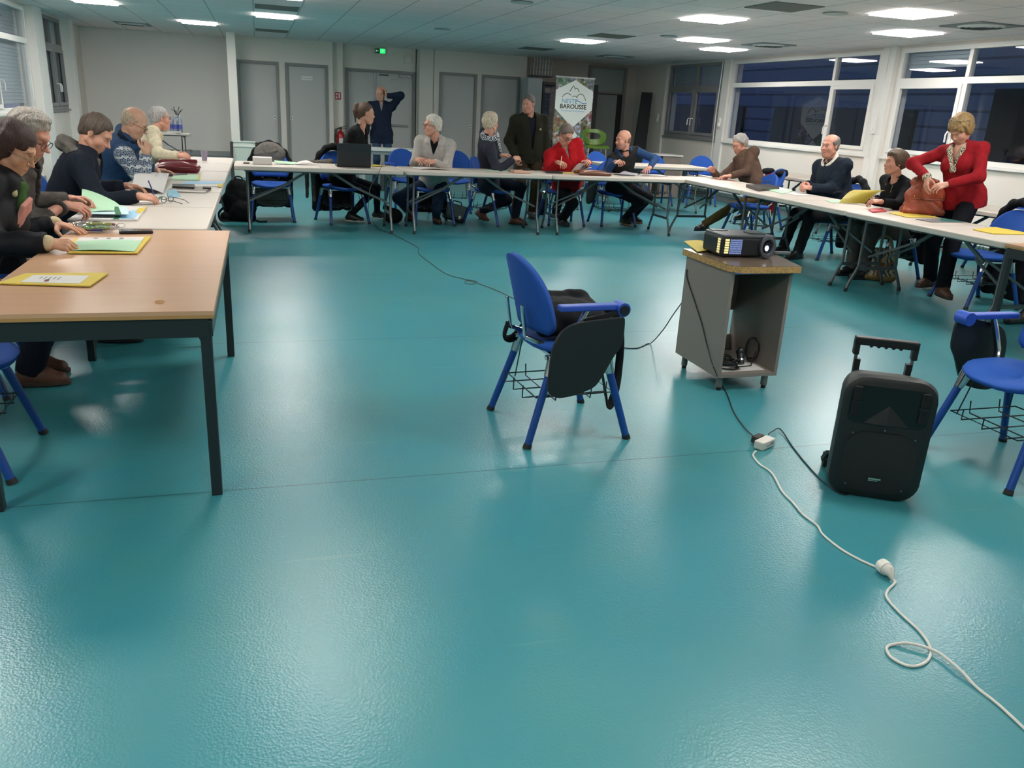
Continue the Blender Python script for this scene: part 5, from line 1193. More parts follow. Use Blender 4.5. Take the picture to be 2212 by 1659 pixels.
r_, I = person('white-haired man in dark blazer and checked scarf, turned away to the right', (2.90, 10.72, .55), h, -15, -5, (38, 2, 0),
  [hd(np.array(atY(1082, 336, 10.4)), d=(.9, .2, .1), n=(0, .2, 1), curl=.5), hd(np.array(atY(1110, 343, 10.15)), d=(.9, .3, .1), n=(0, -.6, .8), curl=1.0, idx=.8)],
  [ankle(1112, 482, .09, yaw=-35), ankle(1040, 472, .12, yaw=-55, pitch=-25, hint=(1, -.4, .3))],
  dict(tone='c98d78', hair='short', hairc='c0b29c', ht=.019, line=(.075, .05, -.02, -.09), lids=.3, res=.010, seed=16, wave=.010, ws=70, glasses=gm_, tufts=[((-.06, 0, .02), (.07, .075, .07))],
  top=dict(name='blazer', m=fab('slate_blazer', '#2c303c'), inf=.020, hem=.2, flare=.02, ar=.063, wr=.004, v=.6, vw=.05), shirt=fab('grey_knit', '#4c5058'), pants=fab('navy_trousers', '#1a1f2e'), pr=.078, shoe=mat('tan_leather', '#5e3424', .4, bump=.1)))
A = I['at']
def m_check():
    m = fab('check_scarf', '#c9cdd2'); nt, N, L, b = nodes(m); tc = N.new('ShaderNodeTexCoord'); ck = N.new('ShaderNodeTexChecker'); ck.inputs['Scale'].default_value = 55; ck.inputs[1].default_value = lin('#cfd2d6'); ck.inputs[2].default_value = lin('#2c3342'); L.new(tc.outputs['Object'], ck.inputs[0]); L.new(ck.outputs[0], b.inputs[0]); return m
pts = [A(1.03, .02+.085*math.cos(a), .09*math.sin(a), .01) for a in np.linspace(0, 2*PI, 14)]
drape(r_, 'scarf', [C_(pts[i], pts[i+1], .030) for i in range(13)]+[C_(A(1.0, .11, -.03), A(.62, .15, -.03), .03, .026), C_(A(1.0, .11, .03), A(.6, .15, .04), .03, .026)], m_check(), label='black and white checked scarf')
h = atY(1142, 226, 11.35)
r_, I = person('man in dark green jacket standing behind the tables', (h.x+.06, 11.42, .92), h, -95, -88, (-140, -6, 0),
  [hd((h.x+.30, 11.30, .84), d=(-.1, -.2, -1), n=(1, 0, 0), curl=.5, hint=(.5, .8, -.1)), hd((h.x-.18, 11.30, .86), d=(.3, -.3, -1), n=(-1, 0, 0), curl=.5, hint=(-.5, .8, -.1))],
  [dict(p=(h.x+.15, 11.40, .09), hint=(0, -1, 0)), dict(p=(h.x-.10, 11.45, .09), hint=(0, -1, 0))],
  dict(tone='b8826c', hair='short', hairc='5c5650', ht=.007, line=(.082, .045, .01, -.055), lids=.35, res=.010, seed=17, fat=.4, shw=1.08, girth=1.08,
  top=dict(name='jacket', m=fab('forest_jacket', '#24251c'), inf=.032, hem=.14, flare=.02, ar=.072, wr=.005, collar=.05, cgap=.9, v=.95, vw=.06, vo=.0), shirt=fab('navy_polo', '#181c26'), pants=fab('brown_trousers', '#3a2f20'), pr=.085, shoe=mat('hiking_brown', '#463527', .6)))
b = MB(); A = I['at']; c = A(.72, .18, .10); b.lathe([(.014, 0), (.014, .004), (.001, .006)], 12, frame(c, I['Rs'][:, 1], I['Rs'][:, 0])); b.build('badge', mat('badge', '#b9b48c', .4), r_)
h = atY(1222, 292, 10.4)
r_, I = person('man in red half-zip sweater and glasses writing, looking down', (4.02, 10.74, .56), h, -90, -88, (-75, -32, 0),
  [hd(np.array(atY(1272, 350, 10.2)), d=(-.4, -.8, .1), n=(.5, 0, .8), curl=.5), hd(np.array(atY(1203, 350, 10.2)), d=(.35, -.8, -.1), n=(-.4, -.1, .9), curl=.65, idx=.5)],
  [ankle(1200, 470, .10, yaw=-60), ankle(1214, 484, .09, yaw=-80)],
  dict(tone='c48570', hair='short', hairc='6f625a', ht=.014, line=(.078, .04, .0, -.055), lids=.9, res=.010, seed=19, wave=.009, ws=70, fat=.9, nose=1.15, girth=1.14, shw=1.08, belly=.05, glasses=gb_, gt=1.5, gz=-.004,
  top=dict(name='sweater', m=fab('red_fleece', '#a5171f', .95), inf=.020, hem=.15, ar=.066, wr=.006, collar=.04, cgap=.5, v=.2, vw=.02), shirt=fab('grey_tee', '#8d8e90'), pants=fab('black_trousers', '#121319'), pr=.085, shoe=M_blsh))
h = atY(1346, 303, 10.4)
r_, I = person('bald man in blue top and black vest looking over his shoulder', (4.80, 10.74, .55), h, -92, -82, (-172, -6, 0),
  [hd(np.array(atY(1404, 362, 10.15)), d=(-.6, -.6, -.1), n=(.2, .2, .9), curl=.45, hint=(1, .3, .2)), hd(np.array(atY(1328, 350, 10.2)), d=(.3, -.9, .1), n=(-.4, -.3, .8), curl=.8, idx=.5)],
  [ankle(1366, 478, .09, yaw=-60), ankle(1348, 482, .09, yaw=-85)],
  dict(tone='c0826a', hair='short', hairc='6e4f40', bald=(.115, .02), ht=.003, line=(.2, .1, .0, -.05), wave=.001, beard='#94675a', lids=.3, res=.010, seed=21,
  top=dict(name='vest', m=fab('black_vest', '#1c1e20', .8), vest=fab('blue_top', '#28456e'), inf=.022, hem=.15, ar=.056, wr=.004), pants=M_dkt, pr=.075, cufr=.6, shoe=mat('runner_black', '#17181b', .7), sole=mat('sole_amber', '#8f6a4a', .5)))
A = I['at']; pts = [A(1.0, -.01+.09*math.cos(a), .095*math.sin(a), .02-.02*math.cos(a)) for a in np.linspace(.9, 2*PI-.9, 11)]
drape(r_, 'hood', [C_(pts[i], pts[i+1], .022+.014*math.sin(PI*i/9)) for i in range(10)], mat('blue_top'), label='blue hood')
for o_ in [c for c in r_.children if c.name.startswith('shoe')][:2]:
    c = np.mean([v.co for v in o_.data.vertices], 0); lo_ = min(v.co.y for v in o_.data.vertices)
    text_obj('N', 'shoe_mark', .055, frame((c[0]+.0, c[1]-.05, c[2]+.012), (1, 0, 0), (0, -.8, .6)), mat('orange_mark', '#d2602c', .5), o_)
# ---- right row, facing left
h = atX(1598, 312, 6.2)
r_, I = person('grey curly-haired man in brown sweater, legs crossed, at the table corner', (6.42, 9.72, .55), h, 185, 190, (190, -22, 0),
  [hd(np.array(atX(1578, 380, 5.95)), d=(-.9, .3, -.1), n=(0, .0, 1), curl=.3), hd(np.array(atX(1541, 370, 5.85)), d=(-.8, -.1, .5), n=(-.3, .5, .8), curl=1.1, hint=(.2, .6, -.9))],
  [ankle(1506, 502, .09, yaw=200, hint=(-1, 0, .8)), ankle(1597, 486, .12, yaw=190)],
  dict(tone='c0826c', hair='short', hairc='9a9692', ht=.018, line=(.075, .04, .0, -.06), lids=.85, res=.010, seed=23, wave=.011, ws=80, glasses=gd, gz=-.004,
  top=dict(name='sweater', m=fab('brown_wool', '#57443a', .95), inf=.022, hem=.15, ar=.064, wr=.006, collar=.06, cgap=.5), pants=fab('olive_trousers', '#5d4a2c'), pr=.078, shoe=M_blsh))
h = atX(1793, 316, 6.18)
wl = tz(1748, 405, .80)
r_, I = person('man in navy sweater with white collar, hands clasped on the table', (6.45, 8.12, .56), h, 185, 188, (195, -2, 0),
  [hd(np.array(atX(1752, 406, 5.98)), d=(-.9, .35, .05), n=(-.1, -.5, .8), curl=1.0), hd(np.array(atX(1744, 398, 6.02)), d=(-.9, -.25, .05), n=(-.1, .4, .9), curl=.9)],
  [ankle(1722, 556, .09, yaw=190), ankle(1690, 545, .09, yaw=200)],
  dict(tone='bd7c68', hair='short', hairc='6d6762', ht=.010, bald=(.085, .035), line=(.085, .04, .0, -.06), lids=.3, res=.009, seed=25, wave=.004, fat=.9, girth=1.1, belly=.04, nose=1.2,
  top=dict(name='sweater', m=fab('navy_wool', '#1f2733', .95), inf=.024, hem=.16, ar=.07, wr=.006), shirt=M_dkt, shcol=0, pants=fab('charcoal_trousers', '#1a1c1f'), pr=.082, shoe=M_blsh))
A = I['at']; pts = [A(1.03, .015+.075*math.cos(a), .08*math.sin(a), .022-.045*math.cos(a)) for a in np.linspace(.25, 2*PI-.25, 14)]
drape(r_, 'collar', [C_(pts[i], pts[i+1], .019) for i in range(13)], fab('white_collar', '#cfc9bd'), wr=.001, label='white shirt collar')
a_ = I['arms'][0]; u_ = unit(a_[2]-a_[1]); b = MB(); b.lathe([(.034, -.006), (.036, -.006), (.036, .006), (.034, .006)], 16, frame(a_[2]-u_*.012, np.cross(u_, (0, 0, 1)), u_), False); b.lathe([(.001, .0), (.017, 0), (.017, .006), (.001, .007)], 16, frame(a_[2]-u_*.012+vec(0, -.028, .02), (1, 0, 0), (0, -.8, .6))); b.build('wristwatch', mat('watch_white', '#d5d2c6', .3), r_)
h = atX(1933, 352, 6.12)
r_, I = person('smiling woman with short brown hair in black top holding a yellow folder', (6.38, 7.05, .54), h, 180, 180, (172, 0, 0),
  [hd(tz(1905, 436, .82), d=(-.9, .5, .0), n=(0, -.4, .9), curl=.5), hd(tz(1868, 428, .79), d=(-1, .15, -.05), n=(0, .2, 1), curl=.2)],
  [dict(p=(5.95, 6.95, .09), yaw=180), dict(p=(5.95, 7.15, .09), yaw=180)],
  dict(fem=1, tone='be8268', hair='short', hairc='54402f', ht=.024, line=(.070, .04, -.03, -.07), lids=.3, res=.010, seed=27, wave=.006, ws=60, nose=1.0, girth=1.1, tufts=[((-.05, 0, .03), (.085, .085, .09))],
  top=dict(name='top', m=fab('black_jersey', '#121317', .9), inf=.018, hem=.14, ar=.064, wr=.006), pants=fab('grey_skirt', '#4a4844'), pr=.10, shoe=M_blsh))
drape(r_, 'necklace', [C_(I['at'](1.0, .085, t*.05), I['at'](.6, .16, t*.02), .003) for t in (1, -1)], mat('beads', '#c4ad7c', .4), .002, .004, 0)
h = atX(2076, 280, 6.12)
r_, I = person('blonde woman in red cardigan standing and reaching into the leather bag', (6.28, 6.22, .93), h, 190, 195, (190, -38, 0),
  [hd(np.array(atX(2047, 398, 5.93)), d=(-.9, .35, -.3), n=(-.2, -.5, .8), curl=.5, hint=(.4, -.9, -.6)), hd(np.array(atX(2003, 383, 5.88)), d=(-.2, -.35, -1), n=(-1, .2, 0), curl=.3, hint=(.2, 1, .55))],
  [ankle(2030, 645, .1, yaw=255, hi=.1, hint=(-1, 0, 0)), ankle(2005, 618, .1, yaw=190, hi=.1, hint=(-1, 0, 0))],
  dict(fem=1, hs=1.06, tone='c98f78', hair='bob', hairc='96794f', ht=.021, line=(.072, .05, -.02, -.07), len=-.045, fringe=.030, lids=1, res=.009, seed=29, wave=.007, ws=60, nose=.95, s=1.0, shw=1.08, girth=1.04,
  top=dict(name='cardigan', m=fab('red_cardigan', '#8f1a22', .95), inf=.022, hem=.10, flare=.01, ar=.062, wr=.005, v=.45, vw=.075), pants=fab('black_trousers', '#121319'), pr=.09, cufr=.75, shoe=mat('boot_brown', '#4f2f20', .55), sole=mat('boot_sole', '#2a1c14', .5)))
A = I['at']
def m_leo():
    m = fab('print_blouse', '#cbbfa6'); nt, N, L, b = nodes(m); tc = N.new('ShaderNodeTexCoord'); v = N.new('ShaderNodeTexVoronoi'); v.feature = 'DISTANCE_TO_EDGE'; v.inputs['Scale'].default_value = 75; L.new(tc.outputs['Object'], v.inputs[0]); L.new(mixc(nt, mathn(nt, 'LESS_THAN', v.outputs[0], .10), lin('#d6cbb2'), lin('#2b2320')), b.inputs[0]); return m
ml = m_leo()
drape(r_, 'blouse_collar', [C_(A(1.03, -.0, t*.075, .02), A(1.0, .075, t*.062), .018, .024) for t in (1, -1)]+[C_(A(1.0, .075, t*.062), A(.6, .15, t*.01), .024, .018) for t in (1, -1)]+[C_(A(1.03, 0, .075, .02), A(1.03, -.07, 0, .02), .018), C_(A(1.03, 0, -.075, .02), A(1.03, -.07, 0, .02), .018)], ml, .01, .007, .002, label='leopard-print blouse collar')
a_ = I['arms'][1]; u_ = unit(a_[2]-a_[1]); drape(r_, 'blouse_cuff', [C_(a_[2]-u_*.045, a_[2]-u_*.01, .037, .041)], ml, .01, .006, .002)
RH = I['RH']; hc = I['hc']; b = MB()
for t in (1, -1): b.tube([hc+RH @ vec(.055, t*.034+.026*math.cos(a), .118+.018*math.sin(a)) for a in np.linspace(0, 2*PI, 15)[:-1]], .0025, 6, closed=True); b.tube([hc+RH @ vec(.05, t*.06, .125), hc+RH @ vec(-.0, t*.098, .10), hc+RH @ vec(-.04, t*.1, .05)], .002, 6)
b.tube([hc+RH @ vec(.058, .009, .12), hc+RH @ vec(.06, 0, .123), hc+RH @ vec(.058, -.009, .12)], .002, 6); b.build('glasses_on_head', gd, r_)
# ---------------------------------------------------------------- things on the tables
TZ = .743
M_pap = mat('paper', '#d2cecb', .7); M_yel = mat('folder_yellow', '#cfb648', .65); M_grn = mat('folder_green', '#a9cfae', .65); M_bluep_ = mat('folder_blue', '#9cc3df', .65); M_dgrn = mat('folder_dark_green', '#2f6b45', .6)
M_ink = mat('ink_grey', '#8e8b92', .8)
def onrow(x, y, z):
    p = at(x, y, z)
    if z > .7 and -.3 < p.x < 6.4 and 9.15 < p.y < 13 and x < 1490:      # the back row is a narrow strip seen edge-on: keep things on its top
        Y = 9.76+max(0, min(1, (p.y-9.35)/2.0))*.62; return Vector((min(atY(x, y, Y).x, 5.2), Y, z))
    if z > .7 and x >= 1490 and p.y > 4.7 and p.x > 5.95: q = atX(x, y, 5.95); return Vector((5.95, q.y, z))
    return p
def quad(px, z, th, m, name, parent=None, lift=None, bend=None):
    """sheet from four pixel corners on the height z, th thick; lift: extra height per corner; returns mesh object"""
    c = [onrow(x, y, z) for x, y in px]
    if lift: c = [p+Vector((0, 0, l)) for p, l in zip(c, lift)]
    def fn(u, v):
        p = (c[0]*(1-u)+c[1]*u)*(1-v)+(c[3]*(1-u)+c[2]*u)*v
        if bend: p = p+Vector((0, 0, bend*math.sin(PI*u)*(.6+.4*v)))
        return p
    b = MB(); k = 8 if bend else 1
    a = (c[1]-c[0]).cross(c[3]-c[0]).z
    if a < 0: f0 = fn; fn = lambda u, v: f0(v, u)
    b.grid(fn, k, k, th) if bend else b.grid(fn, 1, 1, th)
    o = b.build(name, m, parent); return o
def sheet(label, cat, px, m, th=.004, z=None, name=None, **k):
    o = quad(px, (TZ+th+.0005) if z is None else z, th, m, name or cat.replace(' ', '_'), **k); return tag(o, label, cat)
def lines(parent, px, z, n=5, m=None, f=.7):
    """printed rows on a page"""
    c = [onrow(x, y, z) for x, y in px]; b = MB()
    if (c[1]-c[0]).cross(c[3]-c[0]).z < 0: c = [c[0], c[3], c[2], c[1]]
    for i in range(n):
        v0 = .12+.76*i/n; v1 = v0+.25/n; u1 = f*(.6+.4*((i*7) % 5)/5)
        q = [(c[0]*(1-u)+c[1]*u)*(1-v)+(c[3]*(1-u)+c[2]*u)*v for u, v in ((.1, v0), (.1+u1*.85, v0), (.1+u1*.85, v1), (.1, v1))]
        b.add(q, [(0, 1, 2, 3)])
    return b.build('printed_text', m or M_ink, parent)
z1 = TZ+.001
# wooden desk
o = sheet('yellow folder with white cover sheet lying alone at the near end of the wooden desk', 'folder', [(54, 590), (234, 589), (194, 617), (-6, 611)], M_yel, .005, name='folder')
c = quad([(72, 594), (195, 595), (172, 612), (44, 609)], TZ+.0068, .001, M_pap, 'cover_sheet', o); lines(c, [(84, 596), (150, 597), (132, 611), (66, 608)], TZ+.0072, 5); quad([(100, 603), (108, 603), (104, 608), (93, 608)], TZ+.0074, .0002, mat('stamp_maroon', '#6b2c33', .6), 'stamp', c)
o = sheet('pale green folder on a yellow one under the hands of the dark-haired woman', 'folder', [(160, 515), (326, 511), (296, 546), (146, 545)], M_yel, .006, name='folder')
quad([(163, 521), (308, 518), (290, 543), (150, 541)], TZ+.0090, .0015, M_grn, 'green_flap', o, bend=.006)
c = quad([(172, 513), (312, 512), (306, 520), (164, 521)], TZ+.0105, .0015, M_pap, 'top_sheet', o); lines(c, [(190, 513), (300, 512), (296, 519), (186, 520)], TZ+.0111, 3)
# wallet phone
b = MB(); T = frame(at(294, 502, TZ), at(331, 501, TZ)-at(258, 502, TZ)); L = (at(331, 501, TZ)-at(258, 502, TZ)).length
b.box((0, 0, .006), (L, .085, .011), T); o = tag(b.build('phone_case', mat('case_black', '#16161f', .35), bevel=.003), 'black phone wallet case lying on the wooden desk near its far edge', 'phone'); b = MB(); b.box((0, 0, .0125), (L*.9, .07, .002), T); b.build('screen', mat('screen_dark', '#0b0b14', .08, coat=1), o)
# rubber ring
b = MB(); c0 = at(345, 652, TZ+.0015); b.tube([c0+Vector((.016*math.cos(a), .016*math.sin(a), 0)) for a in np.linspace(0, 2*PI, 25)[:-1]], .0016, 6, closed=True); tag(b.build('rubber_band', mat('band_ochre', '#b98437', .5)), 'small ochre rubber ring lying on the wooden desk', 'ring')
# transparent pencil case with pens
c0 = at(203, 500, TZ)
M_clear = bpy.data.materials.new('clear_plastic'); M_clear.use_nodes = True; _nt = M_clear.node_tree; _N = _nt.nodes; _N.remove(_N['Principled BSDF']); _t = _N.new('ShaderNodeBsdfTransparent'); _t.inputs[0].default_value = (.93, .93, .95, 1); _g = _N.new('ShaderNodeBsdfGlossy'); _g.inputs['Roughness'].default_value = .12; _m = _N.new('ShaderNodeMixShader'); _m.inputs[0].default_value = .32
_nt.links.new(_t.outputs[0], _m.inputs[1]); _nt.links.new(_g.outputs[0], _m.inputs[2]); _nt.links.new(_m.outputs[0], _N['Material Output'].inputs[0])
P = Piece(); P.groups([(0, [E(np.array(c0)+vec(0, 0, .028), vec(.125, .05, .026)), E(np.array(c0)+vec(-.06, 0, .024), vec(.06, .05, .022))])], .006, .02, lambda Q, d: np.maximum(d+wrinkle(Q, .008, 60, 2), .744-Q[..., 2]))
o = P.build('pencil_case', [M_clear]); tag(o, 'transparent pencil case full of coloured pens beside the woman with gold glasses', 'pencil case')
b = MB(); b.tube([c0+Vector((-.115, 0, .03)), c0+Vector((0, .045, .045)), c0+Vector((.115, .01, .03))], .003, 6); b.tube([c0+Vector((.115+.02*math.cos(a)+.02, .01+.0*a, .032+.012*math.sin(a))) for a in np.linspace(0, 2*PI, 14)[:-1]], .0012, 5, closed=True); b.build('zipper', mat('zip_grey', '#8b8480', .4, .5), o)
for i, (dx, dy, dz, an, L, col, r) in enumerate(((.02, -.022, .022, 8, .13, '#3fae36', .009), (.03, .0, .04, -6, .12, '#d3d239', .008), (.05, .02, .035, 4, .11, '#c8323f', .006), (-.02, -.03, .012, -12, .14, '#3b3f8c', .005), (.0, .012, .018, 14, .14, '#2c8fb3', .005), (-.04, .0, .03, 30, .1, '#e4e2dd', .006), (-.03, -.01, .02, -25, .12, '#33363a', .005), (.0, -.012, .012, 3, .13, '#b8427a', .005))):
    q = c0+Vector((dx, dy, dz)); d = Vector((math.cos(math.radians(an)), math.sin(math.radians(an)), 0)); b = MB(); b.tube([q-d*L/2, q+d*L*.2, q+d*L*.22, q+d*L/2], [r, r, r*1.12, r*1.0], 10)
    nm = {0: 'thick green marker', 1: 'yellow highlighter', 2: 'red pen', 3: 'dark blue pen', 4: 'light blue pen', 5: 'white pen', 6: 'black pen', 7: 'magenta pen'}[i]
    tag(b.build('pen', mat('pen_'+col[1:], col, .35), None, 1), nm+' inside the transparent pencil case', 'pen', 'pens in the pencil case')
# grey-haired man's folders
o = sheet('stack of blue, white and yellow sheets beneath the raised green folder', 'papers', [(200, 440), (315, 447), (296, 474), (145, 474)], M_pap, .010, name='paper_stack')
quad([(262, 458), (306, 452), (290, 472), (240, 473)], TZ+.012, .0015, M_bluep_, 'blue_sheet', o); quad([(300, 449), (318, 447), (304, 460), (292, 459)], TZ+.0125, .0015, M_yel, 'yellow_sheet', o); quad([(250, 466), (262, 466), (256, 473), (244, 473)], TZ+.0128, .001, M_dgrn, 'green_stripe', o)
sheet('pale green folder held open by the grey-haired man in blazer', 'folder', [(180, 432), (250, 446), (280, 462), (175, 465)], M_grn, .003, z=TZ+.02, name='folder', lift=(.075, .03, .008, .012), bend=.015)
o = tag(quad([(190, 448), (275, 450), (278, 463), (190, 462)], TZ+.034, .002, mat('brochure_ice', '#b8d6da', .4), 'brochure', lift=(.01, .01, 0, 0)), 'glossy pale brochure with green stripe lying in the green folder', 'brochure')
quad([(245, 450), (256, 450), (262, 462), (250, 462)], TZ+.0375, .0005, M_dgrn, 'green_stripe', o, lift=(.01, .01, 0, 0))
# man in navy coat: papers, pen, spectacles, blue paper
o = sheet('printed sheets lying flat before the man in navy coat', 'papers', [(286, 408), (372, 402), (352, 438), (296, 436)], M_pap, .003, name='paper')
lines(o, [(300, 410), (350, 408), (340, 434), (305, 434)], TZ+.0045, 6)
o = sheet('curled white page lifted by the man in navy coat', 'paper', [(292, 388), (366, 383), (352, 418), (285, 412)], M_pap, .001, z=TZ+.01, name='paper', lift=(.05, .03, .004, .02), bend=.02)
quad([(345, 424), (352, 424), (340, 436), (332, 436)], TZ+.006, .001, M_dgrn, 'green_bookmark', o)
sheet('light blue folded paper beside the black spectacles', 'paper', [(361, 415), (380, 413), (391, 424), (364, 427)], mat('paper_sky', '#86b8cd', .6), .002, name='blue_paper', lift=(.01, .016, .0, .0))
w = np.array(at(325, 423, .78)); b = MB(); b.tube([tuple(w+vec(.03, .0, -.03)), tuple(w+vec(.015, .02, .03)), tuple(w+vec(-.01, .04, .10))], [.002, .0045, .0045], 8); tag(b.build('pen', mat('pen_navy', '#1d2a78', .3)), 'blue pen in the right hand of the man in navy coat', 'pen')
def specs(px, py, z, ang, m, label, s=1.0, cat='glasses'):
    T = rz(at(px, py, z), ang) @ Matrix.Scale(s, 4); b = MB(T)
    for t in (1, -1):
        b.tube([(0+.004*math.cos(a)*0, t*.033+.024*math.cos(a), .022+.019*math.sin(a)) for a in np.linspace(0, 2*PI, 17)[:-1]], .0022, 6, closed=True)
        b.tube([(0, t*.058, .03), (.01, t*.064, .03), (.09, t*.05+.01, .02), (.13, t*.03+.02, .004)], .0022, 6)
    b.tube([(0, .01, .026), (-.003, 0, .029), (0, -.01, .026)], .002, 6); return tag(b.build('glasses', m, None, 1), label, cat)
specs(362, 438, TZ, -35, gd, 'black spectacles lying on the white table of the left row', 1.05)
specs(412, 330, .82, 200, gb_, 'spectacles held up by the man in cream jacket', 1.0)
# notebook + black case, green folder, blue sheets
o = sheet('grey notebook lying right of the spectacles on the white table', 'notebook', [(375, 402), (455, 405), (446, 412), (362, 409)], mat('book_grey', '#8d8379', .5), .014, name='notebook')
quad([(362, 409), (446, 412), (444, 414), (361, 411)], TZ+.012, .008, M_pap, 'pages', o)
sheet('slim black case on the grey notebook', 'case', [(372, 397), (420, 398), (419, 404), (372, 402)], M_black, .014, z=TZ+.03, name='pen_case')
sheet('black pen lying on the right part of the grey notebook', 'pen', [(438, 403), (456, 404), (456, 406), (438, 405)], M_black, .008, z=TZ+.024, name='pen')
o = sheet('light blue sheet and yellow folder at the table edge near the chair back', 'papers', [(398, 392), (482, 393), (478, 402), (420, 402)], M_pap, .005, name='paper_stack')
quad([(400, 391), (484, 392), (481, 397), (393, 397)], TZ+.0075, .0015, M_bluep_, 'blue_sheet', o); quad([(470, 396), (485, 394), (479, 404), (470, 403)], TZ+.0072, .0012, M_yel, 'yellow_corner', o)
o = sheet('pale green folder with yellow edge in front of the man in patterned sweater', 'folder', [(374, 379), (432, 377), (430, 387), (371, 386)], M_grn, .012, name='folder'); quad([(429, 377), (433, 377), (431, 387), (427, 387)], TZ+.0132, .001, M_yel, 'yellow_edge', o)
# maroon briefcase and its pouch
a0, a1 = at(352, 374, TZ), at(412, 374, TZ); P = Piece(); m_ = np.array((a0+a1)/2)
P.groups([(0, [E(m_+vec(.01, .12, .05), vec(.20, .13, .05)), C_(m_+vec(-.17, .05, .03), m_+vec(.17, .05, .035), .03), C_(m_+vec(-.16, .2, .09), m_+vec(.16, .2, .10), .02)])], .008, .03, lambda Q, d: np.maximum(d+wrinkle(Q, .006, 30, 4), .744-Q[..., 2]))
o = P.build('briefcase', [mat('maroon_leather', '#6d1722', .3, bump=.1)]); tag(o, 'maroon leather briefcase on the left-hand tables beyond the patterned sweater', 'briefcase')
q = MB(); q.tube([tuple(m_+vec(-.16, .02, .05)), tuple(m_+vec(0, -.02, .045)), tuple(m_+vec(.17, .02, .05))], .004, 6); q.build('seam', mat('maroon_dark', '#3e0d14', .5), o)
sheet('dark flat pouch lying in front of the maroon briefcase', 'pouch', [(350, 376), (405, 375), (404, 378), (352, 379)], mat('pouch_dark', '#3b2a30', .6), .01, name='pouch')
sheet('pink paper sticking out by the maroon briefcase', 'paper', [(338, 352), (366, 350), (362, 366), (340, 368)], mat('paper_pink', '#d9b0ae', .6), .004, name='paper', z=TZ+.02)
sheet('yellow note tab sticking out right of the maroon briefcase', 'note', [(412, 360), (424, 358), (422, 364), (412, 366)], M_yel, .002, name='note')
o = sheet('printed papers before the man in cream jacket', 'papers', [(372, 343), (434, 340), (430, 350), (366, 351)], M_pap, .004, name='paper'); lines(o, [(380, 344), (425, 342), (420, 350), (376, 350)], TZ+.0056, 4)
# plastic cup
cp = at(442, 347, TZ); b = MB(Matrix.Translation(cp)); b.lathe([(.026, 0), (.038, .105), (.040, .108), (.037, .108), (.025, .003)], 20, None, True)
tag(b.build('plastic_cup', mat('cup_lilac', '#c5bcd6', .2, trans=.55), None, 1), 'translucent lilac plastic cup standing near the end of the left tables', 'cup')
# bottles on the far small table
for i, (x, y) in enumerate(((379, 279), (384, 280), (390, 280), (372, 280))):
    q = atY(x, y, 17.35+.05*(i % 2)); b = MB(Matrix.Translation((q.x, q.y, .743))); b.lathe([(.032, 0), (.038, .01), (.038, .2), (.015, .26), (.014, .29)], 14); o = b.build('water_bottle', mat('bottle_clear', '#c9d2e6', .12, trans=.6), None, 1)
    tag(o, ['water bottle with blue label, front left of the cluster on the far table', 'water bottle with dark blue label in the middle of the far cluster', 'rightmost water bottle of the cluster on the far table', 'leftmost water bottle beside the profile of the man in cream'][i], 'bottle', 'water bottles on the far table')
    b = MB(Matrix.Translation((q.x, q.y, .743))); b.lathe([(.0385, .06), (.0385, .14)], 14, None, False); b.build('label', mat('label_blue', '#4b55a8', .5), o, 1); b = MB(Matrix.Translation((q.x, q.y, .743))); b.lathe([(.016, .285), (.016, .31)], 10); b.build('cap', M_white, o)
q = atY(385, 276, 17.5); b = MB()
for k in range(6):
    a = k*1.1; b.tube([(q.x, q.y, 1.0), (q.x+.05*math.cos(a), q.y, 1.12+.03*math.sin(a*2)), (q.x+.10*math.cos(a), q.y+.02, 1.16+.05*math.sin(a))], .006, 5)
b.tube([(q.x, q.y, .743), (q.x, q.y, 1.02)], .006, 5); tag(b.build('dry_twigs', mat('twig_dark', '#2a2c2b', .7)), 'dark spindly twig ornament behind the bottles on the far table', 'ornament')
q = atY(376, 286, 17.1); b = MB(); b.b2((q.x-.12, 17.1, .743), (q.x+.12, 17.25, .765)); tag(b.build('napkin_pack', M_pap), 'white flat pack lying before the water bottles', 'pack')
# ---- back row
def blk(label, cat, x0, x1, y, h, m, dep=.15, Y=None, name=None, z=TZ+.001, bev=.004):
    Yv = at((x0+x1)/2, y, z).y if Y is None else Y; a = atY(x0, y, Yv).x; c = atY(x1, y, Yv).x; b = MB(); b.b2((a, Yv, z), (c, Yv+dep, z+h)); return tag(b.build(name or cat.replace(' ', '_'), m, bevel=bev), label, cat)
blk('dark phone lying at the left end of the back row of tables', 'phone', 525, 539, 348, .01, mat('phone_grey', '#55514e', .3), .14, 10.0)
blk('white pack of paper on the back row before the draped chair', 'paper pack', 546, 588, 350, .075, M_pap, .2, 9.95)
o = sheet('open green folder and yellow leaflet on the back row, left of the laptop', 'folder', [(592, 345), (640, 346), (637, 352), (594, 350)], M_grn, .006, name='folder', lift=(.03, .015, .002, .01)); 
sheet('open white booklet with dark inside lying left of the laptop', 'booklet', [(638, 346), (662, 345), (685, 351), (640, 352)], M_pap, .006, name='booklet', lift=(.004, .04, .004, .004), bend=.012)
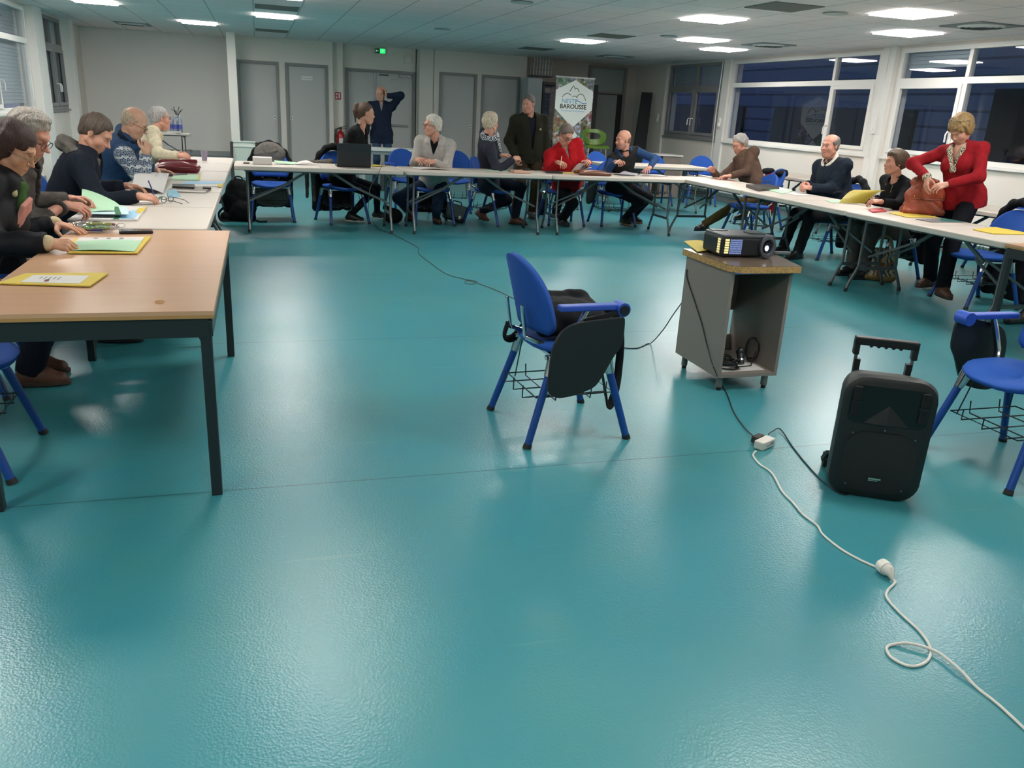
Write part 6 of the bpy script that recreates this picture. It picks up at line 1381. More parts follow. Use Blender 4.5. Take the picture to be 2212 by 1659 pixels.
# laptop seen from behind
Yl = 9.95; xa, xb = atY(728, 357, Yl).x, atY(801, 357, Yl).x; zt = atY(764, 310, Yl+.0).z
o = empty('laptop', label='open black laptop seen from behind on the back row', cat='laptop')
b = MB(); b.b2((xa, Yl+.01, TZ+.001), (xb, Yl+.27, TZ+.018)); b.build('base', M_black, o, bevel=.004)
b = MB(); b.add([(xa, Yl, TZ+.016), (xb, Yl, TZ+.016), (xb, Yl-.05, zt), (xa, Yl-.05, zt), (xa, Yl+.012, TZ+.016), (xb, Yl+.012, TZ+.016), (xb, Yl-.038, zt), (xa, Yl-.038, zt)], [(0, 1, 2, 3), (5, 4, 7, 6), (0, 4, 5, 1), (1, 5, 6, 2), (2, 6, 7, 3), (3, 7, 4, 0)]); b.build('screen_lid', mat('laptop_lid', '#232529', .45), o, bevel=.003)
sheet('yellow papers with a dark strap right of the laptop', 'papers', [(803, 347), (828, 350), (832, 353), (803, 354)], M_yel, .006, name='paper_stack', lift=(.01, 0, 0, 0), bend=.01)
o = sheet('open booklet before the man in light fleece', 'booklet', [(886, 353), (940, 358), (985, 366), (905, 364)], M_pap, .004, name='booklet', lift=(0, .004, 0, 0), bend=.014)
o = sheet('green folder lying before the man in blazer with scarf', 'folder', [(1048, 358), (1100, 359), (1102, 364), (1056, 365)], M_grn, .006, name='folder')
sheet('dark brown open booklet between the green folder and the pink book', 'booklet', [(1096, 360), (1132, 357), (1136, 361), (1100, 365)], mat('booklet_brown', '#4c372e', .6), .006, name='booklet', lift=(0, .012, 0, 0))
blk('pinkish closed book on the middle back table', 'book', 1111, 1147, 369, .028, mat('book_pink', '#c99f8b', .6), .2, 9.85)
blk('black phone resting on the pinkish book', 'phone', 1133, 1147, 362, .02, M_black, .07, 9.93, z=TZ+.03)
o = sheet('black book with cream pages left of the man in red sweater', 'book', [(1178, 363), (1205, 364), (1216, 370), (1182, 369)], M_black, .022, name='book'); quad([(1182, 369), (1216, 370), (1216, 371), (1182, 370)], TZ+.015, .008, M_pap, 'pages', o)
sheet('yellow paper between the black book and the raised pages', 'paper', [(1212, 364), (1248, 364), (1250, 369), (1216, 370)], M_yel, .004, name='paper')
# curled pages held by the man in red
c0 = onrow(1248, 369, TZ); b = MB()
for k in range(3):
    b.grid(lambda u, v, k=k: (c0.x+(.02*k)+.16*u+(.03 if 0 else 0), c0.y+.02+.22*v-.0*k, TZ+.006+.004*k+(.0+.13*(1-k*.25))*u**2*(1)+.06*math.sin(PI*u)*(1-.3*k)), 8, 3, .001)
o = tag(b.build('document', M_pap, None, 1), 'curled white document raised by the man in red sweater', 'document')
w = np.array(atY(1212, 348, 10.12)); b = MB(); b.tube([tuple(w+vec(-.01, -.02, -.05)), tuple(w+vec(.012, .02, .06))], .004, 8); tag(b.build('pen', mat('pen_silver', '#c9b49a', .3, .6)), 'slim pen in the hand of the man in red sweater', 'pen')
P = Piece(); Yb = 9.82; a = atY(1250, 372, Yb).x; c = atY(1325, 372, Yb).x; m_ = vec((a+c)/2, Yb+.13, TZ)
P.groups([(0, [C_(vec(a+.03, Yb+.03, TZ+.022), vec(c-.03, Yb+.03, TZ+.022), .022), C_(vec(a+.03, Yb+.2, TZ+.03), vec(c-.03, Yb+.2, TZ+.028), .022), E(m_+vec(0, 0, .035), vec(.19, .12, .03))])], .007, .03, lambda Q, d: np.maximum(d+wrinkle(Q, .003, 30, 9), .744-Q[..., 2]))
o = P.build('briefcase', [mat('tan_brown_leather', '#6b3b20', .35, bump=.1)]); tag(o, 'brown leather document case lying at the middle of the back row', 'briefcase')
b = MB(); b.tube([(a+.02, Yb+.005, TZ+.024), ((a+c)/2, Yb+.0, TZ+.027), (c-.02, Yb+.005, TZ+.024)], .0025, 5); b.build('zipper', mat('zip_dark', '#2a1a12', .5), o)
sheet('grey transparent cover with pages before the bald man', 'papers', [(1336, 372), (1352, 358), (1384, 372), (1375, 377)], mat('paper_grey', '#a9a7b0', .5), .004, name='document', lift=(0, .03, 0, 0), bend=.02)
sheet('dark pouch beside the brown document case', 'pouch', [(1326, 371), (1340, 369), (1372, 377), (1345, 377)], mat('pouch_slate', '#34343a', .6), .010, name='pouch')
o = sheet('white pages spread before the bald man toward the table corner', 'papers', [(1384, 368), (1430, 370), (1440, 377), (1372, 376)], M_pap, .004, name='paper', bend=.008)
sheet('open booklet at the right end of the back row', 'booklet', [(1425, 369), (1482, 372), (1472, 378), (1432, 377)], M_pap, .004, name='booklet', bend=.010)
w = np.array(atY(1334, 348, 10.1)); b = MB(); b.tube([tuple(w+vec(-.05, -.03, -.03)), tuple(w+vec(.03, .01, .02))], .004, 8); tag(b.build('pen', M_white), 'white pen in the hand of the bald man', 'pen')
# ---- right row
o = sheet('open document with red cover before the man in brown sweater', 'document', [(1508, 374), (1560, 374), (1588, 384), (1536, 384)], M_pap, .004, name='document', bend=.010); quad([(1538, 380), (1586, 382), (1592, 386), (1545, 386)], TZ+.006, .003, mat('cover_red', '#b8453f', .6), 'red_cover', o)
sheet('yellow sheet lying between the brown sweater man and the dark binder', 'paper', [(1590, 390), (1620, 388), (1645, 391), (1630, 394), (1600, 394)][:4], M_yel, .003, name='paper')
o = sheet('dark brown binder on the right row', 'binder', [(1612, 398), (1660, 396), (1684, 402), (1640, 407)], mat('binder_brown', '#2e2526', .4), .035, z=TZ+.036, name='binder')
blk('black phone lying on the dark brown binder', 'phone', 1648, 1666, 394, .008, M_black, .1, None, z=TZ+.038)
o = sheet('white booklet with dark letters beside the dark binder', 'booklet', [(1684, 399), (1712, 402), (1712, 412), (1684, 409)], M_pap, .006, name='booklet', lift=(.02, .02, 0, 0)); 
sheet('open green folder under the white booklet of the right row', 'folder', [(1652, 408), (1690, 405), (1712, 412), (1690, 418)], M_grn, .006, name='folder')
sheet('white sheet before the man with clasped hands', 'paper', [(1690, 415), (1730, 410), (1765, 418), (1720, 422)], M_pap, .003, name='paper')
sheet('pale green sheet lying left of the raised yellow folder', 'paper', [(1782, 432), (1815, 430), (1822, 437), (1800, 438)], M_grn, .004, name='paper')
# yellow folder held up by the seated woman
c = [at(1812, 438, TZ+.01), at(1868, 440, TZ+.01), atX(1912, 411, 5.98), atX(1846, 410, 5.95)]
b = MB(); b.grid(lambda u, v: (c[0]*(1-u)+c[1]*u)*(1-v)+(c[3]*(1-u)+c[2]*u)*v+Vector((0, 0, .03*math.sin(PI*v))), 6, 6, .004); o = tag(b.build('folder', mat('folder_olive', '#a8962e', .5), None, 1), 'olive yellow folder tilted up by the smiling woman', 'folder')
specs(1826, 420, TZ+.05, 150, gd, 'ornate spectacles standing on the table left of the yellow folder', 1.0)
o = blk('red phone case lying left of the orange-brown bag', 'phone', 1878, 1912, 455, .012, mat('case_red', '#c23a45', .4), .0, None) if False else None
o = sheet('red and black phone case lying left of the leather bag', 'phone', [(1876, 451), (1905, 449), (1915, 455), (1885, 457)], mat('case_red', '#b8323f', .4), .012, name='phone')
sheet('yellow folder under the orange-brown leather bag', 'folder', [(1920, 459), (1958, 456), (2026, 467), (1960, 469)], M_yel, .006, name='folder')
o = sheet('teal and grey leaflet lying right of the leather bag', 'leaflet', [(1978, 473), (2040, 469), (2086, 478), (2010, 479)], mat('leaflet_grey', '#77777a', .4), .005, name='leaflet'); quad([(2030, 472), (2050, 470), (2084, 477), (2032, 478)], TZ+.0065, .001, mat('leaflet_teal', '#1d6b62', .4), 'teal_half', o)
o = sheet('yellow folder at the far right end of the white tables', 'folder', [(2102, 495), (2150, 489), (2240, 500), (2146, 504)], M_yel, .008, name='folder')
# scarf bundle by the woman's hands
P = Piece(); q = np.array(at(1888, 440, TZ)); P.groups([(0, [E(q+vec(0, .02, .04), vec(.09, .10, .05)), E(q+vec(-.03, -.07, .03), vec(.07, .07, .035)), E(q+vec(.07, -.10, .03), vec(.08, .12, .04))])], .008, .03, lambda Q, d: np.maximum(d+wrinkle(Q, .014, 50, 5), .744-Q[..., 2]))
m = fab('bundle_print', '#8d7468'); nt, N, L, b_ = nodes(m); tc = N.new('ShaderNodeTexCoord'); v = N.new('ShaderNodeTexVoronoi'); v.inputs['Scale'].default_value = 26; L.new(tc.outputs['Object'], v.inputs[0]); L.new(mixc(nt, mathn(nt, 'LESS_THAN', v.outputs[0], .38), lin('#241c20'), lin('#b29c92')), b_.inputs[0])
o = P.build('scarf', [m]); tag(o, 'crumpled dark and pink scarf lying on the table left of the leather bag', 'scarf')
# leather bag
bc = np.array(at(1990, 466, TZ)); bx_ = 5.72; b0 = np.array(at(1952, 462, TZ)); b1 = np.array(at(2040, 468, TZ)); m_ = (b0+b1)/2; dr = unit(b1-b0); nr = vec(-dr[1], dr[0], 0)
if nr[0] < 0: nr = -nr
Lb = np.linalg.norm(b1-b0); R_ = np.stack([dr, nr, vec(0, 0, 1)], 1); hb = .37
P = Piece(); P.groups([(0, [E(m_+nr*.09+vec(0, 0, .07), vec(Lb*.50, .10, .12), R_), E(m_+nr*.09+vec(0, 0, .20), vec(Lb*.42, .09, .10), R_), E(m_+nr*.10+vec(0, 0, .29)-dr*.02, vec(Lb*.36, .08, .07), R_), C_(m_+nr*.09+dr*Lb*.36+vec(0, 0, .18), m_+nr*.09-dr*Lb*.36+vec(0, 0, .16), .05), C_(m_+nr*.03+dr*Lb*.42+vec(0, 0, .03), m_+nr*.03-dr*Lb*.44+vec(0, 0, .03), .035), C_(m_+nr*.14+dr*Lb*.42+vec(0, 0, .03), m_+nr*.14-dr*Lb*.44+vec(0, 0, .03), .035)])], .008, .035,
  lambda Q, d: np.maximum(-smin(-(d+wrinkle(Q, .012, 26, 6)), sd(E(m_+nr*.09+vec(0, 0, .37), vec(Lb*.28, .05, .09), R_), Q), .02), .744-Q[..., 2]))
o = P.build('leather_bag', [mat('cognac_leather', '#94432a', .42, bump=.2, bscale=90, var=.18, vscale=9)]); tag(o, 'orange-brown leather handbag standing on the right-hand table', 'bag')
b = MB(); f0 = m_+nr*-.012
b.tube([tuple(f0-dr*Lb*.40+vec(0, 0, .150)), tuple(f0-dr*Lb*.1+vec(0, 0, .142)-nr*.008), tuple(f0+dr*Lb*.40+vec(0, 0, .150))], .006, 6); b.build('flap_seam', mat('cognac_dark', '#6a2c1b', .5), o)
b = MB()
for t in (-.34, .34, -.18): b.sph(tuple(f0+dr*Lb*t+vec(0, 0, .17 if abs(t) > .2 else .26)-nr*.0), .006, 8)
b.build('stud', mat('brass', '#c9a26a', .25, 1), o)
b = MB(); b.tube([tuple(m_+nr*.04-dr*Lb*.3+vec(0, 0, .30)), tuple(m_+nr*.02-dr*Lb*.32+vec(0, 0, .37)), tuple(m_+nr*.10-dr*Lb*.30+vec(0, 0, .36))], .008, 6); b.build('strap', mat('cognac_dark', '#6a2c1b', .5), o)
# clamp / flat black thing on the rear right table
o = sheet('flat black case lying on the rear table at the right edge', 'case', [(2102, 444), (2115, 440), (2165, 446), (2150, 452)], M_black, .02, z=TZ+.022, name='flat_case'); q = at(2124, 446, TZ+.02); b = MB(); b.cyl(q, q+Vector((0, 0, .08)), .012, n=10); b.build('knob', M_steel, o)
# ---- on the cart
o = sheet('yellow folders under the back corner of the projector', 'folder', [(1478, 521), (1515, 519), (1556, 540), (1507, 543)], M_yel, .004, z=.745, name='folder', bend=.006)
P_ = [(x, y) for x, y in superell(.055, .02, 3, 20)]; T = rz(at(1688, 549, .738), -6); b = MB(); b.prism(P_, 0, .016, T); tag(b.build('remote_control', mat('remote_grey', '#5a5e62', .35), bevel=.004), 'rounded grey remote lying at the right corner of the cart', 'remote')
o = sheet('small white instruction card sticking out below the projector lens', 'card', [(1634, 541), (1662, 537), (1672, 545), (1650, 550)], M_pap, .001, z=.741, name='card', bend=.004)
q = at(1597, 550, .738); b = MB(); b.b2((q.x-.008, q.y-.005, .738), (q.x+.012, q.y+.008, .748)); tag(b.build('plug_adapter', M_white, bevel=.002), 'tiny white adapter lying before the projector', 'adapter')
# cable tangle, microphone and sheet inside the cart
rnd = random.Random(3); cx, cy2 = (CX0+CX1)/2-.02, CY0+.16
b = MB(); pts = []
for k in range(150):
    a = k*.42; r = .05+.035*math.sin(k*.31); pts.append((cx-.05+r*1.2*math.cos(a)+.03*math.sin(k*.11), cy2+r*1.3*math.sin(a), .112+.012*(1+math.sin(k*.17))+.02*(k/150)))
b.tube(pts, .0042, 6)
tag(b.build('cable_tangle', M_cap, None, 1), 'tangle of black cable on the bottom shelf of the cart', 'cable')
b = MB(); pts = [(CX1-.085+.042*math.cos(a)+.002*a, CY0+.14+.004*a, .19+.07*math.sin(a)+.004*math.sin(3*a)) for a in np.linspace(0, 8*PI, 90)]; b.tube(pts, .0036, 6); b.tube([pts[-1], (CX1-.1, CY0+.12, .112), (cx, cy2-.05, .11)], .0036, 6); tag(b.build('coiled_cable', M_cap, None, 1), 'upright coil of black cable in the right corner of the cart shelf', 'cable')
b = MB(); b.cyl((cx+.0, CY0+.05, .15), (cx+.01, CY0+.09, .20), .018, .022, 14); b.sph((cx+.012, CY0+.095, .212), .026, 14); o = tag(b.build('microphone', mat('mic_dark', '#26282c', .35, .4), None, 1), 'dark microphone with silver ring on the cart shelf', 'microphone'); b = MB(); b.cyl((cx+.002, CY0+.058, .162), (cx+.004, CY0+.066, .172), .022, n=14); b.build('silver_ring', M_chrome, o, 1)
b = MB(); b.b2((CX0+.04, CY0+.05, .1052), (CX1-.05, CY0+.2, .1075)); tag(b.build('white_sheet', M_pap), 'white sheet under the cables on the cart shelf', 'paper')
# ---------------------------------------------------------------- cords on the floor
def smooth_path(P, n=6):
    P = [Vector(p) for p in P]; out = []
    for i in range(len(P)-1):
        p0, p1, p2, p3 = P[max(i-1, 0)], P[i], P[i+1], P[min(i+2, len(P)-1)]
        for k in range(n):
            t = k/n; out.append(.5*((2*p1)+(p2-p0)*t+(2*p0-5*p1+4*p2-p3)*t*t+(3*p1-p0-3*p2+p3)*t**3))
    out.append(P[-1])
    for p in out: p.z = max(p.z, .0038)
    return out
def floor_pts(px, r): return [at(x, y, r) for x, y in px]
M_wc = mat('cord_white', '#d9d4cb', .4); M_bc = mat('cord_black', '#1a1c1e', .45); M_gc = mat('cord_grey', '#4c5254', .5)
r = .0045
pl = [at(1634, 974, .02)]+floor_pts([(1627, 984), (1640, 1002), (1667, 1022), (1690, 1062), (1712, 1085), (1735, 1112), (1765, 1135), (1778, 1155), (1815, 1185), (1855, 1208), (1890, 1224)], r)
b = MB(); b.tube(smooth_path(pl), r, 8); o = b.build('white_cable', M_wc, None, 1); tag(o, 'white cord running from the power strip to the round connector', 'cord')
_c = at(1910, 1242, 0); _d = (at(1890, 1224, 0)-_c).normalized(); pl = [_c-_d*.044+Vector((0, 0, .011)), _c-_d*.06+Vector((0, 0, .006))]+floor_pts([(1918, 1275), (1916, 1292), (1945, 1325), (1985, 1362), (2008, 1395), (2008, 1420), (1990, 1436), (1960, 1438), (1925, 1420), (1915, 1400), (1930, 1392), (1965, 1395), (2020, 1412), (2070, 1450), (2110, 1485), (2160, 1525), (2230, 1590)], r)
for i in (13, 14, 15): pl[i].z = .013
b = MB(); b.tube(smooth_path(pl), r, 8); tag(b.build('extension_cord', M_wc, None, 1), 'white extension cord with a loop leaving at the lower right corner', 'cord')
# round connector: socket + plug
c0 = at(1910, 1242, .0); b = MB(); d = (at(1890, 1224, 0)-c0).normalized(); T = frame(c0+Vector((0, 0, .026)), d, (0, 0, 1))
b.tube([tuple(T @ Vector((.040, 0, 0))), tuple(T @ Vector((.030, 0, 0)))], [.007, .014], 14); b.tube([tuple(T @ Vector((.030, 0, 0))), tuple(T @ Vector((.024, 0, 0))), tuple(T @ Vector((-.006, 0, 0)))], [.020, .0255, .0255], 20); o = tag(b.build('socket_connector', mat('connector_white', '#e0dcd4', .35), None, 1), 'white round socket joining the two white cords on the floor', 'connector')
b = MB(); b.tube([tuple(T @ Vector((-.007, 0, 0))), tuple(T @ Vector((-.02, 0, 0))), tuple(T @ Vector((-.032, 0, -.006))), tuple(T @ Vector((-.045, 0, -.016)))], [.0235, .021, .012, .006], 16); b.build('plug', mat('plug_white', '#cfcac0', .4), o, 1)
# power strip, black plug, black cords
T = frame(at(1650, 966, 0), at(1678, 950, 0)-at(1625, 975, 0)); b = MB(); b.box((0, 0, .022), (.115, .052, .042), T); o = tag(b.build('power_strip', mat('strip_white', '#d6d1c8', .4), bevel=.007, seg=3), 'short white power strip lying on the floor', 'power strip')
b = MB(); b.box((.025, -.0262, .024), (.03, .001, .014), T); b.box((-.01, -.0262, .020), (.03, .001, .005), T); b.build('marking', M_ink, o)
b = MB(); q = at(1652, 940, .03); b.box((.012, .045, .028), (.07, .035, .034), T); tag(b.build('power_plug', mat('plug_black', '#2b2523', .5), bevel=.006), 'black plug standing in the power strip', 'plug')
pl = [atY(1482, 583, CY1+.004), atY(1483, 600, CY1-.1)]
side = lambda px, py: atX(px, py, CX0-.006)
pl = [side(1484, 582), side(1484, 600), side(1500, 650), side(1516, 700), side(1527, 745)]+[atY(1541, 792, CY0-.035)]+floor_pts([(1562, 838), (1585, 890), (1607, 922), (1632, 948)], .004)
pl.append(at(1648, 944, .035)); pl[-2] = at(1632, 945, .02)
b = MB(); b.tube(smooth_path(pl), .0035, 6); tag(b.build('black_cable', M_bc, None, 1), 'black cord hanging over the side of the cart to the power strip', 'cord')
pl = [at(1660, 938, .034), at(1668, 932, .03)]+floor_pts([(1685, 930), (1712, 965), (1740, 1000), (1778, 1040), (1822, 1068)], .004)+[Vector((2.44, 2.6, .01))]
pl[2].z = .012
b = MB(); b.tube(smooth_path(pl), .0032, 6); tag(b.build('black_cable', M_bc, None, 1), 'thin black cord from the power strip to the loudspeaker', 'cord')
# long grey video cable from laptop to the projector
pl = [atY(828, 352, 9.85), atY(826, 356, 9.69), atY(815, 378, 9.66), atY(800, 405, 9.66), atY(797, 430, 9.64)]+floor_pts([(797, 462), (815, 492), (850, 506), (880, 522), (903, 535), (905, 548), (930, 568), (965, 592), (1005, 603), (1030, 608), (1025, 613), (1005, 612), (1012, 606), (1060, 622), (1110, 645), (1145, 668)], .004)
b = MB(); b.tube(smooth_path(pl), .0035, 6); tag(b.build('video_cable', M_gc, None, 1), 'grey cable dropping from the laptop and snaking to the lone chair', 'cable')
pl = floor_pts([(1145, 668), (1240, 725), (1330, 748), (1375, 752), (1405, 742)], .004)+[atY(1432, 713, 4.62), atY(1452, 683, 4.54), atY(1474, 652, 4.46)]
b = MB(); b.tube(smooth_path(pl), .0035, 6); tag(b.build('video_cable', M_bc, None, 1), 'black cable from under the lone chair up to the cart', 'cable')
# ---------------------------------------------------------------- bags and coats
M_bag = fab('bag_black', '#121316', .75); M_coat = fab('coat_black', '#17181b')
def blob(name, label, cat, prims, m, k=.03, res=.01, wr=.01, sc=28, zmin=.0, seed=3, cut=None):
    P = Piece(); P.groups([(0, prims)], res, k, lambda Q, d: np.maximum(d+wrinkle(Q, wr, sc, seed), zmin-Q[..., 2]) if cut is None else cut(Q, np.maximum(d+wrinkle(Q, wr, sc, seed), zmin-Q[..., 2])))
    return tag(P.build(name, [m]), label, cat)
# laptop bag on the lone chair
cc = vec(1.365, 3.56, 0); A_ = math.radians(4); cR = np.stack([vec(math.cos(A_), math.sin(A_), 0), vec(-math.sin(A_), math.cos(A_), 0), vec(0, 0, 1)], 1); Lc = lambda x, y, z: cc+cR @ vec(x, y, z)
o = blob('laptop_bag', 'black laptop bag lying on the seat of the lone blue chair', 'bag', [E(Lc(.02, .03, .56), (.19, .17, .075), cR), C_(Lc(-.13, .17, .60), Lc(.15, .17, .60), .045), C_(Lc(-.15, -.10, .52), Lc(.18, -.10, .52), .035), C_(Lc(.16, -.1, .53), Lc(.16, .15, .58), .05)], M_bag, wr=.008, zmin=.472, seed=12)
b = MB(); pts = smooth_path([Lc(.2, -.04, .60), Lc(.25, -.06, .56), Lc(.275, -.08, .45), Lc(.27, -.10, .30), Lc(.24, -.14, .20), Lc(.19, -.18, .14), Lc(.17, -.17, .22), Lc(.14, -.15, .35), Lc(.11, -.14, .42)])
b.tube(pts, .006, 8, flat=3.2); b.build('shoulder_strap', M_bag, o, 1)
b = MB(); b.tube([Lc(.2, -.04, .62), Lc(.22, -.06, .60), Lc(.215, -.02, .57), Lc(.19, -.02, .59)], .003, 6, closed=True); b.tube([Lc(.235, -.05, .60), Lc(.26, -.07, .57), Lc(.24, -.03, .56)], .0025, 6, closed=True); b.build('buckle', M_steel, o)
b = MB(); b.tube(smooth_path([Lc(-.25, .1, .50), Lc(-.24, .16, .42), Lc(-.18, .2, .40), Lc(-.12, .2, .46)]), .008, 8, flat=2.5); b.build('carry_strap', M_bag, o, 1)
# backpack by the table leg, coat on the first back chair
q = at(515, 478, 0)
o = blob('backpack', 'large black backpack standing on the floor at the left end of the back row', 'bag', [E((q.x+.02, q.y+.12, .20), (.21, .13, .22)), E((q.x+.02, q.y+.14, .36), (.15, .11, .15)), E((q.x+.06, q.y+.0, .12), (.15, .08, .12)), C_((q.x-.15, q.y+.05, .05), (q.x+.15, q.y+.05, .05), .06)], M_bag, seed=21)
b = MB(); b.tube(smooth_path([(q.x-.02, q.y+.1, .48), (q.x+.0, q.y+.1, .53), (q.x+.06, q.y+.1, .52), (q.x+.07, q.y+.12, .47)]), .009, 6); b.tube(smooth_path([(q.x-.17, q.y, .16), (q.x-.22, q.y-.05, .10), (q.x-.2, q.y-.06, .02), (q.x-.1, q.y-.05, .012)]), .008, 6, flat=2); b.tube(smooth_path([(q.x+.15, q.y-.02, .05), (q.x+.24, q.y-.08, .012), (q.x+.34, q.y-.06, .010)]), .006, 6, flat=2); b.build('strap', M_bag, o, 1)
def coat(label, x, y, deg, inner, outer, zl=.12, w=.25, cat='coat', name='coat', front=True, top=.92):
    R_ = Rm(deg); O = vec(x, y, 0); Q = lambda f, l, u: O+R_ @ vec(f, l, u)
    arc_ = [Q(-.27, w*math.cos(a), top-.36+.36*math.sin(a)) for a in np.linspace(0, PI, 9)]
    pr = [C_(arc_[i], arc_[i+1], .035) for i in range(8)]+[C_(Q(-.31, s*w*.9, .56), Q(-.32, s*w*.85, zl+.05), .05, .06) for s in (-1, 1)]+[E(Q(-.31, 0, .5), (.04, w*.95, .32), R_), E(Q(-.33, 0, zl+.18), (.05, w*.9, .22), R_)]
    o = blob(name, label, cat, pr, outer, wr=.008, seed=int(x*10) % 30, zmin=zl, k=.04, res=.012)
    if front:
        P = Piece(); P.groups([(0, [E(Q(-.20, 0, top-.13), (.035, w*.80, .15), R_), E(Q(-.265, 0, .33), (.045, w*.90, .17), R_), E(Q(-.26, 0, zl+.12), (.05, w*.84, .12), R_)])], .012, .04, lambda Q_, d: np.maximum(d+wrinkle(Q_, .014, 30, 4), zl-Q_[..., 2])); P.build('lining', [inner], o)
    return o
coat('black coat with grey lining draped over the first back-row chair', .12, 10.85, -90, fab('lining_grey', '#77726d', v=.2), M_coat)
coat('dark coat hanging on the chair of the woman with ponytail', .98, 10.75, -72, M_coat, M_coat, front=False, zl=.1)
coat('black coat with dark fur trim hanging on the chair at the far right', 6.28, 5.85, 172, fab('fur_dark', '#1b1a1c'), M_coat, zl=.05, w=.28, front=False, top=.93)
coat('dark coat hanging behind the man in navy sweater', 6.45, 8.25, 175, M_coat, M_coat, front=False, zl=.08)
coat('dark coat hanging on the chair of the man in light fleece', 2.14, 10.75, -90, M_coat, M_coat, front=False, zl=.1)
coat('dark coat hanging on the chair of the woman in black top', 6.4, 7.2, 175, M_coat, M_coat, front=False, zl=.15, w=.22)
q = np.array(atX(1680, 378, 7.38)); o = blob('jacket', 'red and black jacket thrown over the chair behind the man in brown', 'jacket', [E(q+vec(0, .10, -.08), (.09, .22, .10)), E(q+vec(.02, .18, -.02), (.08, .12, .08)), E(q+vec(0, .1, -.35), (.05, .2, .25))], mat('jacket_red', '#b8232a', .8), seed=5, zmin=.2)
P = Piece(); P.groups([(0, [E(q+vec(-.02, .22, .035), (.09, .12, .05)), E(q+vec(0, -.10, .03), (.08, .12, .055)), C_(q+vec(0, -.16, .06), q+vec(0, .0, -.02), .03)])], .01, .03, lambda Q, d: d+wrinkle(Q, .01, 30, 8)); P.build('black_hood', [M_coat], o)
# woollen scarf on the second chair
sx0 = atY(668, 360, 10.55); b0 = np.array(sx0)
blob('scarf', 'grey fringed scarf hanging from the chair left of the laptop', 'scarf', [C_(b0+vec(-.03, 0, .02), b0+vec(-.035, 0, -.36), .028, .022), C_(b0+vec(.04, 0, .02), b0+vec(.045, 0, -.40), .030, .022), C_(b0+vec(-.02, 0, .03), b0+vec(.25, .02, .05), .04, .05), C_(b0+vec(.25, .02, .05), b0+vec(.28, 0, -.08), .05, .04)], fab('scarf_grey', '#5d5852', v=.3), .015, .008, .007, 60)
q = at(848, 484, 0); o = blob('handbag', 'small black bag slumped on the floor by the table leg under the laptop', 'bag', [E((q.x+.02, q.y+.08, .09), (.13, .07, .10)), C_((q.x-.08, q.y+.08, .20), (q.x+.03, q.y+.08, .12), .035, .06)], M_bag, seed=7)
# leather satchel with shine
q = at(985, 482, 0); T = frame((q.x, q.y+.10, .13), (1, 0, -.25), (.25, 0, 1)); b = MB(); b.box((0, 0, 0), (.30, .16, .22), T); o = tag(b.build('satchel', mat('satchel_black', '#0e0e10', .22), bevel=.025, seg=3), 'shiny black leather satchel on the floor beside the man in fleece', 'bag')
b = MB(); b.box((0, -.085, .03), (.31, .012, .17), T); b.build('flap', mat('satchel_flap', '#141416', .15, coat=.5), o, bevel=.005); b = MB(); b.box((.06, -.094, -.04), (.03, .006, .04), T); b.build('clasp', M_chrome, o); b = MB(); b.tube([tuple(T @ Vector(p)) for p in ((-.07, 0, .11), (-.05, 0, .15), (.05, 0, .15), (.07, 0, .11))], .009, 6); b.build('handle', M_black, o, 1)
# flat bag under the left tables
q = at(345, 716, 0); blob('bag', 'flat black bag lying on the floor under the left row', 'bag', [E((q.x, q.y+.1, .03), (.21, .12, .04))], M_bag, seed=9)
q = at(1150, 462, 0); blob('dark_bag', 'dark bag standing on the floor behind the legs of the man in red', 'bag', [E((q.x+.12, q.y-.05, .16), (.10, .12, .18))], M_bag, seed=19)
# patterned shopping bag
q0, q1 = at(1857, 604, 0), at(1932, 612, 0); dr = unit(np.array(q1-q0)); nr = vec(-dr[1], dr[0], 0); nr = nr if nr[0] > 0 else -nr; Lg = np.linalg.norm(np.array(q1-q0)); m_ = np.array((q0+q1)/2)
R_ = np.stack([dr, nr, vec(0, 0, 1)], 1)
P = Piece(); P.groups([(0, [E(m_+nr*.08+vec(0, 0, .17), vec(Lg*.52, .09, .20), R_), C_(m_+nr*.05-dr*Lg*.40+vec(0, 0, .05), m_+nr*.05+dr*Lg*.40+vec(0, 0, .05), .05), C_(m_+nr*.08-dr*Lg*.42+vec(0, 0, .28), m_+nr*.08+dr*Lg*.40+vec(0, 0, .29), .045)])], .01, .04, lambda Q, d: np.maximum(np.maximum(d+wrinkle(Q, .012, 24, 2), -Q[..., 2]), Q[..., 2]-.33))
m = mat('tote_print', '#a39574', .6); nt, N, L, b_ = nodes(m); tc = N.new('ShaderNodeTexCoord'); w_ = N.new('ShaderNodeTexWave'); w_.inputs['Scale'].default_value = 7; w_.inputs['Distortion'].default_value = 9; w_.inputs['Detail Scale'].default_value = 2; L.new(tc.outputs['Object'], w_.inputs[0]); sx = N.new('ShaderNodeSeparateXYZ'); L.new(tc.outputs['Object'], sx.inputs[0])
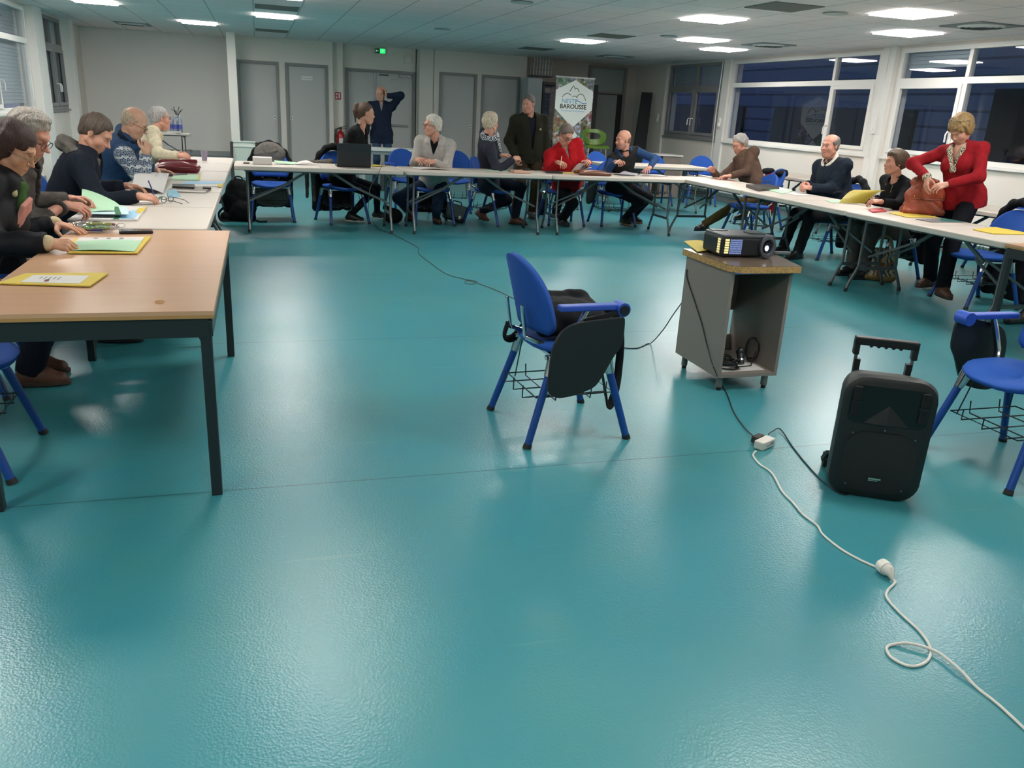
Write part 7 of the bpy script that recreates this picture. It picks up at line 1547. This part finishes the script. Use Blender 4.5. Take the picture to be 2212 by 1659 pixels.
cc_ = mixc(nt, mathn(nt, 'GREATER_THAN', w_.outputs[1], .62), lin('#a89a78'), lin('#27313c')); n_ = N.new('ShaderNodeTexNoise'); n_.inputs['Scale'].default_value = 9; L.new(tc.outputs['Object'], n_.inputs[0]); cc_ = mixc(nt, mathn(nt, 'GREATER_THAN', n_.outputs[0], .62), cc_, lin('#8a4a33')); cc_ = mixc(nt, mathn(nt, 'LESS_THAN', sx.outputs[2], .06), cc_, lin('#8a6a3c')); L.new(cc_, b_.inputs[0])
o = P.build('shopping_bag', [m]); tag(o, 'patterned beige shopping bag with leaves on the floor under the right tables', 'bag')
b = MB()
for k in (0, .1): b.tube(smooth_path([tuple(m_+nr*(.03+k)-dr*.10+vec(0, 0, .31)), tuple(m_+nr*(.03+k)-dr*.05+vec(0, 0, .44)), tuple(m_+nr*(.03+k)+dr*.05+vec(0, 0, .44)), tuple(m_+nr*(.03+k)+dr*.10+vec(0, 0, .31))]), .007, 6, flat=2)
b.build('handle', mat('tote_handle', '#7d7258', .7), o, 1)
# bag and shoe in the dark under the right-hand wooden desk
q = at(2205, 640, 0); blob('bag', 'bulky black bag on the floor beneath the right-hand wooden desk', 'bag', [E((q.x+.25, q.y+.2, .16), (.16, .2, .18)), E((q.x+.2, q.y+.5, .2), (.16, .2, .2))], M_bag, seed=11)
q = np.array(at(2195, 700, 0)); P = Piece(); P.groups([(0, [C_(q+vec(-.10, 0, .035), q+vec(.08, .02, .045), .035, .042), C_(q+vec(.08, .02, .05), q+vec(.12, .03, .09), .042)])], .007, .03, lambda Q, d: np.maximum(d, -Q[..., 2]+.002)); tag(P.build('shoe', [M_blsh]), 'single black shoe at the right edge beneath the wooden desk', 'shoe')
# papers on the exit desk
for i, (x, w_) in enumerate(((1.7, .3), (2.15, .25), (2.6, .3))):
    b = MB(); b.b2((x, 14.45, .736), (x+w_, 14.7, .742+.004*i)); tag(b.build('paper', M_pap), ['left paper on the pale desk by the exit door', 'middle paper on the pale desk by the exit door', 'right paper on the pale desk by the exit door'][i], 'paper', 'papers on the pale desk')
# park nothing: drop unused prototype meshes
bpy.context.view_layer.update()
